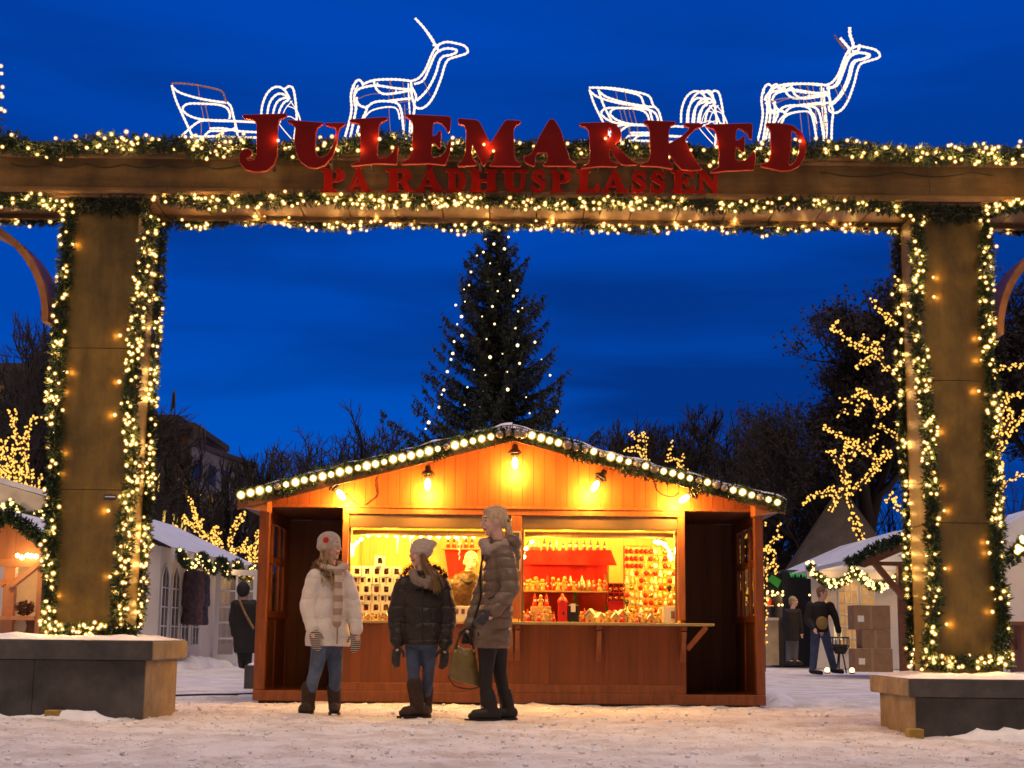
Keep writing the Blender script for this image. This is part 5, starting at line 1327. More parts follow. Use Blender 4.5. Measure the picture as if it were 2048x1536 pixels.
for r in range(2):
    for k in range(3):
        o = B0 if first else clone(B0); first = False
        o.location = (xx0 + (xx1 - xx0) * (k + .5) / 3, YF + .03, (z0 if r == 0 else (z0 + z1) / 2) + .0065); tag(o, 'golden bauble in the red pigeonhole crate', 'bauble', 'baubles in the crate')
# rack of hanging ornaments on the right
mb = MB(); YRK = YS + 0.62; a, b_ = P(1248, 1092, YRK), P(1354, 1232, YRK)
for k in range(10): z = a.z + (b_.z - a.z) * k / 9.5; mb.tube([(a.x, YRK, z), (b_.x, YRK, z)], 0.004, 5)
for x in (a.x, b_.x): mb.box((x - .008, YRK - .008, ZK + .001), (x + .008, YRK + .008, a.z))
o = mb.build('ornament_rack', M['gold']); tag(o, 'wire rack hung full of small ornaments at the right end of the stall', 'rack')
def orn_proto(kind, m):
    mb = MB()
    if kind == 0: mb.ball((0, 0, -.05), .028, 9, 6)
    elif kind == 1: mb.lathe((0, 0, -.085), [(.03, 0), (.02, .03), (.006, .065)], 8); mb.ball((0, 0, -.018), .014, 7, 5)
    else: mb.ball((0, 0, -.045), (.03, .012, .03), 6, 4); mb.ball((0, 0, -.075), (.016, .012, .02), 6, 4)
    o = mb.build('hanging_ornament', m); q = MB(); q.tube([(0, 0, -.022), (0, 0, 0.002)], .003, 5); q.build('hook', M['gold'], o); return o
OP = [(orn_proto(0, M['paint_red']), 'round red'), (orn_proto(0, M['gold']), 'round golden'), (orn_proto(1, M['card_white']), 'white bell-shaped'), (orn_proto(1, M['straw']), 'straw bell-shaped'), (orn_proto(2, M['straw']), 'flat straw'), (orn_proto(2, M['black_gloss']), 'flat dark'), (orn_proto(0, M['card_white']), 'round white')]
ou = set()
for r in range(9):
    for k in range(11):
        red = (k < 4 and r < 3) or R.random() < .12
        i = 0 if red else R.choices([0, 1, 2, 3, 4, 5, 6], [1, 3, 3, 3, 3, .5, 3])[0]
        p, nm = OP[i]; o = p if i not in ou else clone_tree(p, (0, 0, 0)); ou.add(i)
        z = a.z + (b_.z - a.z) * r / 9.5
        o.location = (a.x + .025 + (b_.x - a.x - .05) * k / 10 + R.uniform(-.008, .008), YRK - .034 + R.uniform(-.012, 0.004), z - .006)
        o.rotation_euler = (0, 0, R.uniform(0, 3)); tag(o, nm + ' ornament hanging on the wire rack', 'ornament', nm + ' ornaments on the rack')
# wire basket arch in front of the rack
mb = MB(); c = P(1262, 1140, YRK - .1)
pts = [(c.x - .085, YRK - .10, c.z - .09)] + [(c.x + .085 * math.cos(math.pi * (1 - k / 12)), YRK - .10, c.z - .0 + .075 * math.sin(math.pi * k / 12)) for k in range(13)] + [(c.x + .085, YRK - .10, c.z - .12)]
# two white cartons on the right end of the counter
for px, lab, pic in ((1336, 'plain cream carton at the right end of the counter', False), (1349, 'cream carton printed with a red fir tree on blue', True)):
    x = sx(px); mb = MB(); w = 0.036
    mb.box((x - w, YC - .03, ZK + .001), (x + w, YC + .06, ZK + .17)); o = mb.build('carton', M['card_white'], bevel=.003)
    if pic:
        mb = MB(); mb.box((x - .024, YC - .033, ZK + .05), (x + .030, YC - .0305, ZK + .125)); q = mb.build('print', mat('print_blue', (0.16, 0.20, 0.30), .5), o)
        mb = MB(); mb.prism([(x - .008, ZK + .062), (x + .014, ZK + .062), (x + .003, ZK + .115)], YC - .0355, YC - .0332); mb.build('fir_print', M['paint_red'], q)
    tag(o, lab, 'carton')
# ================================================================== people
def cap(p0, p1, r0, r1): return ('c', Vector(p0), Vector(p1), r0, r1)
def ell(c, r, rot=None): return ('e', Vector(c), r, rot)
def loft(rings): return ('l', rings)           # rings: (centre, x-axis vector, y-axis vector) with half widths as lengths
def sculpt(name, prims, mats, voxel, parent=None, smooth=2, pick=None, disp=None):
    """One continuous surface grown over all the given volumes."""
    mb = MB()
    for p in prims:
        if p[0] == 'c':
            _, a, b, ra, rb = p; n = 5; d = (b - a); L = max(d.length, 1e-5); d = d / L
            pts, rs = [], []
            for k in range(n): t = math.pi / 2 * (1 - k / n); pts.append(a - d * ra * math.sin(t)); rs.append(max(1e-4, ra * math.cos(t)))
            pts.append(a); rs.append(ra); pts.append(b); rs.append(rb)
            for k in range(1, n + 1): t = math.pi / 2 * k / n; pts.append(b + d * rb * math.sin(t)); rs.append(max(1e-4, rb * math.cos(t)))
            mb.tube(pts, rs, 14)
        elif p[0] == 'e': mb.ball(p[1], p[2], 16, 12, rot=p[3])
        else:
            vs = []; fs = []; n = 28; R_ = p[1]
            for (c, ax, ay) in R_:
                for k in range(n):
                    a = 2 * math.pi * k / n; vs.append(Vector(c) + Vector(ax) * math.cos(a) + Vector(ay) * math.sin(a))
            for i in range(len(R_) - 1):
                for k in range(n): a, b = i * n + k, i * n + (k + 1) % n; fs.append((a, b, b + n, a + n))
            fs.append(tuple(range(n))[::-1]); fs.append(tuple((len(R_) - 1) * n + k for k in range(n)))
            mb.add(vs, fs)
    o = mb.build(name, mats[0], fix=True)
    md = o.modifiers.new('r', 'REMESH'); md.mode = 'VOXEL'; md.voxel_size = voxel
    if smooth: sm = o.modifiers.new('s', 'SMOOTH'); sm.iterations = smooth; sm.factor = 0.5
    dg = bpy.context.evaluated_depsgraph_get(); dg.update()
    me = bpy.data.meshes.new_from_object(o.evaluated_get(dg)); old = o.data; o.modifiers.clear(); o.data = me; bpy.data.meshes.remove(old)
    me.name = name; me.materials.clear()
    for m in mats: me.materials.append(m)
    if disp:
        for v, nn in zip(me.vertices, [v.normal.copy() for v in me.vertices]): v.co += nn * disp(v.co)
    me.polygons.foreach_set('use_smooth', [True] * len(me.polygons))
    if pick:
        for f in me.polygons: f.material_index = pick(f.center)
    me.update()
    if parent is not None: adopt(o, parent)
    return o
def knit(name, col, scale=160, rough=0.9):
    m = mat(name, col, rough, noise_scale=40, noise_amt=0.25, sheen=0.3)
    t = m.node_tree; b = t.nodes['Principled BSDF']
    tc = N(t, 'ShaderNodeTexCoord'); w = N(t, 'ShaderNodeTexWave'); w.inputs['Scale'].default_value = scale; w.inputs['Distortion'].default_value = 1.5; w.bands_direction = 'Z'
    t.links.new(tc.outputs['Object'], w.inputs['Vector']); bp = N(t, 'ShaderNodeBump'); bp.inputs['Strength'].default_value = 0.5; bp.inputs['Distance'].default_value = 0.01
    t.links.new(w.outputs['Fac'], bp.inputs['Height']); t.links.new(bp.outputs[0], b.inputs['Normal']); return m
def stripes(name, c1, c2, scale):
    m = bpy.data.materials.new(name); m.use_nodes = True; t = m.node_tree; b = t.nodes['Principled BSDF']
    tc = N(t, 'ShaderNodeTexCoord'); s = N(t, 'ShaderNodeSeparateXYZ'); t.links.new(tc.outputs['Object'], s.inputs[0])
    a = N(t, 'ShaderNodeMath', operation='MULTIPLY'); a.inputs[1].default_value = scale; t.links.new(s.outputs['Z'], a.inputs[0])
    f = N(t, 'ShaderNodeMath', operation='FRACT'); t.links.new(a.outputs[0], f.inputs[0])
    g = N(t, 'ShaderNodeMath', operation='GREATER_THAN'); g.inputs[1].default_value = 0.5; t.links.new(f.outputs[0], g.inputs[0])
    x = N(t, 'ShaderNodeMixRGB'); x.inputs['Color1'].default_value = (*c1, 1); x.inputs['Color2'].default_value = (*c2, 1); t.links.new(g.outputs[0], x.inputs['Fac'])
    t.links.new(x.outputs[0], b.inputs['Base Color']); b.inputs['Roughness'].default_value = 0.9; return m
M['skin'] = mat('skin', (0.72, 0.45, 0.33), 0.5, noise_scale=25, noise_amt=0.08); M['lips'] = mat('lips', (0.42, 0.13, 0.10), 0.4)
M['eye'] = mat('eye', (0.06, 0.04, 0.03), 0.2); M['eyewhite'] = mat('eyewhite', (0.75, 0.7, 0.65), 0.3); M['brow'] = mat('brow', (0.20, 0.12, 0.06), 0.8)
def hair_mat(name, col): return mat(name, col, 0.5, noise_scale=18, noise_amt=0.4, stretch=(6, 6, 0.7), bump=0.5, bump_scale=30)
M['hair_blond'] = hair_mat('hair_blond', (0.50, 0.36, 0.19)); M['hair_lt'] = hair_mat('hair_lt', (0.62, 0.47, 0.28)); M['hair_brown'] = hair_mat('hair_brown', (0.26, 0.15, 0.06))
M['hair_grey'] = hair_mat('hair_grey', (0.30, 0.26, 0.22)); M['hair_fair'] = hair_mat('hair_fair', (0.38, 0.28, 0.16))
M['coat_white'] = mat('coat_white', (0.82, 0.78, 0.72), 0.8, noise_scale=6, noise_amt=0.07, bump=0.3, bump_scale=14)
M['coat_black'] = mat('coat_black', (0.020, 0.015, 0.012), 0.5, noise_scale=10, noise_amt=0.2, bump=0.35, bump_scale=18)
M['coat_taupe'] = mat('coat_taupe', (0.165, 0.118, 0.078), 0.45, noise_scale=10, noise_amt=0.15, bump=0.35, bump_scale=20)
M['jacket_brown'] = mat('jacket_brown', (0.042, 0.020, 0.008), 0.35, noise_scale=14, noise_amt=0.3, bump=0.4, bump_scale=20)
M['coat_dark'] = mat('coat_dark', (0.012, 0.010, 0.010), 0.8, noise_scale=6, noise_amt=0.3)
M['jeans'] = mat('jeans', (0.055, 0.085, 0.16), 0.8, noise_scale=9, noise_amt=0.35, bump=0.25, bump_scale=25); M['jeans_light'] = mat('jeans_light', (0.10, 0.15, 0.26), 0.8, noise_scale=7, noise_amt=0.45, bump=0.25, bump_scale=25)
M['pants_black'] = mat('pants_black', (0.010, 0.009, 0.010), 0.7, bump=0.25, bump_scale=25); M['pants_grey'] = mat('pants_grey', (0.10, 0.10, 0.11), 0.8)
M['boot_brown'] = mat('boot_brown', (0.045, 0.026, 0.018), 0.85, noise_scale=15, noise_amt=0.3); M['boot_black'] = mat('boot_black', (0.012, 0.009, 0.008), 0.6)
M['glove_dark'] = knit('glove_dark', (0.018, 0.016, 0.018)); M['glove_grey'] = knit('glove_grey', (0.05, 0.045, 0.05)); M['glove_stripe'] = stripes('glove_stripe', (0.55, 0.48, 0.42), (0.03, 0.025, 0.03), 58)
M['hat_white'] = knit('hat_white', (0.66, 0.58, 0.50), 110); M['hat_beige'] = knit('hat_beige', (0.68, 0.59, 0.48), 110)
M['scarf_pale'] = stripes('scarf_pale', (0.60, 0.50, 0.42), (0.36, 0.28, 0.22), 9); M['scarf_taupe'] = knit('scarf_taupe', (0.28, 0.21, 0.16), 90); M['scarf_rose'] = knit('scarf_rose', (0.46, 0.36, 0.30), 90)
M['fur'] = mat('fur', (0.26, 0.16, 0.07), 0.9, noise_scale=20, noise_amt=0.5); M['leather_olive'] = mat('leather_olive', (0.16, 0.115, 0.035), 0.35, noise_scale=7, noise_amt=0.3, bump=0.25, bump_scale=18)
quilt(M['coat_black'], .135, .75); quilt(M['coat_taupe'], .095, .6); quilt(M['coat_white'], .17, .4)
UP = Vector((0, 0, 1))
def frame(f, tilt=0.0):
    f = Vector(f).normalized(); r = f.cross(UP).normalized(); u = r.cross(f).normalized()
    return f, r, u, Matrix((r, f, u)).transposed()
def head_prims(c, f3, s):
    f, r, u, m = frame(f3); q = lambda a, b, d: c + (r * a + f * b + u * d) * s
    e = lambda a, b, d, rr: ell(q(a, b, d), tuple(k * s for k in rr), m)
    pr = [e(0, -.012, .028, (.074, .094, .095)), e(0, .026, -.045, (.056, .062, .070)), e(0, .02, .02, (.062, .076, .075)), e(0, .062, -.098, (.026, .024, .022)),
          e(0, .084, .040, (.052, .014, .014)), cap(q(0, .090, .018), q(0, .112, -.026), .009 * s, .0135 * s), e(0, .088, -.062, (.024, .013, .012)),
          e(.032, .066, -.028, (.024, .024, .024)), e(-.032, .066, -.028, (.024, .024, .024)),
          e(.075, -.005, -.005, (.010, .020, .030)), e(-.075, -.005, -.005, (.010, .020, .030))]
    def pick(p):
        d = (p - c) / s; x, y, z = d.dot(r), d.dot(f), d.dot(u)
        if y > .05:
            if abs(abs(x) - .033) < .013 and abs(z - .012) < .006: return 2 if abs(abs(x) - .033) < .0085 else 3
            if abs(abs(x) - .034) < .020 and .032 < z < .041: return 4
            if abs(x) < .026 and abs(z + .062) < .009 and y > .07: return 1
        return 0
    return pr, pick
SK = lambda: [M['skin'], M['lips'], M['eye'], M['eyewhite'], M['brow']]
def glove(parent, wrist, tip_dir, thumb_dir, size, m, curl=0.35, name='glove'):
    """Palm, four unequal fingers bent at the knuckles, thumb from the side of the palm."""
    d = Vector(tip_dir).normalized(); t = Vector(thumb_dir); t = (t - d * t.dot(d)).normalized(); n = d.cross(t).normalized()
    if n.dot(Vector((0, 1, 0))) < 0: n = -n
    w = Vector(wrist); s = size; rot = Matrix((t, n, d)).transposed()
    pr = [cap(w - d * .05 * s, w + d * .01 * s, .034 * s, .031 * s), ell(w + d * .05 * s, (.043 * s, .020 * s, .055 * s), rot)]
    for k, (off, ln) in enumerate(((.030, .072), (.010, .082), (-.010, .076), (-.029, .058))):
        b = w + d * .088 * s + t * off * s; c1 = curl * (1 + .15 * k)
        j1 = b + (d * math.cos(c1 * .5) + n * math.sin(c1 * .5) + t * off * 1.2).normalized() * ln * .5 * s
        j2 = j1 + (d * math.cos(c1 * 1.4) + n * math.sin(c1 * 1.4)) * ln * .55 * s
        pr += [cap(b - d * .02 * s, j1, .0115 * s, .0108 * s), cap(j1, j2, .0108 * s, .0088 * s)]
    a = w + d * .022 * s + t * .034 * s; b = a + (d * .7 + t * .75 + n * .15).normalized() * .038 * s; e = b + (d * .95 + t * .25 + n * .2).normalized() * .034 * s
    pr += [cap(w + d * .015 * s + t * .02 * s, a, .02 * s, .015 * s), cap(a, b, .015 * s, .0125 * s), cap(b, e, .0125 * s, .0095 * s)]
    return sculpt(name, pr, [m], .0042, parent, 1)
def boot(parent, knee_dir_top, ankle, toe_dir, m, shaft_r=.062, length=.17, ground=0.0, name='boot'):
    a = Vector(ankle); d = Vector(toe_dir); d.z = 0; d.normalize(); s = d.cross(UP)
    top = Vector(knee_dir_top); heel = Vector((a.x, a.y, ground)) - d * .045
    rot = Matrix((s, d, UP)).transposed()
    pr = [cap(top, a + Vector((0, 0, .02)), shaft_r, shaft_r * .88), cap(Vector((a.x, a.y, ground + .055)) - d * .035, Vector((a.x, a.y, ground + .048)) + d * length * .62, .052, .046),
          cap(a, Vector((a.x, a.y, ground + .06)), shaft_r * .85, .054), ell(Vector((a.x, a.y, ground + .036)) + d * length * .66, (.047, .06, .036), rot)]
    z0 = ground
    o = sculpt(name, pr, [m], .009, parent, 2)
    for v in o.data.vertices:
        if v.co.z < z0 + 0.004: v.co.z = z0 + 0.0
    mb = MB(); vs = []; n = 24
    for zz in (z0 - .004, z0 + .016):
        for k in range(n):
            t = 2 * math.pi * k / n; q = Vector((a.x, a.y, 0)) + d * (length * .30 + math.cos(t) * (length * .62 + .035)) + s * math.sin(t) * .052; vs.append((q.x, q.y, zz))
    mb.add(vs, [tuple(range(n))[::-1], tuple(range(n, 2 * n))] + [(k, (k + 1) % n, (k + 1) % n + n, k + n) for k in range(n)]); mb.build('sole', M['boot_black'], o)
    return o
def ringset(items, fdir, ridge=0.0, ridge_n=0, lean=None):
    """Coat rings from (centre, lateral half width, depth half width), interpolated; RIDGE makes quilted bulges."""
    f, r, u, m = frame(fdir); out = []
    n = 40 if ridge else 16; L = len(items) - 1
    for i in range(n + 1):
        t = i / n * L; k = min(L - 1, int(t)); w = t - k; w2 = w * w * (3 - 2 * w)
        c = items[k][0].lerp(items[k + 1][0], w); a = items[k][1] * (1 - w2) + items[k + 1][1] * w2; b = items[k][2] * (1 - w2) + items[k + 1][2] * w2
        g = 1 + ridge * (abs(math.sin(math.pi * ridge_n * i / n)) - .6) if ridge else 1
        out.append((c, r * a * g, f * b * g))
    return loft(out)
def quilted(a, b, ra, rb, n, amp=.1):
    """A sleeve of n stuffed segments."""
    a, b = Vector(a), Vector(b); pr = []
    for i in range(n):
        p, q = a.lerp(b, i / n), a.lerp(b, (i + 1) / n); r = ra + (rb - ra) * (i + .5) / n
        pr.append(cap(p.lerp(q, .2), p.lerp(q, .8), r * (1 + amp * .4), r * (1 + amp * .4)))
    pr.append(cap(a, b, ra * .93, rb * .93)); return pr
def strands(mb, root_pts, R, n, spread, r=.004):
    for _ in range(n):
        o = rvec(R) * spread
        q = [p + o * (0.35 + .65 * i / max(1, len(root_pts) - 1)) + rvec(R) * .006 for i, p in enumerate(root_pts)]
        mb.tube(smooth_path(q, 4), [r * (1 - .6 * i / (4 * (len(q) - 1))) for i in range(4 * (len(q) - 1) + 1)], 5)
def ground_at(x, y): return gz(x, y) - 0.004

# ---------------------------------------------------------------- girl in the white coat
def girl_white():
    Y = 13.0; J = lambda x, y, d=0.0: P(x, y, Y + d); gy = ground_at(-1.6, Y)
    fb = Vector((.50, -.86, 0)); fh = Vector((.93, -.30, .02))
    t = thing('person', 'girl in a white coat, pale knit hat with red flower and striped gloves', 'person', (J(640, 1430).x, Y, gy), None)
    c = J(660, 1094); hp, pick = head_prims(c, fh, .92)
    sh = J(660, 1146); pel = J(655, 1285)
    aL = [J(631, 1153, -.08), J(614, 1212, -.12), J(624, 1258, -.17)]; aR = [J(690, 1156, .04), J(708, 1214, .02), J(713, 1262, -.03)]
    lL = [J(642, 1288, -.03), J(631, 1342, -.06), J(618, 1402, 0)]; lR = [J(668, 1288, .03), J(671, 1345, .0), J(668, 1402, .05)]
    body = hp + [cap(c + Vector((0, 0, -.07)), sh + Vector((0, 0, -.01)), .048, .055), cap(sh - UP * .06, pel + UP * .16, .07, .09), cap(aL[0], aR[0], .06, .06)]
    for a in (aL, aR): body += [cap(a[0], a[1], .045, .038), cap(a[1], a[2], .036, .026), cap(a[2], a[2] + (a[2] - a[1]).normalized() * .07, .026, .022)]
    for l in (lL, lR): body += [cap(l[0] + Vector((0, 0, .06)), l[1], .06, .042), cap(l[1], l[2], .042, .032), cap(l[2], l[2] + Vector((.0, -.02, -.03)), .032, .028)]
    b = sculpt('body', body, SK(), .007, t, 2, pick)
    for l, m, in ((lL, M['jeans_light']), (lR, M['jeans'])):
        pass
    sculpt('jeans', [cap(lL[0], lL[1], .080, .058), cap(lL[1], lL[2] + Vector((0, 0, .05)), .058, .048), cap(lR[0], lR[1], .080, .058), cap(lR[1], lR[2] + Vector((0, 0, .05)), .058, .048), cap(lL[0] + Vector((0, 0, .05)), lR[0] + Vector((0, 0, .05)), .09, .09)],
           [M['jeans_light'], M['jeans']], .009, b, 2, lambda p: 0 if p.x < (lL[1].x + lR[1].x) / 2 else 1, lambda p: .004 * noise.noise(p * 22))
    boot(b, J(618, 1376, 0), J(616, 1412, 0), (-.25, -1, 0), M['boot_brown'], .067, .15, gy); boot(b, J(668, 1378, .05), J(669, 1412, .05), (.12, -1, 0), M['boot_brown'], .063, .14, gy)
    coat = [ringset([(J(662, 1134), .07, .07), (J(660, 1150), .165, .11), (J(660, 1195), .17, .125), (J(656, 1240), .18, .135), (J(655, 1292), .205, .155)], fb, .04, 4)]
    for a in (aL, aR): coat += quilted(a[0], a[1], .075, .066, 3, .12) + quilted(a[1], a[2], .064, .050, 3, .12)
    ct = sculpt('coat', coat, [M['coat_white']], .009, b, 1, None, lambda p: .006 * noise.noise(p * 13))
    # open the hem: the coat flares, zip down the front
    mb = MB(); zp = [J(676, 1160, -.125), J(677, 1200, -.15), J(675, 1250, -.165), J(674, 1288, -.19)]; mb.tube(smooth_path(zp, 4), .006, 5); mb.build('zip', M['scarf_taupe'], ct)
    glove(b, J(626, 1262, -.175), J(632, 1294, -.2) - J(626, 1262, -.175), (1, -.2, 0), .98, M['glove_stripe'])
    glove(b, J(713, 1266, -.035), J(711, 1300, -.05) - J(713, 1266, -.035), (-1, -.4, 0), .98, M['glove_stripe'])
    f, r, u, m = frame(fh)
    sculpt('hat', [ell(c + u * .048 - f * .012, (.088, .106, .088), m), ell(c + u * .008 - f * .03, (.086, .092, .06), m), ell(c + u * .012 + f * .03, (.076, .066, .028), m)], [M['hat_white']], .008, b, 2)
    mb = MB(); fc = c + u * .055 - f * .0 + r * .085
    for k in range(6): a = k * math.pi / 3; mb.ball(fc + (f * math.cos(a) + u * math.sin(a)) * .016, (.013, .013, .013), 7, 5)
    mb.ball(fc + r * .008, .012, 7, 5); mb.build('flower', M['paint_red'], b)
    R = random.Random(3); mb = MB()
    hl = [c - f * .045 + r * .06 - u * .03, c - f * .03 + r * .085 - u * .11, J(663, 1150, -.13), J(668, 1178, -.15)]
    strands(mb, hl, R, 26, .028); strands(mb, [c - f * .05 - u * .05, c - f * .075 - u * .10, J(648, 1150, -.10), J(652, 1166, -.14)], R, 30, .035); strands(mb, [c + f * .012 + r * .07 - u * .03, c + f * .015 + r * .08 - u * .09, J(675, 1146, -.12), J(680, 1165, -.13)], R, 14, .018)
    mb.build('hair', M['hair_blond'], b)
    sc_ = [cap(J(646, 1134, -.09), J(672, 1142, -.12), .036, .034), cap(J(672, 1142, -.12), J(688, 1134, -.04), .034, .034), cap(J(646, 1134, -.09), J(640, 1128, .03), .036, .034), cap(J(640, 1128, .03), J(675, 1128, .09), .034, .03), cap(J(675, 1128, .09), J(690, 1134, -.04), .03, .034),
           cap(J(676, 1146, -.14), J(677, 1200, -.175), .034, .04), cap(J(677, 1200, -.175), J(674, 1246, -.19), .04, .038)]
    sculpt('scarf', sc_, [M['scarf_pale']], .009, b, 2, None, lambda p: .006 * noise.noise(p * 20))
    mb = MB(); foliage(mb, resample(smooth_path([J(632, 1142, .02), J(640, 1128, -.08), J(652, 1140, -.10), J(662, 1160, -.12)], 5), .03), .05, 900, R, (.025, .05), .003); foliage(mb, resample(smooth_path([J(632, 1142, .02), J(650, 1122, .1), J(680, 1130, .1)], 5), .03), .045, 900, R, (.025, .05), .003)
    mb.build('fur_collar', M['fur'], ct)
girl_white()

# ---------------------------------------------------------------- girl in the black jacket
def girl_black():
    Y = 12.75; J = lambda x, y, d=0.0: P(x, y, Y + d); gy = ground_at(-.75, Y)
    fb = Vector((-.15, -1, 0)); fh = Vector((-.80, -.60, .02))
    t = thing('person', 'girl in a black padded jacket, beige slouch hat and long loose hair, facing the camera', 'person', (J(840, 1430).x, Y, gy))
    c = J(841, 1108); hp, pick = head_prims(c, fh, .93)
    sh = J(846, 1160); pel = J(843, 1288)
    aL = [J(809, 1170, 0), J(793, 1230, .02), J(795, 1285, -.05)]; aR = [J(881, 1170, 0), J(895, 1228, .02), J(890, 1288, -.05)]
    lL = [J(827, 1290), J(827, 1346, -.04), J(831, 1405, -.02)]; lR = [J(859, 1290), J(857, 1346, .02), J(852, 1402, .09)]
    body = hp + [cap(c + Vector((0.01, 0, -.07)), sh + Vector((0, 0, -.01)), .048, .055), cap(sh - UP * .06, pel + UP * .16, .07, .09), cap(aL[0], aR[0], .06, .06)]
    for a in (aL, aR): body += [cap(a[0], a[1], .045, .038), cap(a[1], a[2], .036, .026), cap(a[2], a[2] + (a[2] - a[1]).normalized() * .07, .026, .022)]
    for l in (lL, lR): body += [cap(l[0] + Vector((0, 0, .06)), l[1], .06, .042), cap(l[1], l[2], .042, .032), cap(l[2], l[2] + Vector((-.01, -.02, -.03)), .032, .028)]
    b = sculpt('body', body, SK(), .007, t, 2, pick)
    sculpt('jeans', [cap(lL[0], lL[1], .076, .053), cap(lL[1], lL[2], .053, .044), cap(lR[0], lR[1], .076, .053), cap(lR[1], lR[2], .053, .042), cap(lL[0] + Vector((0, 0, .04)), lR[0] + Vector((0, 0, .04)), .09, .09)], [M['jeans']], .009, b, 2, None, lambda p: .004 * noise.noise(p * 22))
    boot(b, J(829, 1368, -.04), J(834, 1412, -.03), (-.85, -.6, 0), M['boot_brown'], .068, .17, gy); boot(b, J(853, 1378, .08), J(852, 1410, .10), (-.1, -1, 0), M['boot_brown'], .062, .14, gy)
    coat = [ringset([(J(846, 1142), .075, .075), (J(846, 1160), .175, .115), (J(846, 1200), .185, .135), (J(846, 1250), .185, .14), (J(846, 1290), .175, .13)], fb, .055, 3)]
    for a in (aL, aR): coat += quilted(a[0], a[1], .082, .076, 2, .22) + quilted(a[1], a[2], .074, .056, 2, .22)
    ct = sculpt('jacket', coat, [M['coat_black']], .009, b, 1, None, lambda p: .006 * noise.noise(p * 14))
    mb = MB(); mb.tube(smooth_path([J(845, 1172, -.165), J(845, 1230, -.185), J(845, 1288, -.175)], 5), .006, 5); mb.build('zip', M['boot_black'], ct)
    glove(b, J(795, 1292, -.06), J(790, 1325, -.08) - J(795, 1292, -.06), (1, -.5, 0), 1.0, M['glove_dark'], .25)
    glove(b, J(890, 1296, -.06), J(888, 1330, -.08) - J(890, 1296, -.06), (-1, -.5, 0), 1.0, M['glove_dark'], .25)
    f, r, u, m = frame(fh); bk = J(866, 1096, .02)
    sculpt('hat', [ell(c + u * .045 - f * .014, (.088, .106, .090), m), ell(c + u * .022 - f * .0, (.087, .100, .045), m), cap(c + u * .075 - f * .04, J(866, 1088, .03), .07, .034)], [M['hat_beige']], .008, b, 2)
    R = random.Random(5); mb = MB()
    side = -r if (-r).x > 0 else r
    strands(mb, [c + side * .07 - u * .01 + f * .01, c + side * .085 - u * .09, J(868, 1160, -.14), J(874, 1182, -.19)], R, 46, .030)
    strands(mb, [c - f * .06 - u * .05, c - f * .085 - u * .1, J(872, 1150, -.08), J(882, 1172, -.12)], R, 46, .035)
    strands(mb, [c + side * .066 + f * .035 - u * .01, c + side * .07 + f * .02 - u * .1, J(858, 1160, -.14), J(862, 1178, -.17)], R, 16, .014)
    mb.build('hair', M['hair_brown'], b)
    sculpt('scarf', [cap(J(824, 1146, -.06), J(832, 1160, -.13), .034, .04), cap(J(832, 1160, -.13), J(852, 1168, -.15), .04, .036), cap(J(852, 1168, -.15), J(868, 1150, -.08), .036, .036), cap(J(868, 1150, -.08), J(850, 1140, .09), .036, .034), cap(J(850, 1140, .09), J(824, 1146, -.06), .034, .034)], [M['scarf_taupe']], .009, b, 2, None, lambda p: .007 * noise.noise(p * 18))
    mb = MB(); foliage(mb, resample(smooth_path([J(806, 1160, .0), J(822, 1142, .06), J(850, 1136, .11), J(878, 1145, .06), J(890, 1160, -.0)], 5), .03), .04, 900, R, (.025, .05), .003); mb.build('fur_collar', M['boot_brown'], ct)
girl_black()

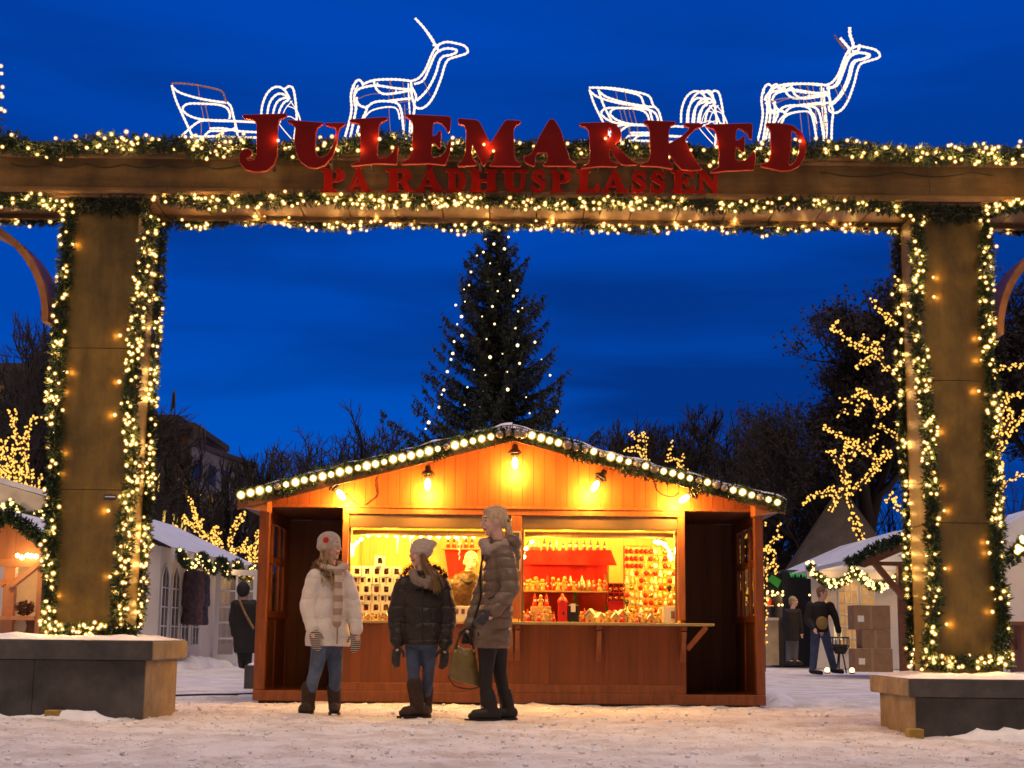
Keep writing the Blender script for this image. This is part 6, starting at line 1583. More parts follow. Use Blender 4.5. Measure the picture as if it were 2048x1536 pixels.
# ---------------------------------------------------------------- woman in the taupe coat
def woman():
    Y = 12.45; J = lambda x, y, d=0.0: P(x, y, Y + d); gy = ground_at(-.1, Y)
    fb = Vector((-1, -.18, 0)); fh = Vector((-.97, -.22, -.10))
    t = thing('person', 'tall fair-haired woman in a long taupe padded coat, seen from the side', 'person', (J(985, 1440).x, Y, gy))
    c = J(988, 1043); hp, pick = head_prims(c, fh, .98)
    sh = J(1002, 1098); pel = J(988, 1270)
    aN = [J(1010, 1112, -.19), J(1022, 1178, -.25), J(988, 1222, -.27)]; aF = [J(994, 1112, .19), J(960, 1195, .16), J(940, 1252, .06)]
    lN = [J(976, 1285, -.06), J(972, 1345, -.08), J(972, 1408, -.04)]; lF = [J(994, 1285, .08), J(1000, 1345, .10), J(1010, 1405, .14)]
    body = hp + [cap(c + Vector((.02, 0, -.07)), sh, .052, .06), cap(sh - UP * .06, pel + UP * .16, .08, .10), cap(pel + UP * .16, lN[0] + UP * .08, .09, .06), cap(pel + UP * .16, lF[0] + UP * .08, .09, .06), cap(aN[0], aF[0], .06, .06)]
    for a in (aN, aF): body += [cap(a[0], a[1], .05, .04), cap(a[1], a[2], .04, .028), cap(a[2], a[2] + (a[2] - a[1]).normalized() * .07, .028, .024)]
    for l in (lN, lF): body += [cap(l[0] + Vector((0, 0, .06)), l[1], .07, .046), cap(l[1], l[2], .046, .034), cap(l[2], l[2] + Vector((-.02, 0, -.03)), .032, .028)]
    b = sculpt('body', body, SK(), .0075, t, 2, pick)
    sculpt('trousers', [cap(lN[0], lN[1], .090, .058), cap(lN[1], lN[2], .058, .045), cap(lF[0], lF[1], .090, .058), cap(lF[1], lF[2], .058, .045), cap(lN[0] + Vector((0, 0, .05)), lF[0] + Vector((0, 0, .05)), .10, .10)], [M['pants_black']], .009, b, 2, None, lambda p: .004 * noise.noise(p * 22))
    boot(b, J(974, 1388, -.05), J(982, 1418, -.05), (-1, -.25, 0), M['boot_black'], .064, .20, gy); boot(b, J(1009, 1386, .13), J(1016, 1415, .13), (-1, -.45, 0), M['boot_black'], .060, .16, gy)
    coat = [ringset([(J(1002, 1080), .08, .075), (J(1002, 1100), .175, .12), (J(1000, 1140), .185, .142), (J(996, 1190), .16, .125), (J(988, 1240), .18, .150), (J(982, 1296), .185, .155)], fb, .04, 6)]
    coat += quilted(aN[0], aN[1], .078, .068, 4, .28) + quilted(aN[1], aN[2], .066, .052, 3, .28) + quilted(aF[0], aF[1], .078, .066, 4, .28) + quilted(aF[1], aF[2], .064, .050, 3, .28)
    coat += [ell(J(1024, 1086, .0), (.085, .13, .07)), ell(J(1030, 1108, 0), (.05, .11, .08))]
    ct = sculpt('coat', coat, [M['coat_taupe']], .0085, b, 1, None, lambda p: .006 * noise.noise(p * 14))
    mb = MB(); mb.tube(smooth_path([J(966, 1110, -.06), J(960, 1150, -.06), J(961, 1195, -.06), J(947, 1245, -.06), J(941, 1290, -.06)], 5), .009, 5); mb.build('zip', M['boot_black'], ct)
    mb = MB(); mb.beam(J(976, 1198, -.215), J(996, 1190, -.235), .012, .012); mb.build('pocket', M['boot_brown'], ct)
    glove(b, J(984, 1226, -.275), J(956, 1248, -.30) - J(984, 1226, -.275), (-.3, -.2, .8), 1.02, M['glove_grey'], .5)
    glove(b, J(939, 1256, .05), J(932, 1292, .0) - J(939, 1256, .05), (-1, -.1, .1), 1.02, M['glove_dark'], 1.1)
    f, r, u, m = frame(fh)
    sculpt('hair', [ell(c + u * .042 - f * .022, (.084, .104, .092), m), ell(c - f * .062 + u * .005, (.072, .052, .07), m), ell(c + f * .035 + u * .085, (.06, .05, .035), m), cap(c - f * .105 + u * .0, J(1022, 1078, .0), .034, .026), cap(J(1022, 1072, 0), J(1025, 1084, -.0), .024, .010)], [M['hair_lt']], .007, b, 2, None, lambda p: .004 * noise.noise(Vector((p.x * 60, p.y * 60, p.z * 12))))
    mb = MB(); mb.lathe(c - f * .118 - u * .008, [(.032, -.012), (.038, 0), (.032, .012)], 10, rot=Matrix.Rotation(rad(70), 3, 'Y')); mb.build('hair_tie', M['boot_black'], b)
    sculpt('scarf', [cap(J(966, 1086, -.04), J(978, 1100, -.11), .042, .046), cap(J(978, 1100, -.11), J(1010, 1090, -.10), .046, .042), cap(J(1010, 1090, -.1), J(1020, 1080, .03), .042, .04), cap(J(1020, 1080, .03), J(990, 1078, .10), .04, .04), cap(J(990, 1078, .1), J(966, 1086, -.04), .04, .042), cap(J(970, 1095, -.03), J(968, 1118, -.03), .036, .026)], [M['scarf_rose']], .009, b, 2, None, lambda p: .008 * noise.noise(p * 17))
    return J
JW = woman()
# her bag
def bag():
    J = JW; t = thing('handbag', 'slouchy olive leather tote bag held in the hand of the woman in the taupe coat', 'bag', J(928, 1370, .02))
    f, r, u, m = frame((0, -1, 0)); tilt = Matrix.Rotation(rad(16), 3, 'Y')
    cs = [(J(930, 1296, 0), .085, .05), (J(929, 1310, 0), .105, .075), (J(928, 1335, 0), .128, .085), (J(929, 1356, 0), .138, .085), (J(931, 1366, 0), .128, .07)]
    rings = [(c, tilt @ Vector((a, 0, 0)), Vector((0, b_, 0))) for c, a, b_ in cs]
    bd = sculpt('body', [loft(rings)], [M['leather_olive']], .008, t, 2, None, lambda p: .008 * noise.noise(p * 9) + .003 * noise.noise(p * 30))
    for d in (-.045, .045):
        mb = MB(); mb.tube(smooth_path([J(911, 1302, d), J(916, 1280, d * .7), J(929, 1266, d * .2 + .02), J(942, 1278, d * .7), J(948, 1300, d)], 7), .0085, 7); mb.build('handle', M['boot_brown'], t)
    mb = MB()
    for px in (911, 948): mb.ball(J(px, 1302, -.05), (.012, .006, .012), 8, 6)
    mb.build('rivets', M['brass'], bd)
    mb = MB(); mb.tube(smooth_path([J(896, 1352, -.07), J(910, 1372, -.06), J(940, 1378, -.05), J(962, 1372, -.04)], 6), .006, 5); mb.build('piping', M['boot_brown'], bd)
bag()

# ---------------------------------------------------------------- the seller behind the counter
def seller():
    Y = YS + .62; J = lambda x, y, d=0.0: P(x, y, Y + d)
    fb = Vector((-.05, -1, 0)); fh = Vector((0, -1, -.12))
    t = thing('person', 'bald stall keeper in a brown jacket standing behind the counter', 'person', (J(935, 1240).x, Y, .10))
    c = J(942, 1124); hp, pick = head_prims(c, fh, 1.0); sh = J(934, 1160); pel = P(934, 1275, Y); pel.z = .95
    aL = [J(905, 1168, 0), J(897, 1205, -.02), J(912, 1238, -.16)]; aR = [J(965, 1168, 0), J(972, 1208, -.02), J(962, 1240, -.16)]
    body = hp + [cap(c + Vector((0, 0, -.07)), sh, .058, .065), cap(sh - UP * .08, pel, .09, .12), cap(aL[0], aR[0], .05, .05)]
    for a in (aL, aR): body += [cap(a[0], a[1], .05, .042), cap(a[1], a[2], .042, .03), cap(a[2], a[2] + Vector((0, -.07, -.02)), .03, .026)]
    for s in (-.09, .09): body += [cap(pel + Vector((s, 0, -.03)), Vector((pel.x + s, Y, .52)), .09, .06), cap(Vector((pel.x + s, Y, .52)), Vector((pel.x + s, Y, .14)), .06, .04), cap(Vector((pel.x + s, Y, .14)), Vector((pel.x + s, Y - .12, .125)), .04, .03)]
    b = sculpt('body', body, SK(), .008, t, 2, pick)
    coat = [ringset([(J(938, 1143), .08, .08), (J(937, 1150), .15, .11), (J(935, 1166), .20, .13), (J(934, 1200), .20, .14), (J(934, 1262), .19, .14)], fb)] + [cap(aL[0], aL[1], .085, .074), cap(aL[1], aL[2], .072, .055), cap(aR[0], aR[1], .085, .074), cap(aR[1], aR[2], .072, .055)]
    ct = sculpt('jacket', coat, [M['jacket_brown']], .009, b, 1, None, lambda p: .014 * noise.noise(Vector((p.x * 16, p.y * 8, p.z * 5))) + .006 * noise.noise(p * 25))
    sculpt('collar', [cap(J(918, 1158, -.06), J(936, 1164, -.13), .03, .026), cap(J(936, 1164, -.13), J(956, 1156, -.06), .026, .03), cap(J(918, 1158, -.06), J(937, 1148, .08), .03, .03), cap(J(937, 1148, .08), J(956, 1156, -.06), .03, .03)], [M['boot_black']], .008, ct, 2)
    tr = []
    for s in (-.09, .09): tr += [cap(pel + Vector((s, 0, 0)), Vector((pel.x + s, Y, .50)), .11, .075), cap(Vector((pel.x + s, Y, .50)), Vector((pel.x + s, Y, .19)), .075, .065)]
    sculpt('trousers', tr, [M['pants_black']], .012, b, 1)
    for k, a in enumerate((aL, aR)):
        glove(b, a[2] + Vector((0, -.03, 0)), (0.25 if k == 0 else -.25, -1, -.2), (1 if k == 0 else -1, 0, .2), 1.05, M['skin'], .4, 'hand')
seller()

# ---------------------------------------------------------------- people further back
def far_person(label, Y, head, chin_f, sh, hips, legs, arms, mats, fb, hair, h=1.0, hood=False, vox=.016, beard=None):
    J = lambda p: P(p[0], p[1], Y + (p[2] if len(p) > 2 else 0))
    base = J(legs[0][-1]); t = thing('person', label, 'person', (J(hips).x, Y, 0.0))
    c = J(head); hp, pick = head_prims(c, chin_f, .98 * h); s, p = J(sh), J(hips); f, r, u, m = frame(fb)
    A = [[J(q) for q in a] for a in arms]; L = [[J(q) for q in l] for l in legs]
    body = hp + [cap(c + UP * -.07, s, .055, .06), cap(s - UP * .08, p, .09, .11), cap(A[0][0], A[1][0], .055, .055)]
    for a in A:
        d = (a[2] - a[1]).normalized(); body += [cap(a[0], a[1], .05, .04), cap(a[1], a[2], .04, .03), ell(a[2] + d * .05, (.04, .03, .05))]
        n_ = d.cross(r).normalized()
        for k in range(4): body.append(cap(a[2] + d * .08 + r * (k - 1.5) * .018, a[2] + d * (.15 - .008 * abs(k - 1.4)) + r * (k - 1.5) * .024 + n_ * .01, .011, .009))
        body.append(cap(a[2] + d * .04 + r * .03, a[2] + d * .09 + r * .06, .013, .010))
    for l in L: body += [cap(l[0], l[1], .09, .06), cap(l[1], l[2], .06, .042), cap(l[2], l[2] + f * .15 + UP * -.04, .042, .034)]
    b = sculpt('body', body, SK(), .012, t, 2, pick)
    hem = J(mats['hem']); w = mats.get('w', .2)
    coat = [ringset([(s + UP * .05, .09, .09), (s - UP * .03, w, .14), (s.lerp(hem, .5), w, .155), (hem, w * mats.get('flare', 1.0), .16)], fb)] + [q for a in A for q in (cap(a[0], a[1], .085, .072), cap(a[1], a[2], .07, .055))]
    if hood: coat += [ell(c + u * .01 - f * .02, (.12, .13, .15), m)]
    sculpt('coat', coat, [mats['coat']], vox, b, 2, None, lambda q: .012 * noise.noise(q * 7))
    sculpt('trousers', [q for l in L for q in (cap(l[0], l[1], .105, .08), cap(l[1], l[2] + UP * .02, .08, .068))], [mats['legs']], vox, b, 2)
    for l in L: sculpt('shoe', [cap(l[2] - f * .03 + UP * -.02, l[2] + f * .17 + UP * -.05, .055, .042), ell(l[2] + UP * -.03, (.06, .06, .05))], [M['boot_black']], .012, b, 2)
    if not hood:
        sculpt('hair', [ell(c + u * .04 - f * .022, (.088, .104, .092), m), ell(c - f * .05 - u * .02, (.085, .06, .085), m)], [hair], .012, b, 2, None, lambda q: .01 * noise.noise(q * 40))
    return t, b, J
far_person('hooded person in a long black coat standing by the white tent door', 28.0, (487, 1180), (.1, 1, 0), (489, 1206), (490, 1275), [[(482, 1275), (482, 1300), (483, 1328)], [(497, 1275), (497, 1300), (496, 1329)]], [[(471, 1208), (465, 1240), (468, 1268)], [(507, 1208), (512, 1240), (510, 1268)]],
           {'hem': (490, 1306), 'coat': M['coat_dark'], 'legs': M['pants_black'], 'w': .22, 'flare': .95}, (.1, 1, 0), M['hair_grey'], hood=True)
mb = MB(); mb.tube(smooth_path([P(478, 1198, 27.80), P(492, 1230, 27.78), P(508, 1258, 27.80)], 5), .022, 6); o = mb.build('bag_strap', M['fur']); o['label'] = 'tan shoulder strap across the back of the hooded black coat'; o['category'] = 'strap'
t, b, J = far_person('man in an open black jacket and dark jeans walking past the cardboard boxes', 29.5, (1645, 1186), (.85, -.4, -.15), (1640, 1208), (1640, 1262), [[(1632, 1260), (1629, 1302, -.1), (1626, 1340, -.05)], [(1648, 1260), (1658, 1300, .1), (1668, 1338, .1)]], [[(1620, 1212), (1616, 1240), (1628, 1258, -.2)], [(1660, 1212), (1672, 1238), (1677, 1262)]],
           {'hem': (1640, 1265), 'coat': M['coat_dark'], 'legs': M['jeans'], 'w': .20}, (.8, -.6, 0), M['hair_brown'])
o = sculpt('shoulder_bag', [ell(J((1644, 1246, -.22)), (.12, .06, .13))], [mat('bag_ochre', (0.30, 0.20, 0.06), .8, noise_scale=8)], .012, None, 2)
tag(o, 'ochre cloth bag held at the belly of the man in the open black jacket', 'bag')
far_person('fair-haired person in a dark coat and grey trousers near the dark kiosk', 36.0, (1587, 1203), (.8, -.5, 0), (1584, 1222), (1584, 1272), [[(1580, 1268), (1578, 1300), (1577, 1322)], [(1589, 1268), (1590, 1298), (1590, 1322)]], [[(1572, 1224), (1569, 1250), (1572, 1268)], [(1596, 1224), (1600, 1246), (1603, 1264)]],
           {'hem': (1584, 1282), 'coat': M['coat_dark'], 'legs': M['pants_grey'], 'w': .20}, (.7, -.6, 0), M['hair_fair'])
# ================================================================== tents, huts and market things further back
M['canvas'] = mat('canvas', (0.82, 0.80, 0.80), 0.7, noise_scale=3, noise_amt=0.08, bump=0.25, bump_scale=6)
_t = M['canvas'].node_tree; _b = _t.nodes['Principled BSDF']; _tr = N(_t, 'ShaderNodeBsdfTranslucent'); _tr.inputs['Color'].default_value = (.75, .68, .62, 1); _mx = N(_t, 'ShaderNodeMixShader'); _mx.inputs['Fac'].default_value = .3
_t.links.new(_b.outputs[0], _mx.inputs[1]); _t.links.new(_tr.outputs[0], _mx.inputs[2]); _t.links.new(_mx.outputs[0], _t.nodes['Material Output'].inputs['Surface'])
M['roof_canvas'] = mat('roof_canvas', (0.66, 0.70, 0.76), 0.6, noise_scale=2, noise_amt=0.12, bump=0.3, bump_scale=5)
M['clear_plastic'] = mat('clear_plastic', (0.10, 0.075, 0.05), 0.15, noise_scale=9, noise_amt=0.9, spec=0.8)
M['white_frame'] = mat('white_frame', (0.70, 0.70, 0.74), 0.5)
M['hut_wood'] = board_mat('hut_wood', (0.50, 0.20, 0.08), 0.13, 'X', 0.25)
M['hut_post'] = mat('hut_post', (0.58, 0.25, 0.10), 0.5, noise_scale=5, noise_amt=0.2)
M['hut_dark'] = mat('hut_dark', (0.20, 0.075, 0.03), 0.6, noise_scale=5, noise_amt=0.3)
M['cream_panel'] = mat('cream_panel', (0.62, 0.48, 0.30), 0.7, noise_scale=3, noise_amt=0.2)
M['cardboard'] = mat('cardboard', (0.27, 0.16, 0.085), 0.85, noise_scale=6, noise_amt=0.2); M['tape'] = mat('tape', (0.33, 0.21, 0.12), 0.4)
M['kiosk_black'] = mat('kiosk_black', (0.008, 0.010, 0.014), 0.5); glow('sign_green', (0.05, 0.75, 0.15), 0.55, sample=False)
M['lavvu'] = mat('lavvu', (0.07, 0.054, 0.043), 0.9, noise_scale=2, noise_amt=0.3, bump=0.3, bump_scale=8)
glow('fair_bulb', (1.0, 0.62, 0.20), 4.0, sample=False)
BM_FAIR = bulb_mesh('bulb', 0.030, M['fair_bulb']); BM_FAIR_BIG = bulb_mesh('bulb', 0.033, M['fair_bulb'])
TW = (1.0, 0.55, 0.18)
def wall_window(mb_fr, mb_pl, A, B, u0, u1, z0, z1, n, arch=True, bars=3, cols=2):
    """An arch-topped clear window with glazing bars in the wall from A to B."""
    A, B = Vector(A), Vector(B); d = B - A; nrm = Vector((d.y, -d.x, 0)).normalized()
    if nrm.dot(A) > 0: nrm = -nrm
    q = lambda u, z, o: A + d * u + Vector((0, 0, z - A.z)) + nrm * o
    pts = [q(u0, z0, .012), q(u1, z0, .012)]
    k = 8 if arch else 1
    top = [(u1 + (u0 - u1) * i / k, z1 + ((z1 - z0) * .16 * math.sin(math.pi * i / k) if arch else 0)) for i in range(k + 1)]
    pts += [q(u, z, .012) for u, z in top]
    mb_pl.add(pts, [tuple(range(len(pts)))])
    rim = [q(u0, z0, .022), q(u1, z0, .022)] + [q(u, z, .022) for u, z in top] + [q(u0, z0, .022)]
    mb_fr.tube(rim, n, 5)
    for i in range(1, bars + 1): z = z0 + (z1 - z0) * i / (bars + .6); mb_fr.tube([q(u0, z, .022), q(u1, z, .022)], n * .8, 5)
    for i in range(1, cols): u = u0 + (u1 - u0) * i / cols; mb_fr.tube([q(u, z0, .022), q(u, z1 + (z1 - z0) * .13, .022)], n * .7, 5)
def swag(label, A, B, n, dip, nb, seed, rad_=.09, bm=None, lampn=2, power=2.5, group='lit garlands on the tents', dens=300):
    A, B = Vector(A), Vector(B); pts = []
    for i in range(n * 8 + 1):
        t = i / (n * 8); pts.append(A.lerp(B, t) - Vector((0, 0, dip * abs(math.sin(math.pi * n * t)))))
    t = garland(label, None, rad_, nb, seed, dens=dens, pts3=pts, group=group, bm=bm or BM_FAIR, lamps=0, blade=(.06, .11), w=.012, out=(0, -1, 0))
    for i in range(lampn):
        p = A.lerp(B, (i + .5) / lampn); lamp('bulb_light', p + Vector((0, -.28, -dip * .6)), power, TW, .1, t)
    return t
# ---- long white marquee behind the left column
mq = thing('marquee', 'long white marquee with arched clear windows and a bluish snowy roof, left of the stall', 'marquee tent', (-6.6, 28.5, 0))
A = Vector((-6.6, 28.5, 0)); B = Vector((-6.35, 37.5, 0)); zW = 2.30; wd = Vector((-4.2, 0, 0)); zR = 3.35
d = (B - A)
mb = MB(); off = Vector((0, 0, zW)); th = Vector((-.05, 0, 0))
mb.add([A, B, B + off, A + off, A + th, B + th, B + th + off, A + th + off], [(0, 1, 2, 3), (7, 6, 5, 4), (0, 3, 7, 4), (2, 1, 5, 6), (3, 2, 6, 7)]); sw = mb.build('side_wall', M['canvas'], mq)
fr, pl_ = MB(), MB()
for k, (u0, u1) in enumerate(((.012, .07), (.10, .165), (.195, .26), (.30, .36))): wall_window(fr, pl_, A, B, u0, u1, .45, 1.75, .016)
pl_.build('clear_window', M['clear_plastic'], sw); fr.build('window_bars', M['white_frame'], sw)
mb = MB(); mb.prism([(A.x - .051, .02), (A.x - .051, zW), (A.x - 2.1, zR - .03), (A.x - 4.15, zW), (A.x - 4.15, .02)], A.y, A.y + .04); mb.build('end_wall', M['canvas'], mq)
Rg0, Rg1 = A + Vector((-2.1, -.15, zR)), B + Vector((-2.1, .2, zR)); E0, E1 = A + Vector((.22, -.15, zW - .02)), B + Vector((.22, .2, zW - .02)); O0, O1 = A + Vector((-4.4, -.15, zW - .02)), B + Vector((-4.4, .2, zW - .02))
mb = MB(); n = 26; vs = []
for i in range(n + 1):
    t = i / n; rg = Rg0.lerp(Rg1, t); e = E0.lerp(E1, t); o_ = O0.lerp(O1, t); s = -.04 * math.sin(math.pi * (t * 4 % 1))
    for a, b_, u in ((e, rg, 0), (e, rg, .5), (rg, rg, 0), (rg, o_, .5), (rg, o_, 1)): p = a.lerp(b_, u); vs.append((p.x, p.y, p.z + (s if u == .5 else 0)))
mb.add(vs, [(i * 5 + k, i * 5 + k + 1, (i + 1) * 5 + k + 1, (i + 1) * 5 + k) for i in range(n) for k in range(4)], 0, True); mb.build('roof', M['roof_canvas'], mq)
mb = MB(); vs = []
for i in range(61):
    p = E0.lerp(E1, i / 60) + Vector((.012 * math.sin(i * 1.7), 0, -.006)); vs += [p, p - Vector((0, 0, .24 + .03 * math.sin(i * 1.1)))]
mb.add(vs, [(2 * i, 2 * i + 2, 2 * i + 3, 2 * i + 1) for i in range(60)], 0, True); mb.build('valance', M['canvas'], mq)
for k in range(4): lamp('tent_light', A.lerp(B, .15 + .24 * k) + Vector((-1.2, 0, 1.7)), 26, TW, .1, mq)
swag('lit garland looped along the eave of the long marquee', E0 + Vector((.09, .3, -.05)), E1 + Vector((.09, 0, -.05)), 5, .26, 150, 71, lampn=5, power=14)
# clothes hanging outside the marquee
for k, (u, c, lab) in enumerate(((.19, (.05, .03, .04), 'dark checked coat hanging on the marquee wall'), (.245, (.12, .06, .06), 'reddish brown coat hanging on the marquee wall'), (.30, (.05, .05, .07), 'dark blue coat hanging on the marquee wall'))):
    p = A + d * u + Vector((.2, -.1, 0)); m_ = mat('hung_cloth', c, .9, noise_scale=12, noise_amt=.6)
    o = sculpt('hanging_coat', [loft([(p + UP * 1.95, Vector((.05, .04, 0)), Vector((.04, -.04, 0))), (p + UP * 1.86, Vector((.11, .12, 0)), Vector((.06, -.06, 0))), (p + UP * 1.3, Vector((.10, .11, 0)), Vector((.07, -.07, 0))), (p + UP * .85, Vector((.12, .13, 0)), Vector((.10, -.10, 0)))]), cap(p + Vector((-.08, -.1, 1.8)), p + Vector((-.10, -.14, 1.25)), .055, .045), cap(p + Vector((.08, .1, 1.8)), p + Vector((.11, .14, 1.25)), .055, .045)], [m_], .03, None, 2, None, lambda q: .02 * noise.noise(q * 6))
    tag(o, lab, 'coat')
# free-standing glazed white door
YD2 = 33.0; a, b_ = P(425, 1312, YD2), P(517, 1140, YD2)
dr = thing('glazed_door', 'open white door with small panes beside the long marquee', 'door', (a.x, YD2, 0))
mb = MB(); x0, x1, z1 = a.x, b_.x, b_.z; w = .10
mb.box((x0, YD2, .06), (x0 + w, YD2 + .06, z1)); mb.box((x1 - w, YD2, .06), (x1, YD2 + .06, z1)); mb.box((x0 + w, YD2 + .001, z1 - .12), (x1 - w, YD2 + .059, z1)); mb.box((x0 + w, YD2 + .001, .06), (x1 - w, YD2 + .059, .24)); mb.build('frame', M['white_frame'], dr)
mb = MB()
for k in range(1, 5): z = .24 + (z1 - .36) * k / 5; mb.box((x0 + w, YD2 + .012, z - .02), (x1 - w, YD2 + .048, z + .02))
x = (x0 + x1) / 2; mb.box((x - .025, YD2 + .01, .24), (x + .025, YD2 + .05, z1 - .12)); mb.build('glazing_bars', M['white_frame'], dr)
mb = MB(); mb.box((x0 + w, YD2 + .027, .24), (x1 - w, YD2 + .032, z1 - .12)); mb.build('pane', M['pane'], dr)
# small marquee-side goods glow behind the door
lamp('door_light', Vector((x, YD2 + 1.2, 1.8)), 8, TW, .1, dr)
# ---- wooden hut at the far left
YH = 19.0
hut = thing('market_hut', 'wooden market hut with V-shaped braces and a boarded gable at the left edge', 'market hut', (PX(10, YH), YH, 0))
def hx(px): return PX(px, YH)
zE, zA = P(80, 1098, YH).z, P(13, 1046, YH).z; xA = P(13, 1046, YH).x; xr = P(82, 1098, YH).x; xl = 2 * xA - xr
zS = P(40, 1118, YH).z
mb = MB(); mb.prism([(xl, zS), (xl, zE), (xA, zA), (xr, zE), (xr, zS)], YH, YH + .03); mb.build('gable', M['hut_wood'], hut)
mb = MB(); mb.box((xl, YH - .03, zS - .10), (xr + .03, YH + .06, zS - .001)); mb.build('lintel', M['hut_post'], hut)
zc = P(40, 1232, YH).z
mb = MB()
for px, w in ((12, .14), (78, .12), (-56, .12)): x = PX(px, YH); mb.box((x - w / 2, YH - .02, .02), (x + w / 2, YH + .09, zS - .101))
mb.build('post', M['hut_post'], hut)
mb = MB()
for px0, px1 in ((20, 76), (4, -50)): mb.beam((PX(px0, YH), YH - .05, P(20, 1172, YH).z), (PX(px1, YH), YH - .05, zS - .05), .05, .12, Vector((0, 1, 0)))
mb.build('brace', M['hut_post'], hut)
mb = MB(); mb.box((xl, YH - .12, zc - .05), (xr, YH + .12, zc)); mb.build('counter', M['hut_post'], hut)
mb = MB(); mb.box((xl, YH + .091, .05), (xr, YH + .13, zc - .051)); mb.build('front_panel', M['hut_dark'], hut)
for px in (35, -10):
    mb = MB(); x = PX(px, YH); z0 = P(35, 1252, YH).z; mb.prism([(x - .085, z0), (x - .05, z0 + .11), (x + .05, z0 + .11), (x + .085, z0), (x + .05, z0 - .11), (x - .05, z0 - .11)], YH + .07, YH + .0905); mb.build('diamond_panel', M['cream_panel'], hut)
mb = MB(); mb.box((xl, YH + 1.6, .1), (xr, YH + 1.64, zS)); mb.build('back_wall', M['cream_panel'], hut)
for s in (-1, 1):
    mb = MB(); xe = xr if s > 0 else xl; ex = xe + s * .12
    mb.prism([(xA + s * .001, zA + .03), (ex, zE - .01), (ex, zE + .05), (xA + s * .001, zA + .09)], YH - .15, YH + 2.2); mb.build('roof', M['hut_dark'], hut)
    mb = MB(); mb.prism([(xA + s * .001, zA + .092), (ex, zE + .053), (ex, zE + .12), (xA + s * .001, zA + .17)], YH - .12, YH + 2.2); mb.build('roof_snow', M['snow'], hut)
lamp('hut_light', (PX(30, YH), YH + .7, zS - .1), 26, TW, .08, hut)
lamp('hut_light', (PX(45, YH), YH - .5, zS - .05), 9, TW, .05, hut)
tg = thing('string_lights', 'three glowing globes under the gable of the wooden hut at the left edge', 'string lights', P(45, 1112, YH - .1)); put_bulbs(tg, [P(35, 1111, YH - .1), P(44, 1115, YH - .1), P(55, 1111, YH - .1), P(62, 1112, YH - .08), P(72, 1113, YH - .08)], bulb_mesh('bulb', .03, M['bulb_globe']))
garland('unlit pine garland draped down the roof edge of the hut at the left edge', None, .085, 0, 72, dens=500, pts3=[P(-20, 1072, YH - .22), P(0, 1042, YH - .22), P(20, 1032, YH - .22), P(50, 1056, YH - .22), P(95, 1088, YH - .22)], group=None, blade=(.05, .09), w=.009)
wr = MB(); wr_c = P(50, 1216, YH - .08); ring = [wr_c + Vector((.08 * math.cos(k * .6283), .02 * math.sin(k), .05 * math.sin(k * .6283))) for k in range(11)]; foliage(wr, resample(ring, .02), .035, 500, random.Random(4), (.03, .05), .008); o = wr.build('wreath', M['brown_toy']); tag(o, 'brown dried wreath lying on the hut counter at the left edge', 'wreath')
# ---- white tent roof behind that hut
t2 = thing('tent', 'white tent with a snowy blue roof rising behind the hut at the left edge', 'tent', (PX(0, 25), 25, 0))
y2 = 25.0; zv0, zv1 = P(40, 1032, y2).z, P(40, 1000, y2).z
mb = MB(); mb.box((P(-200, 1000, y2).x, y2, .05), (P(122, 1000, y2).x, y2 + 4, zv0)); mb.build('walls', M['canvas'], t2)
mb = MB(); xa, xb = P(-210, 1000, y2).x, P(130, 1000, y2).x; zr_ = P(-40, 965, y2).z; xm = P(-50, 965, y2).x
mb.prism([(xa, zv0 - .02), (xa, zv1), (xm, zr_ + .1), (xb, zv1 - .03), (xb, zv0 - .02)], y2 - .12, y2 - .08); mb.build('valance', M['canvas'], t2)
mb = MB(); mb.prism([(xa - .05, zv1 + .004), (xm, zr_ + .104), (xb + .05, zv1 - .026), (xb + .05, zv1 + .06), (xm, zr_ + .2), (xa - .05, zv1 + .09)], y2 - .2, y2 + 4.2); mb.build('roof', M['roof_canvas'], t2)
lamp('tent_light', (P(40, 1030, y2).x, y2 - .9, zv0 - .3), 7, TW, .1, t2)
swag('lit garland looped across the front of the white tent behind the left hut', P(-60, 1000, y2 - .2), P(100, 1024, y2 - .2), 2, .14, 60, 73, lampn=1, power=3)
h4 = snow_heap('snow_bank', [(-6.45, 28.6), (-6.3, 31), (-6.2, 34), (-6.15, 36.5)], .35, .28, 14, ''); tag(h4, kind='stuff', label='low ridge of snow along the foot of the long marquee', cat='snow')
h5 = snow_heap('snow_bank', [(2.75, 15.6), (2.95, 16.6), (3.1, 18.0)], .22, .10, 15, ''); tag(h5, kind='stuff', label='small ridge of snow beside the right corner post of the stall', cat='snow')
# ---- block with snow and cable by the stall
yb = 18.9; a, b_ = P(487, 1380, yb), P(513, 1326, yb)
mb = MB(); mb.box((a.x, yb, 0), (b_.x + .1, yb + .5, b_.z - .03)); o = mb.build('concrete_block', M['stone_dark'], bevel=.01); tag(o, 'dark concrete block capped with snow at the left corner of the stall', 'block')
mb = MB(); mb.ball(((a.x + b_.x + .1) / 2, yb + .25, b_.z - .03), ((b_.x - a.x) / 2 + .05, .25, .035), 14, 6); mb.build('snow_cover', M['snow'], o)
mb = MB(); pts = [P(345, 1388, 16.4), P(380, 1386, 16.6), P(420, 1384, 16.8), P(465, 1382, 16.9), P(510, 1380, 17.2)]; mb.tube(smooth_path([Vector((p.x, p.y, .012)) for p in pts], 6), .012, 6); o = mb.build('ground_cable', M['cable']); tag(o, 'dark cable lying on the snow left of the stall', 'cable')

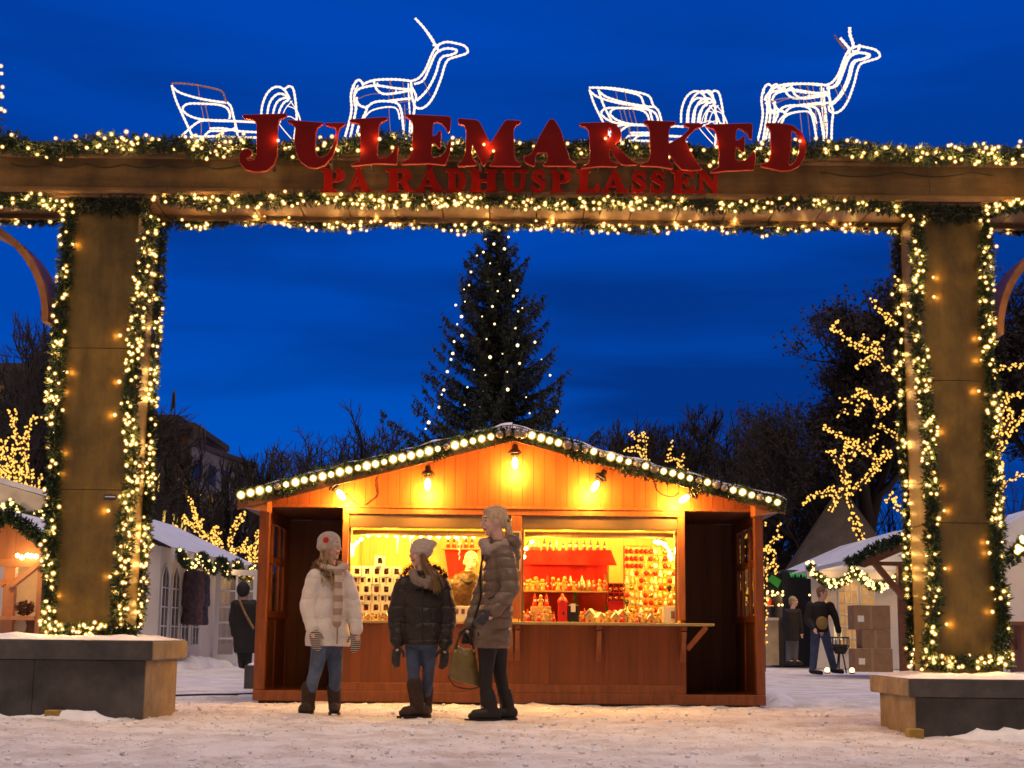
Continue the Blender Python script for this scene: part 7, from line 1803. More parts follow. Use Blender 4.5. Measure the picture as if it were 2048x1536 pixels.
# ---- right side: white tent with swag, hut gable, lavvu, kiosk
y3 = 36.0
t3 = thing('tent', 'white tent with glazed doors and a lit swag along its eave, behind the cardboard boxes', 'tent', (PX(1710, y3), y3, 0))
xa, xb = P(1622, 1140, y3).x, P(1850, 1140, y3).x; zw = P(1700, 1140, y3).z
mb = MB(); mb.box((xa, y3, .02), (xb, y3 + .05, zw)); w3 = mb.build('front_wall', M['canvas'], t3)
fr, pl_ = MB(), MB()
wall_window(fr, pl_, (xa, y3, 0), (xb, y3, 0), .235, .40, .45, 2.0, .022, False, 5, 3); wall_window(fr, pl_, (xa, y3, 0), (xb, y3, 0), .43, .55, 1.0, 1.9, .02, True, 3, 2); wall_window(fr, pl_, (xa, y3, 0), (xb, y3, 0), .78, .93, .3, 1.7, .02, True, 4, 2); wall_window(fr, pl_, (xa, y3, 0), (xb, y3, 0), .08, .16, 1.2, 1.8, .02, True, 2, 2)
pl_.build('clear_window', mat('lit_plastic', (0.45, 0.28, 0.12), .4, noise_scale=5, noise_amt=.6, emit=(1, .55, .18), estr=.25), w3); fr.build('window_bars', M['white_frame'], w3)
mb = MB(); xm = P(1790, 1060, y3).x; zr_ = P(1790, 1062, y3).z; mb.prism([(xa - .15, zw - .03), (xm, zr_), (xb + .9, zw - .03)], y3 - .15, y3 + 6); mb.build('roof', M['roof_canvas'], t3)
mb = MB(); mb.box((xa - .14, y3 - .2, zw - .22), (xb, y3 - .155, zw - .031)); mb.build('valance', M['canvas'], t3)
swag('lit garland swag along the eave of the white tent behind the cardboard boxes', P(1618, 1134, y3 - .3), P(1800, 1150, y3 - .3), 2, .34, 120, 74, rad_=.11, bm=BM_FAIR_BIG, lampn=3, power=9, dens=420)
y4 = 27.0
h2 = thing('market_hut', 'brown timber hut gable with a garland, half hidden behind the right-hand column', 'market hut', (PX(1830, y4), y4, 0))
pA, pL = P(1846, 1062, y4), P(1702, 1128, y4); pr_ = Vector((2 * pA.x - pL.x, y4, pL.z))
mb = MB(); mb.prism([(pL.x, pL.z), (pA.x, pA.z), (pr_.x, pr_.z), (pr_.x - .25, pr_.z - .06), (pA.x, pA.z - .20), (pL.x + .25, pL.z - .06)], y4, y4 + .08); mb.build('barge_board', M['hut_dark'], h2)
mb = MB(); mb.beam((P(1740, 1108, y4).x, y4 + .1, P(1740, 1112, y4).z), (P(1810, 1195, y4).x, y4 + .1, P(1810, 1195, y4).z), .1, .14, Vector((0, 1, 0))); mb.box((P(1715, 1122, y4).x, y4 + .09, P(1715, 1130, y4).z), (pr_.x, y4 + .19, P(1715, 1122, y4).z)); mb.build('brace', M['hut_dark'], h2)
mb = MB(); xw = P(1822, 1200, y4 + 1.5).x; mb.prism([(xw, .02), (xw, pA.z - .3), (pA.x, pA.z - .25), (pr_.x - .5, pr_.z + .02), (pr_.x - .5, .02)], y4 + 1.5, y4 + 1.56); mb.build('wall', M['hut_dark'], h2)
for x in (P(1812, 1200, y4).x, pr_.x - .5):
    mb = MB(); mb.box((x - .07, y4 + .2, .02), (x + .07, y4 + .34, pL.z)); mb.build('post', M['hut_dark'], h2)
mb = MB(); mb.prism([(pL.x - .05, pL.z + .002), (pA.x, pA.z + .002), (pr_.x, pr_.z + .002), (pr_.x, pr_.z + .10), (pA.x, pA.z + .12), (pL.x - .05, pL.z + .08)], y4 - .05, y4 + 3); mb.build('roof', M['roof_canvas'], h2)
garland('unlit pine garland along the roof edge of the half-hidden timber hut', None, .10, 0, 75, dens=350, pts3=[P(1695, 1126, y4 - .15), P(1740, 1104, y4 - .15), P(1790, 1080, y4 - .15), P(1850, 1058, y4 - .15)], group=None, blade=(.06, .1), w=.011)
lamp('hut_light', (P(1790, 1150, y4).x, y4 + .9, P(1790, 1140, y4).z), 6, (1, .45, .15), .08, h2)
y5 = 48.0; ap = P(1722, 950, y5); lv = thing('lavvu_tent', 'grey-brown conical tent rising behind the white tent', 'conical tent', (ap.x, y5 + 3, 0))
mb = MB(); n = 14; vs = []
Rb = (P(1600, 1140, y5).x - ap.x) / -1; zb_ = P(1600, 1140, y5).z
slope = Rb / (ap.z - zb_)
for i in range(13):
    z = ap.z * i / 12; r = max(.12, slope * (ap.z - z)) * (1.0)
    for k in range(32): a_ = 2 * math.pi * k / 32; vs.append((ap.x + r * math.cos(a_) * (1 + .015 * math.cos(a_ * 16)), y5 + 3 + r * math.sin(a_) * (1 + .015 * math.cos(a_ * 16)), z))
mb.add(vs, [(i * 32 + k, i * 32 + (k + 1) % 32, (i + 1) * 32 + (k + 1) % 32, (i + 1) * 32 + k) for i in range(12) for k in range(32)], 0, True); mb.build('cover', M['lavvu'], lv)
mb = MB()
for k in range(6): a_ = k; mb.tube([(ap.x, y5 + 3, ap.z - .2), (ap.x + .3 * math.cos(a_), y5 + 3 + .3 * math.sin(a_), ap.z + .5)], .03, 6)
mb.build('poles', M['bark'], lv)
# kiosk
y6 = 38.0; kx = lambda px: PX(px, y6)
kk = thing('kiosk', 'dark kiosk with a green web address on its sign board', 'kiosk', (kx(1590), y6, 0))
a, b_ = P(1566, 1290, y6), P(1626, 1140, y6)
mb = MB(); mb.box((a.x, y6, .02), (b_.x, y6 + 2.4, b_.z)); mb.build('body', M['kiosk_black'], kk, bevel=.03)
mb = MB(); a2, b2 = P(1515, 1186, y6), P(1566, 1146, y6); mb.box((a2.x, y6 + .1, a2.z), (a.x - .004, y6 + .2, b2.z)); mb.build('awning', M['kiosk_black'], kk)
mb = MB(); c_ = P(1550, 1162, y6); mb.prism([(c_.x - .17, c_.z + .02), (c_.x - .06, c_.z + .16), (c_.x + .18, c_.z + .02), (c_.x + .08, c_.z - .17)], y6 + .06, y6 + .095); mb.build('green_panel', mat('panel_green', (.03, .20, .03), .5, emit=(.03, .3, .03), estr=.25), kk)
cu = bpy.data.curves.new('txt', 'FONT'); cu.body = 'www.sim'; cu.size = .30; cu.extrude = .004; cu.space_character = 1.15
tmp = bpy.data.objects.new('tmp', cu); COL.objects.link(tmp); dg = bpy.context.evaluated_depsgraph_get(); dg.update(); me = bpy.data.meshes.new_from_object(tmp.evaluated_get(dg)); bpy.data.objects.remove(tmp); bpy.data.curves.remove(cu)
tp = P(1579, 1152, y6); me.transform(Matrix.Translation((tp.x, y6 - .006, tp.z - .03)) @ Matrix.Rotation(rad(90), 4, 'X') @ Matrix.Diagonal((.62, 1, 1, 1))); me.materials.clear(); me.materials.append(M['sign_green']); me.name = 'web_address'
o = bpy.data.objects.new('web_address', me); COL.objects.link(o); adopt(o, kk)
# bright stall next to the kiosk
s3 = thing('market_counter', 'brightly lit sales counter beside the dark kiosk', 'sales counter', (kx(1545), y6, 0))
mb = MB(); x0, x1 = P(1510, 1240, y6).x, a.x - .05; zc3 = P(1545, 1240, y6).z; mb.box((x0, y6 + .3, .05), (x1, y6 + .36, zc3)); mb.build('front', M['cream_panel'], s3)
mb = MB(); mb.box((x0, y6 + .2, zc3 + .002), (x1, y6 + 1.0, zc3 + .06)); mb.build('top', M['canvas'], s3)
mb = MB(); mb.box((x0, y6 + 1.6, .05), (x1, y6 + 1.65, 2.6)); mb.build('back', M['cream_panel'], s3)
R = random.Random(8); mb = MB(); cm = [M['card_white'], M['green_toy'], M['straw'], mat('purple_cloth', (.2, .12, .28), .8), M['paint_red']]
for i in range(34):
    x = R.uniform(x0 + .05, x1 - .1); z = R.choice([zc3 + .065, zc3 + .40, zc3 + .75]); y = y6 + R.uniform(.95, 1.4); w = R.uniform(.05, .12); mb.box((x, y, z), (x + w, y + .1, z + R.uniform(.08, .26)), R.randrange(5))
o = mb.build('wares', cm, s3); o['kind'] = 'stuff'
mb = MB()
for z in (zc3 + .385, zc3 + .735): mb.box((x0, y6 + .94, z - .02), (x1, y6 + 1.55, z))
mb.build('shelf', M['cream_panel'], s3)
lamp('counter_light', ((x0 + x1) / 2, y6 + .4, 1.9), 30, (1, .62, .2), .1, s3)
tg = thing('string_lights', 'blob of warm bulbs hanging over the lit sales counter', 'string lights', P(1535, 1190, y6 - .2)); put_bulbs(tg, [P(1526 + R.uniform(-2, 40), R.choice([1183, 1186, 1190, 1200, 1210]), y6 - .1) for i in range(12)] + [P(1625, 1195, y6), P(1619, 1190, y6)], BM_FAIR_BIG)
# cardboard boxes
y7 = 34.0
for px0, px1, py0, py1, lab in ((1710, 1785, 1339, 1298, 'largest cardboard box at the bottom of the stack'), (1725, 1781, 1297, 1260, 'small plain cardboard box in the middle of the stack'), (1708, 1780, 1259, 1211, 'wide cardboard box with a white label on top of the stack')):
    a, b_ = P(px0, py0, y7), P(px1, py1, y7); z0 = max(0.0, a.z)
    if py0 == 1339: z0 = -.02
    mb = MB(); mb.box((a.x, y7, z0 + .002), (b_.x, y7 + .6, b_.z)); o = mb.build('cardboard_box', M['cardboard'], bevel=.006)
    xm = a.x + (b_.x - a.x) * .47; mb = MB(); mb.box((xm - .03, y7 - .002, z0 + .01), (xm + .03, y7 - .0005, b_.z - .005)); mb.build('tape', M['tape'], o)
    if py0 != 1297: mb = MB(); mb.box((a.x + .09, y7 - .004, z0 + .17), (a.x + .23, y7 - .0005, z0 + .31)); mb.build('address_label', M['card_white'], o)
    tag(o, lab, 'cardboard box', 'cardboard boxes stacked by the white tent')
# fire basket with candles, lanterns on the ground
y8 = 32.0; fb_ = thing('fire_basket', 'black iron fire basket on legs with two pale candles in it', 'fire basket', (PX(1678, y8), y8, 0))
c_ = P(1680, 1292, y8); mb = MB()
for k in range(14): a_ = k * math.pi / 7; mb.tube([(c_.x + .19 * math.cos(a_), y8 + .19 * math.sin(a_), P(1680, 1275, y8).z), (c_.x + .19 * math.cos(a_), y8 + .19 * math.sin(a_), c_.z), (c_.x + .10 * math.cos(a_), y8 + .10 * math.sin(a_), P(1680, 1306, y8).z)], .012, 5)
for z, r in ((P(1680, 1275, y8).z, .19), (c_.z, .19), (P(1680, 1306, y8).z, .10)): mb.tube([(c_.x + r * math.cos(k * .3927), y8 + r * math.sin(k * .3927), z) for k in range(17)], .016, 5)
mb.lathe((c_.x, y8, P(1680, 1306, y8).z - .02), [(.1, 0), (.15, .12), (.16, .2)], 14); mb.build('basket', M['boot_black'], fb_)
for k in range(3): mb = MB(); a_ = k * 2.1; mb.tube([(c_.x + .05 * math.cos(a_), y8 + .05 * math.sin(a_), P(1680, 1306, y8).z), (c_.x + .12 * math.cos(a_), y8 + .12 * math.sin(a_), 0)], .016, 6); mb.build('leg', M['boot_black'], fb_)
for px, h in ((1671, .28), (1681, .22)):
    mb = MB(); x = PX(px, y8); mb.lathe((x, y8, P(px, 1280, y8).z), [(.03, 0), (.03, h), (.012, h + .02), (.002, h + .05)], 8); o = mb.build('candle', glow('candle_wax', (1, .75, .35), .8, sample=False)); tag(o, 'taller pale candle standing in the fire basket' if px == 1671 else 'shorter pale candle standing in the fire basket', 'candle')
for px, py, lab in ((1654, 1325, 'round glowing lantern on the snow by the walking man'), (1704, 1333, 'round glowing lantern on the snow by the cardboard boxes')):
    q = P(px, py, 31.5); q.z = .07; mb = MB(); mb.ball(q, .055, 10, 7); o = mb.build('ground_lantern', glow('lantern_glow', (1, .6, .25), 4, sample=False)); tag(o, lab, 'lantern')
    mb = MB(); mb.lathe(q + Vector((0, 0, -.072)), [(.06, 0), (.06, .02), (.03, .03)], 10); mb.build('base', M['boot_black'], o); lamp('lantern_light', q + Vector((0, -.08, .05)), 1.2, TW, .03, o) if False else None
# ---- right edge: tent, bench table, globe garland
y9 = 24.0
t4 = thing('tent', 'white tent with a grey striped roof cut by the right edge', 'tent', (PX(2070, y9), y9, 0))
xa, xb = P(1990, 1100, y9).x, P(2300, 1100, y9).x; zw = P(2010, 1085, y9).z
mb = MB(); mb.box((xa, y9, .02), (xb, y9 + .05, zw)); mb.build('wall', M['canvas'], t4)
mb = MB(); mb.prism([(xa - .1, zw + .001), (xa - .05, zw + .14), (P(2048, 1030, y9).x, P(2048, 1028, y9).z), (xb, P(2300, 960, y9).z), (xb, zw + .001)], y9 - .12, y9 + 5); mb.build('roof', M['roof_canvas'], t4)
lamp('tent_light', (P(2030, 1200, y9).x, y9 - 1.0, 1.7), 9, TW, .1, t4)
tb = thing('table', 'dark wooden table with a slanted brace at the right edge', 'table', (PX(2050, 21), 21, 0)); za = P(2040, 1243, 21).z
mb = MB(); mb.box((P(2022, 1243, 21).x, 21, za - .05), (P(2140, 1243, 21).x, 21.7, za)); mb.build('top', M['hut_dark'], tb)
for px in (2046, 2130): mb = MB(); x = PX(px, 21); mb.box((x, 21.05, 0), (x + .08, 21.6, za - .051)); mb.build('leg', M['hut_dark'], tb)
mb = MB(); mb.beam((P(2026, 1246, 21).x, 21.3, za - .06), (P(2046, 1275, 21).x, 21.3, za - .38), .06, .06, Vector((0, 1, 0))); mb.build('brace', M['hut_dark'], tb)
swag('bushy pine garland with big globes hanging at the right edge', P(2012, 1128, 21), P(2090, 1050, 21), 1, .0, 0, 76, rad_=.11, lampn=1, power=3)
tg = thing('string_lights', 'cluster of big globes in the garland at the right edge', 'string lights', P(2040, 1090, 20.8)); put_bulbs(tg, [P(x, y, 20.8) for x, y in ((2044, 1076), (2036, 1094), (2042, 1098), (2035, 1103), (2046, 1082))], BM_GLOBE)

# ================================================================== the big fir behind the stall
def big_fir():
    R = random.Random(17); Y = 30.0
    top = P(994, 432, Y); H = top.z; X = top.x
    t = thing('fir_tree', 'tall dark fir with scattered white bulbs rising behind the stall', 'fir tree', (X, Y, 0))
    mb = MB(); mb.tube([(X, Y, 0), (X + .03, Y, H * .5), (X, Y, H * .97)], [.20, .11, .015], 8); mb.build('trunk', M['bark'], t)
    # half width against height (photo)
    prof = [(432, 8), (470, 22), (520, 46), (560, 60), (600, 80), (650, 88), (700, 96), (750, 108), (800, 128), (850, 160), (890, 190), (960, 215), (1100, 235)]
    def half(z):
        py = 1275 - (z - CAM_H) * F_PX / Y * 1.0
        for (a, ha), (b_, hb) in zip(prof, prof[1:]):
            if py <= b_: return (ha + (hb - ha) * max(0, (py - a)) / (b_ - a)) * Y / F_PX
        return 2.3
    mb = MB(); wood = MB(); z = 1.0; tips = []
    def sprig(p, d, ln, droop):
        """A flat spray of needles hanging from a twig."""
        d = d.normalized(); n = max(4, int(ln / .031))
        for i in range(n):
            q = p + d * ln * (i + R.random()) / n + Vector((0, 0, -droop * (i / n) ** 1.5))
            for s in range(3):
                v = (d * .7 + rvec(R) * .9 + Vector((0, 0, -.35))).normalized(); l2 = R.uniform(.05, .11); w = v.cross(rvec(R)).normalized() * R.uniform(.010, .017)
                mb.add([q - w, q + w, q + v * l2], [(0, 1, 2)])
    while z < H - .12:
        u = z / H; hw = half(z); nb = int(9 + 8 * (1 - u)); a0 = R.uniform(0, 6.28)
        for k in range(nb):
            if R.random() < .12: continue
            a = a0 + 2 * math.pi * k / nb + R.uniform(-.3, .3); L = hw * R.choice([R.uniform(.5, .8), R.uniform(.75, 1.0), R.uniform(1.0, 1.24)])
            o = Vector((math.cos(a), math.sin(a), 0)); pts = []
            rise = .34 * L * (.5 + .9 * u) + R.uniform(-.05, .08)
            for i in range(7):
                s = i / 6; pts.append(Vector((X, Y, z)) + o * L * s + Vector((0, 0, -.22 * L * math.sin(math.pi * s * .75) * (1.25 - u) + rise * s * s)))
            wood.tube(pts, [.022 * (1 - .8 * i / 6) for i in range(7)], 4)
            tips.append(pts[-1])
            q = resample(pts, .05)
            for i, p in enumerate(q):
                s = i / max(1, len(q) - 1)
                if s < .12: continue
                d = (q[min(i + 1, len(q) - 1)] - q[max(0, i - 1)]).normalized(); side = d.cross(UP).normalized()
                wd_ = (.10 + .22 * L * (1 - s)) * R.uniform(.5, 1.0)
                if R.random() < .70: sprig(p, d * .8 + side * R.choice([-1, 1]), min(.5, wd_), R.uniform(.04, .16))
                if R.random() < .5: sprig(p, d * .4 + Vector((0, 0, -1)) + side * R.uniform(-.4, .4), R.uniform(.06, .16), .02)
            sprig(pts[-1] - (pts[-1] - pts[-2]).normalized() * .05, pts[-1] - pts[-2], .14, .0)
        z += R.uniform(.15, .25) * (1.15 - .45 * u)
    for i in range(14): sprig(Vector((X, Y, H - .35 + .02 * i)), Vector((math.cos(i * 2.4), math.sin(i * 2.4), .5)), .16, .02)
    cr_ = mb.build('crown', mat('fir_needles', (0.020, 0.028, 0.014), .7, noise_scale=3, noise_amt=.5), t); wood.build('branches', M['bark'], cr_)
    ZF = (760, 430, 3.134)
    big = [(660, 152), (805, 138), (714, 182), (780, 212), (648, 233), (570, 357), (475, 565), (511, 637), (465, 793), (514, 756), (456, 868), (445, 905), (422, 982), (400, 1097), (370, 1205), (305, 1300), (705, 573), (718, 683), (690, 891), (860, 472), (836, 508), (849, 708), (971, 797), (862, 817), (875, 930), (1066, 1005), (1110, 1232), (1098, 1350), (800, 1094), (715, 68), (795, 55)]
    small = [(608, 254), (749, 370), (676, 415), (814, 410), (527, 466), (738, 477), (532, 543), (640, 636), (484, 685), (892, 583), (866, 604), (668, 778), (768, 870), (548, 1079), (641, 1107), (916, 1142), (622, 1202), (938, 1242), (387, 1126), (286, 1340), (558, 440), (1012, 905), (796, 984), (660, 1003), (590, 970), (530, 1190), (690, 303)]
    tl = thing('string_lights', 'sparse white bulbs strung over the tall fir behind the stall', 'string lights', (X, Y - 1, 5))
    def at_(x, y):
        px, py = ZF[0] + x / ZF[2], ZF[1] + y / ZF[2]; z = P(px, py, Y).z; hw = half(z); dx = P(px, py, Y).x - X
        return P(px, py, Y - math.sqrt(max(.0, hw * hw - dx * dx)) * .95 - .12)
    put_bulbs(tl, [at_(x, y) for x, y in big], BM_SPR); put_bulbs(tl, [at_(x, y) for x, y in small], bulb_mesh('bulb', .017, M['bulb_spruce']))
    mb = MB()
    for ch in (((475, 565), (511, 637), (514, 756), (465, 793)), ((445, 905), (422, 982), (400, 1097), (370, 1205), (305, 1300)), ((910, 590), (971, 797)), ((1066, 1005), (1110, 1232))): mb.tube(smooth_path([at_(x, y) for x, y in ch], 4), .006, 5)
    mb.build('flex', M['cable'], tl)
big_fir()

# ================================================================== bare winter trees
def bare_tree(label, px, Y, top_py, spread, seed, depth=6, leaves=0, lean=0.0, trunk_r=None, name='bare_tree', fork=.28, dens=1.0, group='bare trees behind the market'):
    R = random.Random(seed); base = Vector((PX(px, Y), Y, -.05)); H = P(px, top_py, Y).z
    t = thing(name, label, 'tree', base, group)
    tr, cr_ = MB(), MB(); r0 = trunk_r or H * .022
    S = H
    def grow(p, d, L, r, lv):
        n = 4; pts = [p]; dd = d.copy()
        for i in range(n):
            dd = (dd + rvec(R) * .16 + Vector((0, 0, .05 if lv > 0 else .02))).normalized(); pts.append(pts[-1] + dd * L / n)
        mb = tr if lv <= 1 else cr_
        rmin = .0068 * S / 8
        mb.tube(pts, [max(rmin, r * (1 - .45 * i / n)) for i in range(n + 1)], 5 if lv <= 1 else 3, cap=False)
        if lv >= depth:
            for _ in range(leaves):
                q = pts[R.choice([-1, -2])] + rvec(R) * .14 * S / 8; v = rvec(R) * .10 * S / 8; w = v.cross(rvec(R)).normalized() * .05 * S / 8; cr_.add([q - w, q + v * .5, q + w, q + v], [(0, 1, 2, 3)])
            return
        kids = 2 + (R.random() < .80 * dens) + (lv >= 2 and R.random() < .35 * dens)
        for k in range(kids):
            i = n if k == 0 else R.choice([1, 2, 3, 4]) if lv > 0 else R.choice([2, 3, 4]); s = pts[i]
            ax = rvec(R); nd = (dd + (ax - dd * ax.dot(dd)).normalized() * (R.uniform(.2, .42) if k == 0 else R.uniform(.5, 1.05)) * spread).normalized()
            grow(s, nd, L * R.uniform(.60, .80), max(rmin, r * (.62 if k else .7)), lv + 1)
    grow(base, Vector((lean, 0, 1)).normalized(), H * fork, r0, 0)
    # scale the tree to its height
    zs_ = sorted(v[2] for v in cr_.v); mz = zs_[int(len(zs_) * .9975)]; k = (H + .05) / (mz - base.z)
    for mb in (tr, cr_): mb.v = [tuple(base + (Vector(v) - base) * k) for v in mb.v]
    tr.build('trunk', M['twig'], t); cr_.build('crown', M['twig'], t)
    return t
bare_tree('large bare tree with a rounded crown left of the big fir', 690, 62, 838, 1.0, 31, 7)
bare_tree('wide bare tree with a low flat crown behind the left roof slope', 600, 60, 872, 1.15, 32, 7)
for i, (px, top) in enumerate(((430, 898), (458, 912), (492, 905), (520, 888), (550, 905), (640, 900), (735, 905))):
    bare_tree(['slim upright bare tree just right of the pale office block', 'slender bare tree with a low top near the left roof corner', 'bare upright tree above the left roof corner', 'tallest of the slim bare trees over the left roof corner', 'thin bare tree between the slim trees and the wide crowned one', 'short bare tree between the two round crowned trees', 'short bare tree touching the left skirt of the fir'][i], px, 66 + i, top, .62, 40 + i, 6, dens=1.1)
for i, (px, top, sd) in enumerate(((1170, 880, 51), (1215, 868, 52), (1275, 838, 53), (1330, 842, 54), (1385, 820, 55), (1440, 828, 56), (1490, 835, 57), (1545, 830, 58), (1590, 850, 59), (1240, 905, 60), (1360, 880, 66), (1470, 900, 67))):
    bare_tree(['low bare tree at the right skirt of the fir', 'low faint bare tree right of the fir', 'broad bare tree above the right roof slope', 'second dark tree of the row above the right roof slope', 'tallest dark tree of the row above the right roof slope', 'dark bare tree right of the tallest one in the row', 'dense dark tree over the lower right roof slope', 'dark tree over the right end of the roof', 'dark tree between the roof end and the glowing branches', 'short bare tree right behind the roof snow', 'short dark tree under the tall row on the right', 'short dark tree above the low right eave'][i], px, 58 + (i % 5) * 2, top, .95, sd, 7, leaves=0, dens=1.15)
bare_tree('great dark tree still holding leaf clumps beside the right-hand column', 1735, 52, 560, .72, 91, 7, leaves=7, fork=.25, dens=1.2, group=None)
bare_tree('dark leafy tree right behind the right-hand column', 1900, 56, 590, .85, 92, 7, leaves=7, dens=1.2, group=None)
bare_tree('dark tree cut by the right edge of the picture', 2050, 55, 560, 1.0, 93, 7, leaves=4, dens=1.2, group=None)
bare_tree('dark leafy tree right of the walking man behind the lavvu', 1640, 55, 800, .75, 94, 7, leaves=2, dens=1.2, group=None)
for i, (px, top, sd) in enumerate(((12, 660, 95), (62, 655, 96), (100, 700, 97), (-30, 650, 98))):
    bare_tree(['bare tree at the left edge above the dark building', 'bare tree left of the stickered column', 'bare tree partly behind the stickered column', 'bare tree mostly outside the left edge'][i], px, 60 + i * 2, top, .8, sd, 7, dens=1.1)
bare_tree('twiggy tree in front of the tall slab building with a few last leaves', 340, 64, 815, .8, 99, 5, leaves=5, dens=1.0, group=None)

# ================================================================== trees wound with fairy lights
def lit_tree(label, llabel, Y, lines, dens, seed, r=.10, size=.023, trunk=None, jit=1.0):
    R = random.Random(seed); p0 = P(*lines[0][0], Y)
    t = thing('wrapped_tree', label, 'tree', (P(*(trunk or lines[0][0]), Y).x, Y, 0), 'trees wound with lights')
    tr, br = MB(), MB(); bl = []
    if trunk: tr.tube(smooth_path([Vector((P(*trunk, Y).x, Y, 0)), P(*trunk, Y).lerp(p0, .0)] + [p0], 4) if trunk != lines[0][0] else [Vector((p0.x, Y, -.05)), Vector((p0.x, Y, p0.z * .5)), p0], r * 1.3, 7)
    for li, ln in enumerate(lines):
        k = R.uniform(-.5, .5) * jit
        pts = [P(x, y, Y + k * min(1, i / 2)) for i, (x, y) in enumerate(ln)]
        q = resample(smooth_path(pts, 5), .06); n = len(q)
        rr = [max(.02, r * (1 - .75 * i / n) * (1.0 if li == 0 else .7)) for i in range(n)]
        br.tube(q, rr, 6)
        for _ in range(int(n / 9)):
            s0 = q[R.randrange(n // 4, n)]; e0 = s0 + (rvec(R) + Vector((0, 0, .3))) * R.uniform(.12, .42); br.tube([s0, s0.lerp(e0, .5) + rvec(R) * .04, e0], [.022, .016, .01], 5)
            for j in range(int((e0 - s0).length / .045)): bl.append(s0.lerp(e0, (j + .5) / max(1, (e0 - s0).length / .045)) + rvec(R) * size * 1.6)
        for i, p in enumerate(q):
            for _ in range(int(dens * .8) + (R.random() < (dens * .8) % 1)): bl.append(p + rvec(R) * (rr[i] + size * R.uniform(.6, 2.6)))
        for _ in range(3): 
            i = R.randrange(n); 
    tr.build('trunk', M['bark'], t) if tr.v else None
    br.build('branches', M['bark'], t)
    R.shuffle(bl)
    s = thing('fairy_lights', llabel, 'fairy lights', p0, 'fairy lights wound round trees')
    put_bulbs(s, bl, bulb_mesh('bulb', size, M['bulb_far']), 100)
    return t
ZR = (1500, 560, 2.742)
def zr(pts): return [(ZR[0] + x / ZR[2], ZR[1] + y / ZR[2]) for x, y in pts]
lit_tree('crooked bare tree wound with golden lights beside the right-hand column', 'dense golden lights on the crooked branches left of the right-hand column', 40, [zr(l) for l in (
    [(612, 1490), (595, 1380), (565, 1290), (545, 1210), (530, 1150)], [(530, 1160), (440, 1170), (370, 1180), (320, 1195), (290, 1240)], [(505, 1165), (470, 1210), (440, 1268)], [(528, 1150), (520, 1080), (505, 1010), (518, 940), (525, 880)], [(505, 1010), (470, 980), (430, 930)],
    [(560, 1165), (620, 1110), (660, 1060), (700, 1010), (750, 968), (790, 942)], [(745, 965), (742, 920)], [(690, 1020), (670, 970), (620, 930), (570, 890), (500, 852), (430, 825), (405, 815)], [(575, 920), (555, 990)], [(640, 920), (660, 880), (695, 858)], [(540, 1110), (545, 1075)])], 2.6, 201, .085, .03, zr([(612, 1490)])[0])
lit_tree('tall tree wound with golden lights, its trunk hidden by the right-hand column', 'golden lights on long branches reaching out from behind the right-hand column', 36, [[(1885, 1290), (1880, 1150), (1875, 1000), (1862, 900), (1850, 800)]] + [zr(l) for l in (
    [(980, 700), (880, 590), (800, 520), (750, 480), (715, 430), (680, 402), (600, 375), (520, 320), (448, 262)], [(720, 400), (690, 360), (608, 324)], [(690, 415), (640, 440), (582, 482)], [(880, 330), (780, 230), (750, 200), (700, 150), (665, 100)], [(1000, 760), (870, 690), (790, 680), (730, 712), (690, 700), (660, 640), (620, 615), (570, 605)], [(630, 625), (540, 660), (500, 662)], [(612, 680), (585, 735)], [(520, 710), (480, 740)], [(720, 720), (710, 760)],
    [(1000, 900), (880, 890), (810, 870), (760, 832), (695, 800)], [(1030, 1290), (900, 1290), (820, 1260), (790, 1205), (738, 1215)])] + [[(1880, 1050), (1960, 960), (2000, 900), (2030, 850), (2060, 800)], [(1985, 930), (2010, 800), (2046, 790)], [(1880, 900), (1960, 790), (2000, 740), (2050, 728)], [(1880, 1100), (1980, 1010), (2020, 960), (2050, 950)], [(1990, 1010), (2005, 950), (1992, 900)], [(2000, 880), (2020, 830), (2010, 790)]], 2.2, 202, .08, .03, (1885, 1290))
lit_tree('small tree wound with golden lights peeping over the right roof slope', 'golden lights on twigs above the right roof slope and behind the stall corner', 34, [[(1300, 1200), (1292, 1000), (1290, 920), (1290, 880), (1284, 858)], [(1291, 905), (1270, 898), (1248, 902)], [(1290, 880), (1272, 874), (1262, 866)], [(1288, 912), (1272, 890)], [(1300, 1060), (1340, 960), (1360, 930), (1345, 918), (1330, 922)], [(1360, 930), (1380, 945)]], 2.4, 203, .05, .022, (1300, 1200))
lit_tree('low bush of golden lights beyond the right corner post of the stall', 'golden lights curling out right of the stall corner post', 33, [[(1525, 1290), (1530, 1180), (1532, 1110), (1545, 1085), (1562, 1072)], [(1530, 1150), (1548, 1128), (1552, 1145)], [(1528, 1110), (1520, 1060), (1530, 1045)], [(1525, 1260), (1490, 1180), (1480, 1120), (1492, 1060)], [(1490, 1180), (1475, 1150)]], 2.4, 204, .05, .024, (1525, 1290))
Z2_ = (280, 760, 2.4)
def z2(pts): return [(Z2_[0] + x / Z2_[2], Z2_[1] + y / Z2_[2]) for x, y in pts]
lit_tree('forked tree wound with golden lights behind the roof of the long marquee', 'golden lights on the forked branches above the long marquee', 50, [z2(l) for l in (
    [(400, 1200), (398, 950), (395, 840)], [(395, 840), (350, 800), (300, 740), (270, 680), (250, 585)], [(305, 745), (240, 690), (205, 652)], [(230, 690), (215, 672)], [(360, 830), (250, 770), (165, 702)], [(385, 830), (370, 740), (365, 705)], [(392, 830), (350, 760), (345, 715)], [(380, 720), (345, 715)], [(415, 835), (440, 760), (460, 690), (500, 635)], [(425, 838), (470, 810), (510, 795)], [(340, 800), (300, 800)])], 3.4, 205, .09, .032, z2([(400, 1200)])[0])
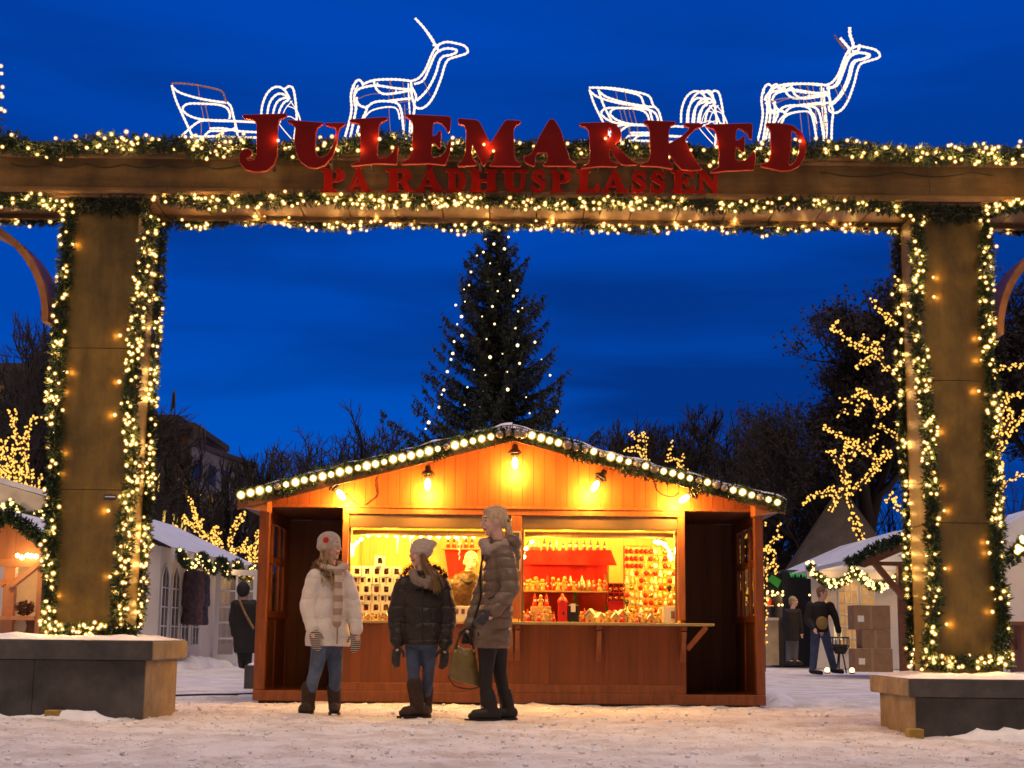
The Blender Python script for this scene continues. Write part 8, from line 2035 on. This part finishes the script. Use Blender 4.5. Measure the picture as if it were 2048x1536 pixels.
lit_tree('small tree wound with golden lights just left of the stall', 'golden lights on the twigs touching the left side of the stall', 46, [z2(l) for l in ([(560, 1150), (556, 960), (550, 880)], [(550, 880), (540, 820), (560, 770), (562, 715)], [(550, 880), (510, 830), (480, 820)], [(548, 860), (525, 890), (505, 868)], [(552, 860), (575, 820), (572, 770)], [(545, 850), (530, 800)])], 3.2, 206, .08, .03, z2([(560, 1150)])[0])
L0 = (0, 800, 2.259)
def zl(pts): return [(L0[0] + x / L0[2], L0[1] + y / L0[2]) for x, y in pts]
lit_tree('big many-stemmed tree wound with pale gold lights at the left edge', 'thick pale gold lights on the upright stems at the left edge', 34, [zl(l) for l in (
    [(60, 900), (60, 600), (62, 460)], [(95, 420), (110, 320), (90, 200), (60, 120), (42, 45)], [(95, 420), (120, 250), (120, 150), (150, 95), (155, 70)], [(60, 430), (50, 330), (20, 220), (15, 180)], [(60, 430), (65, 300), (65, 205)], [(30, 430), (30, 330), (45, 270)], [(10, 420), (-5, 320), (5, 230)], [(150, 430), (165, 390), (185, 330)], [(60, 430), (80, 350), (60, 260)], [(120, 430), (140, 350), (130, 300)], [(0, 430), (20, 360), (0, 300)])], 3.4, 207, .07, .026, zl([(60, 900)])[0], jit=.6)

# ================================================================== buildings and hills beyond
M['facade_dark'] = mat('facade_dark', (0.055, 0.042, 0.036), .9, noise_scale=.8, noise_amt=.3); M['facade_brick'] = mat('facade_brick', (0.085, 0.045, 0.032), .9, noise_scale=.8, noise_amt=.3); M['facade_pale'] = mat('facade_pale', (0.15, 0.14, 0.13), .9, noise_scale=.6, noise_amt=.2)
M['win_dark'] = mat('win_dark', (0.02, 0.025, 0.035), .15, spec=.8); glow('win_lit', (1.0, 0.62, 0.12), 0.9, sample=False); glow('win_dim', (1.0, 0.5, 0.12), 0.16, sample=False)
def building(label, px0, px1, Y, top, m, storeys, cols, seed, lit, depth=14, roof=None, skew=0.0):
    R = random.Random(seed); x0, x1 = PX(px0, Y), PX(px1, Y); H = P((px0 + px1) / 2, top, Y).z
    t = thing('building', label, 'building', ((x0 + x1) / 2, Y, 0))
    mb = MB(); mb.add([(x0, Y, -.2), (x1, Y + skew, -.2), (x1, Y + depth, -.2), (x0, Y + depth, -.2), (x0, Y, H), (x1, Y + skew, H - (0.0)), (x1, Y + depth, H), (x0, Y + depth, H)], [(3, 2, 1, 0), (4, 5, 6, 7), (0, 1, 5, 4), (1, 2, 6, 5), (2, 3, 7, 6), (3, 0, 4, 7)]); w = mb.build('walls', m, t)
    mb = MB(); mb.add([(x0 - .2, Y - .3, H + .01), (x1 + .2, Y + skew - .3, H + .01), (x1 + .2, Y + depth, H + .01), (x0 - .2, Y + depth, H + .01), (x0 - .2, Y - .3, H + .5), (x1 + .2, Y + skew - .3, H + .5), (x1 + .2, Y + depth, H + .5), (x0 - .2, Y + depth, H + .5)], [(3, 2, 1, 0), (4, 5, 6, 7), (0, 1, 5, 4), (1, 2, 6, 5), (2, 3, 7, 6), (3, 0, 4, 7)]); mb.build('roof_edge', roof or M['facade_dark'], t)
    for i in range(storeys):
        for j in range(cols):
            u = (j + .5) / cols; z = H - (i + .75) * (H / storeys) if storeys < 4 else H - (i + .7) * min(3.4, H / storeys)
            if z < 1: continue
            cw = (x1 - x0) / cols * .28; ch = .75; x = x0 + (x1 - x0) * u; y = Y + skew * u
            mb = MB(); s0 = skew * cw / (x1 - x0)
            mb.add([(x - cw, y - s0 - .05, z - ch), (x + cw, y + s0 - .05, z - ch), (x + cw, y + s0 - .05, z + ch), (x - cw, y - s0 - .05, z + ch), (x - cw, y - s0 - .01, z - ch), (x + cw, y + s0 - .01, z - ch), (x + cw, y + s0 - .01, z + ch), (x - cw, y - s0 - .01, z + ch)], [(0, 1, 2, 3), (7, 6, 5, 4), (0, 3, 7, 4), (2, 1, 5, 6), (3, 2, 6, 7), (1, 0, 4, 5)])
            q = mb.build('window', M['win_lit'] if (i, j) in lit else (M['win_dim'] if R.random() < .12 else M['win_dark']), w)
            fr_ = MB(); fr_.box((x - .04, y - .09, z - ch), (x + .04, y - .055, z + ch)); fr_.build('mullion', M['facade_dark'], q)
    return t
b1 = building('tall dark slab building behind the stickered column', 262, 332, 118, 842, M['facade_dark'], 6, 3, 1, {(2, 2), (1, 1), (4, 2)})
b2 = building('dark brick block between the slab building and the pale office block', 330, 366, 112, 858, M['facade_brick'], 6, 2, 2, {(2, 0), (2, 1)})
b3 = building('pale office block with a few lit windows at the end of the row', 366, 424, 108, 892, M['facade_pale'], 6, 5, 3, {(1, 0), (2, 0), (2, 1), (3, 0), (4, 3)}, skew=16)
b4 = building('low dark building with a broad roof at the left edge', -80, 100, 96, 742, M['facade_dark'], 7, 6, 4, {(2, 3), (3, 2)})
for px, top, Y, lab, py0 in ((402, 846, 109, 'taller of the two thin flagpoles on the pale office block', 893), (410, 852, 110, 'shorter of the two thin flagpoles on the pale office block', 896), (350, 778, 119, 'lone flagpole above the dark brick block', 846)):
    a, b_ = P(px, py0, Y), P(px, top, Y); t = thing('flagpole', lab, 'flagpole', a); mb = MB(); mb.tube([a - Vector((0, 0, .3)), b_], .05, 6); mb.build('pole', M['facade_dark'], t)
    mb = MB(); s = -1 if px == 402 else -.35; n = 8; vs = []
    for i in range(n + 1):
        for y_, zz in ((0, 0), (0, -1)): vs.append((b_.x + s * .75 * i / n, Y + .12 * math.sin(i), b_.z - .05 - .6 * (i / n) ** 1.2 + zz * (1.0 if px != 350 else 1.4)))
    mb.add(vs + [(x, y + .02, z) for x, y, z in vs], [(2 * i, 2 * i + 2, 2 * i + 3, 2 * i + 1) for i in range(n)] + [(2 * i + 2 * n + 2, 2 * i + 2 * n + 3, 2 * i + 2 * n + 5, 2 * i + 2 * n + 4) for i in range(n)]); mb.build('flag', M['facade_dark'], t)
# wooded slope at the horizon
mb = MB(); vs = []; n = 160
for i in range(n + 1):
    x = -260 + 520 * i / n; h = 6.5 + 3.0 * noise.noise((x * .03, 1, 2)) + 1.5 * noise.noise((x * .15, 4, 2)) + .9 * noise.noise((x * .7, 9, 2)) + (5.0 if x > 20 else 0) * min(1, max(0, (x - 20) / 40))
    for y, z in ((150, -.5), (156, h * .7), (166, h), (240, h)): vs.append((x, y, z))
mb.add(vs, [(i * 4 + k, (i + 1) * 4 + k, (i + 1) * 4 + k + 1, i * 4 + k + 1) for i in range(n) for k in range(3)], 0, True)
o = mb.build('hills', mat('far_woods', (0.018, 0.017, 0.018), 1.0, noise_scale=.3, noise_amt=.5)); tag(o, kind='structure')
def thicket(px0, px1, Y, h0, h1, seed, label):
    """Dense far undergrowth and trunks that read as one dark mass."""
    R = random.Random(seed); mb = MB(); x0, x1 = PX(px0, Y), PX(px1, Y)
    n = int((x1 - x0) * 26)
    for i in range(n):
        x = R.uniform(x0, x1); y = Y + R.uniform(-3, 3); h = R.uniform(.45, 1) * (h0 + (h1 - h0) * (x - x0) / (x1 - x0)); p = Vector((x, y, -.05)); d = Vector((R.uniform(-.2, .2), 0, 1)); pts = [p]
        for k in range(5): d = (d + rvec(R) * .22).normalized(); pts.append(pts[-1] + d * h / 5)
        mb.tube(pts, [.05, .045, .035, .028, .02, .012], 3, cap=False)
        for k in range(7):
            q = pts[R.randrange(2, 6)]; e = q + (rvec(R) + Vector((0, 0, .7))) * R.uniform(.3, .8); mb.tube([q, q.lerp(e, .5) + rvec(R) * .08, e], [.018, .013, .007], 3, cap=False)
    o = mb.build('undergrowth', M['twig']); tag(o, label, 'undergrowth', kind='stuff')
thicket(410, 780, 72, 4.2, 4.8, 301, 'dark bare undergrowth behind the left half of the stall')
thicket(1150, 1640, 70, 6.5, 8.0, 302, 'dark bare undergrowth behind the right half of the stall')
thicket(1600, 2120, 62, 8.0, 9.0, 303, 'dark undergrowth behind the tents on the right')
thicket(-60, 300, 66, 6.0, 3.5, 304, 'dark undergrowth behind the tents on the left')
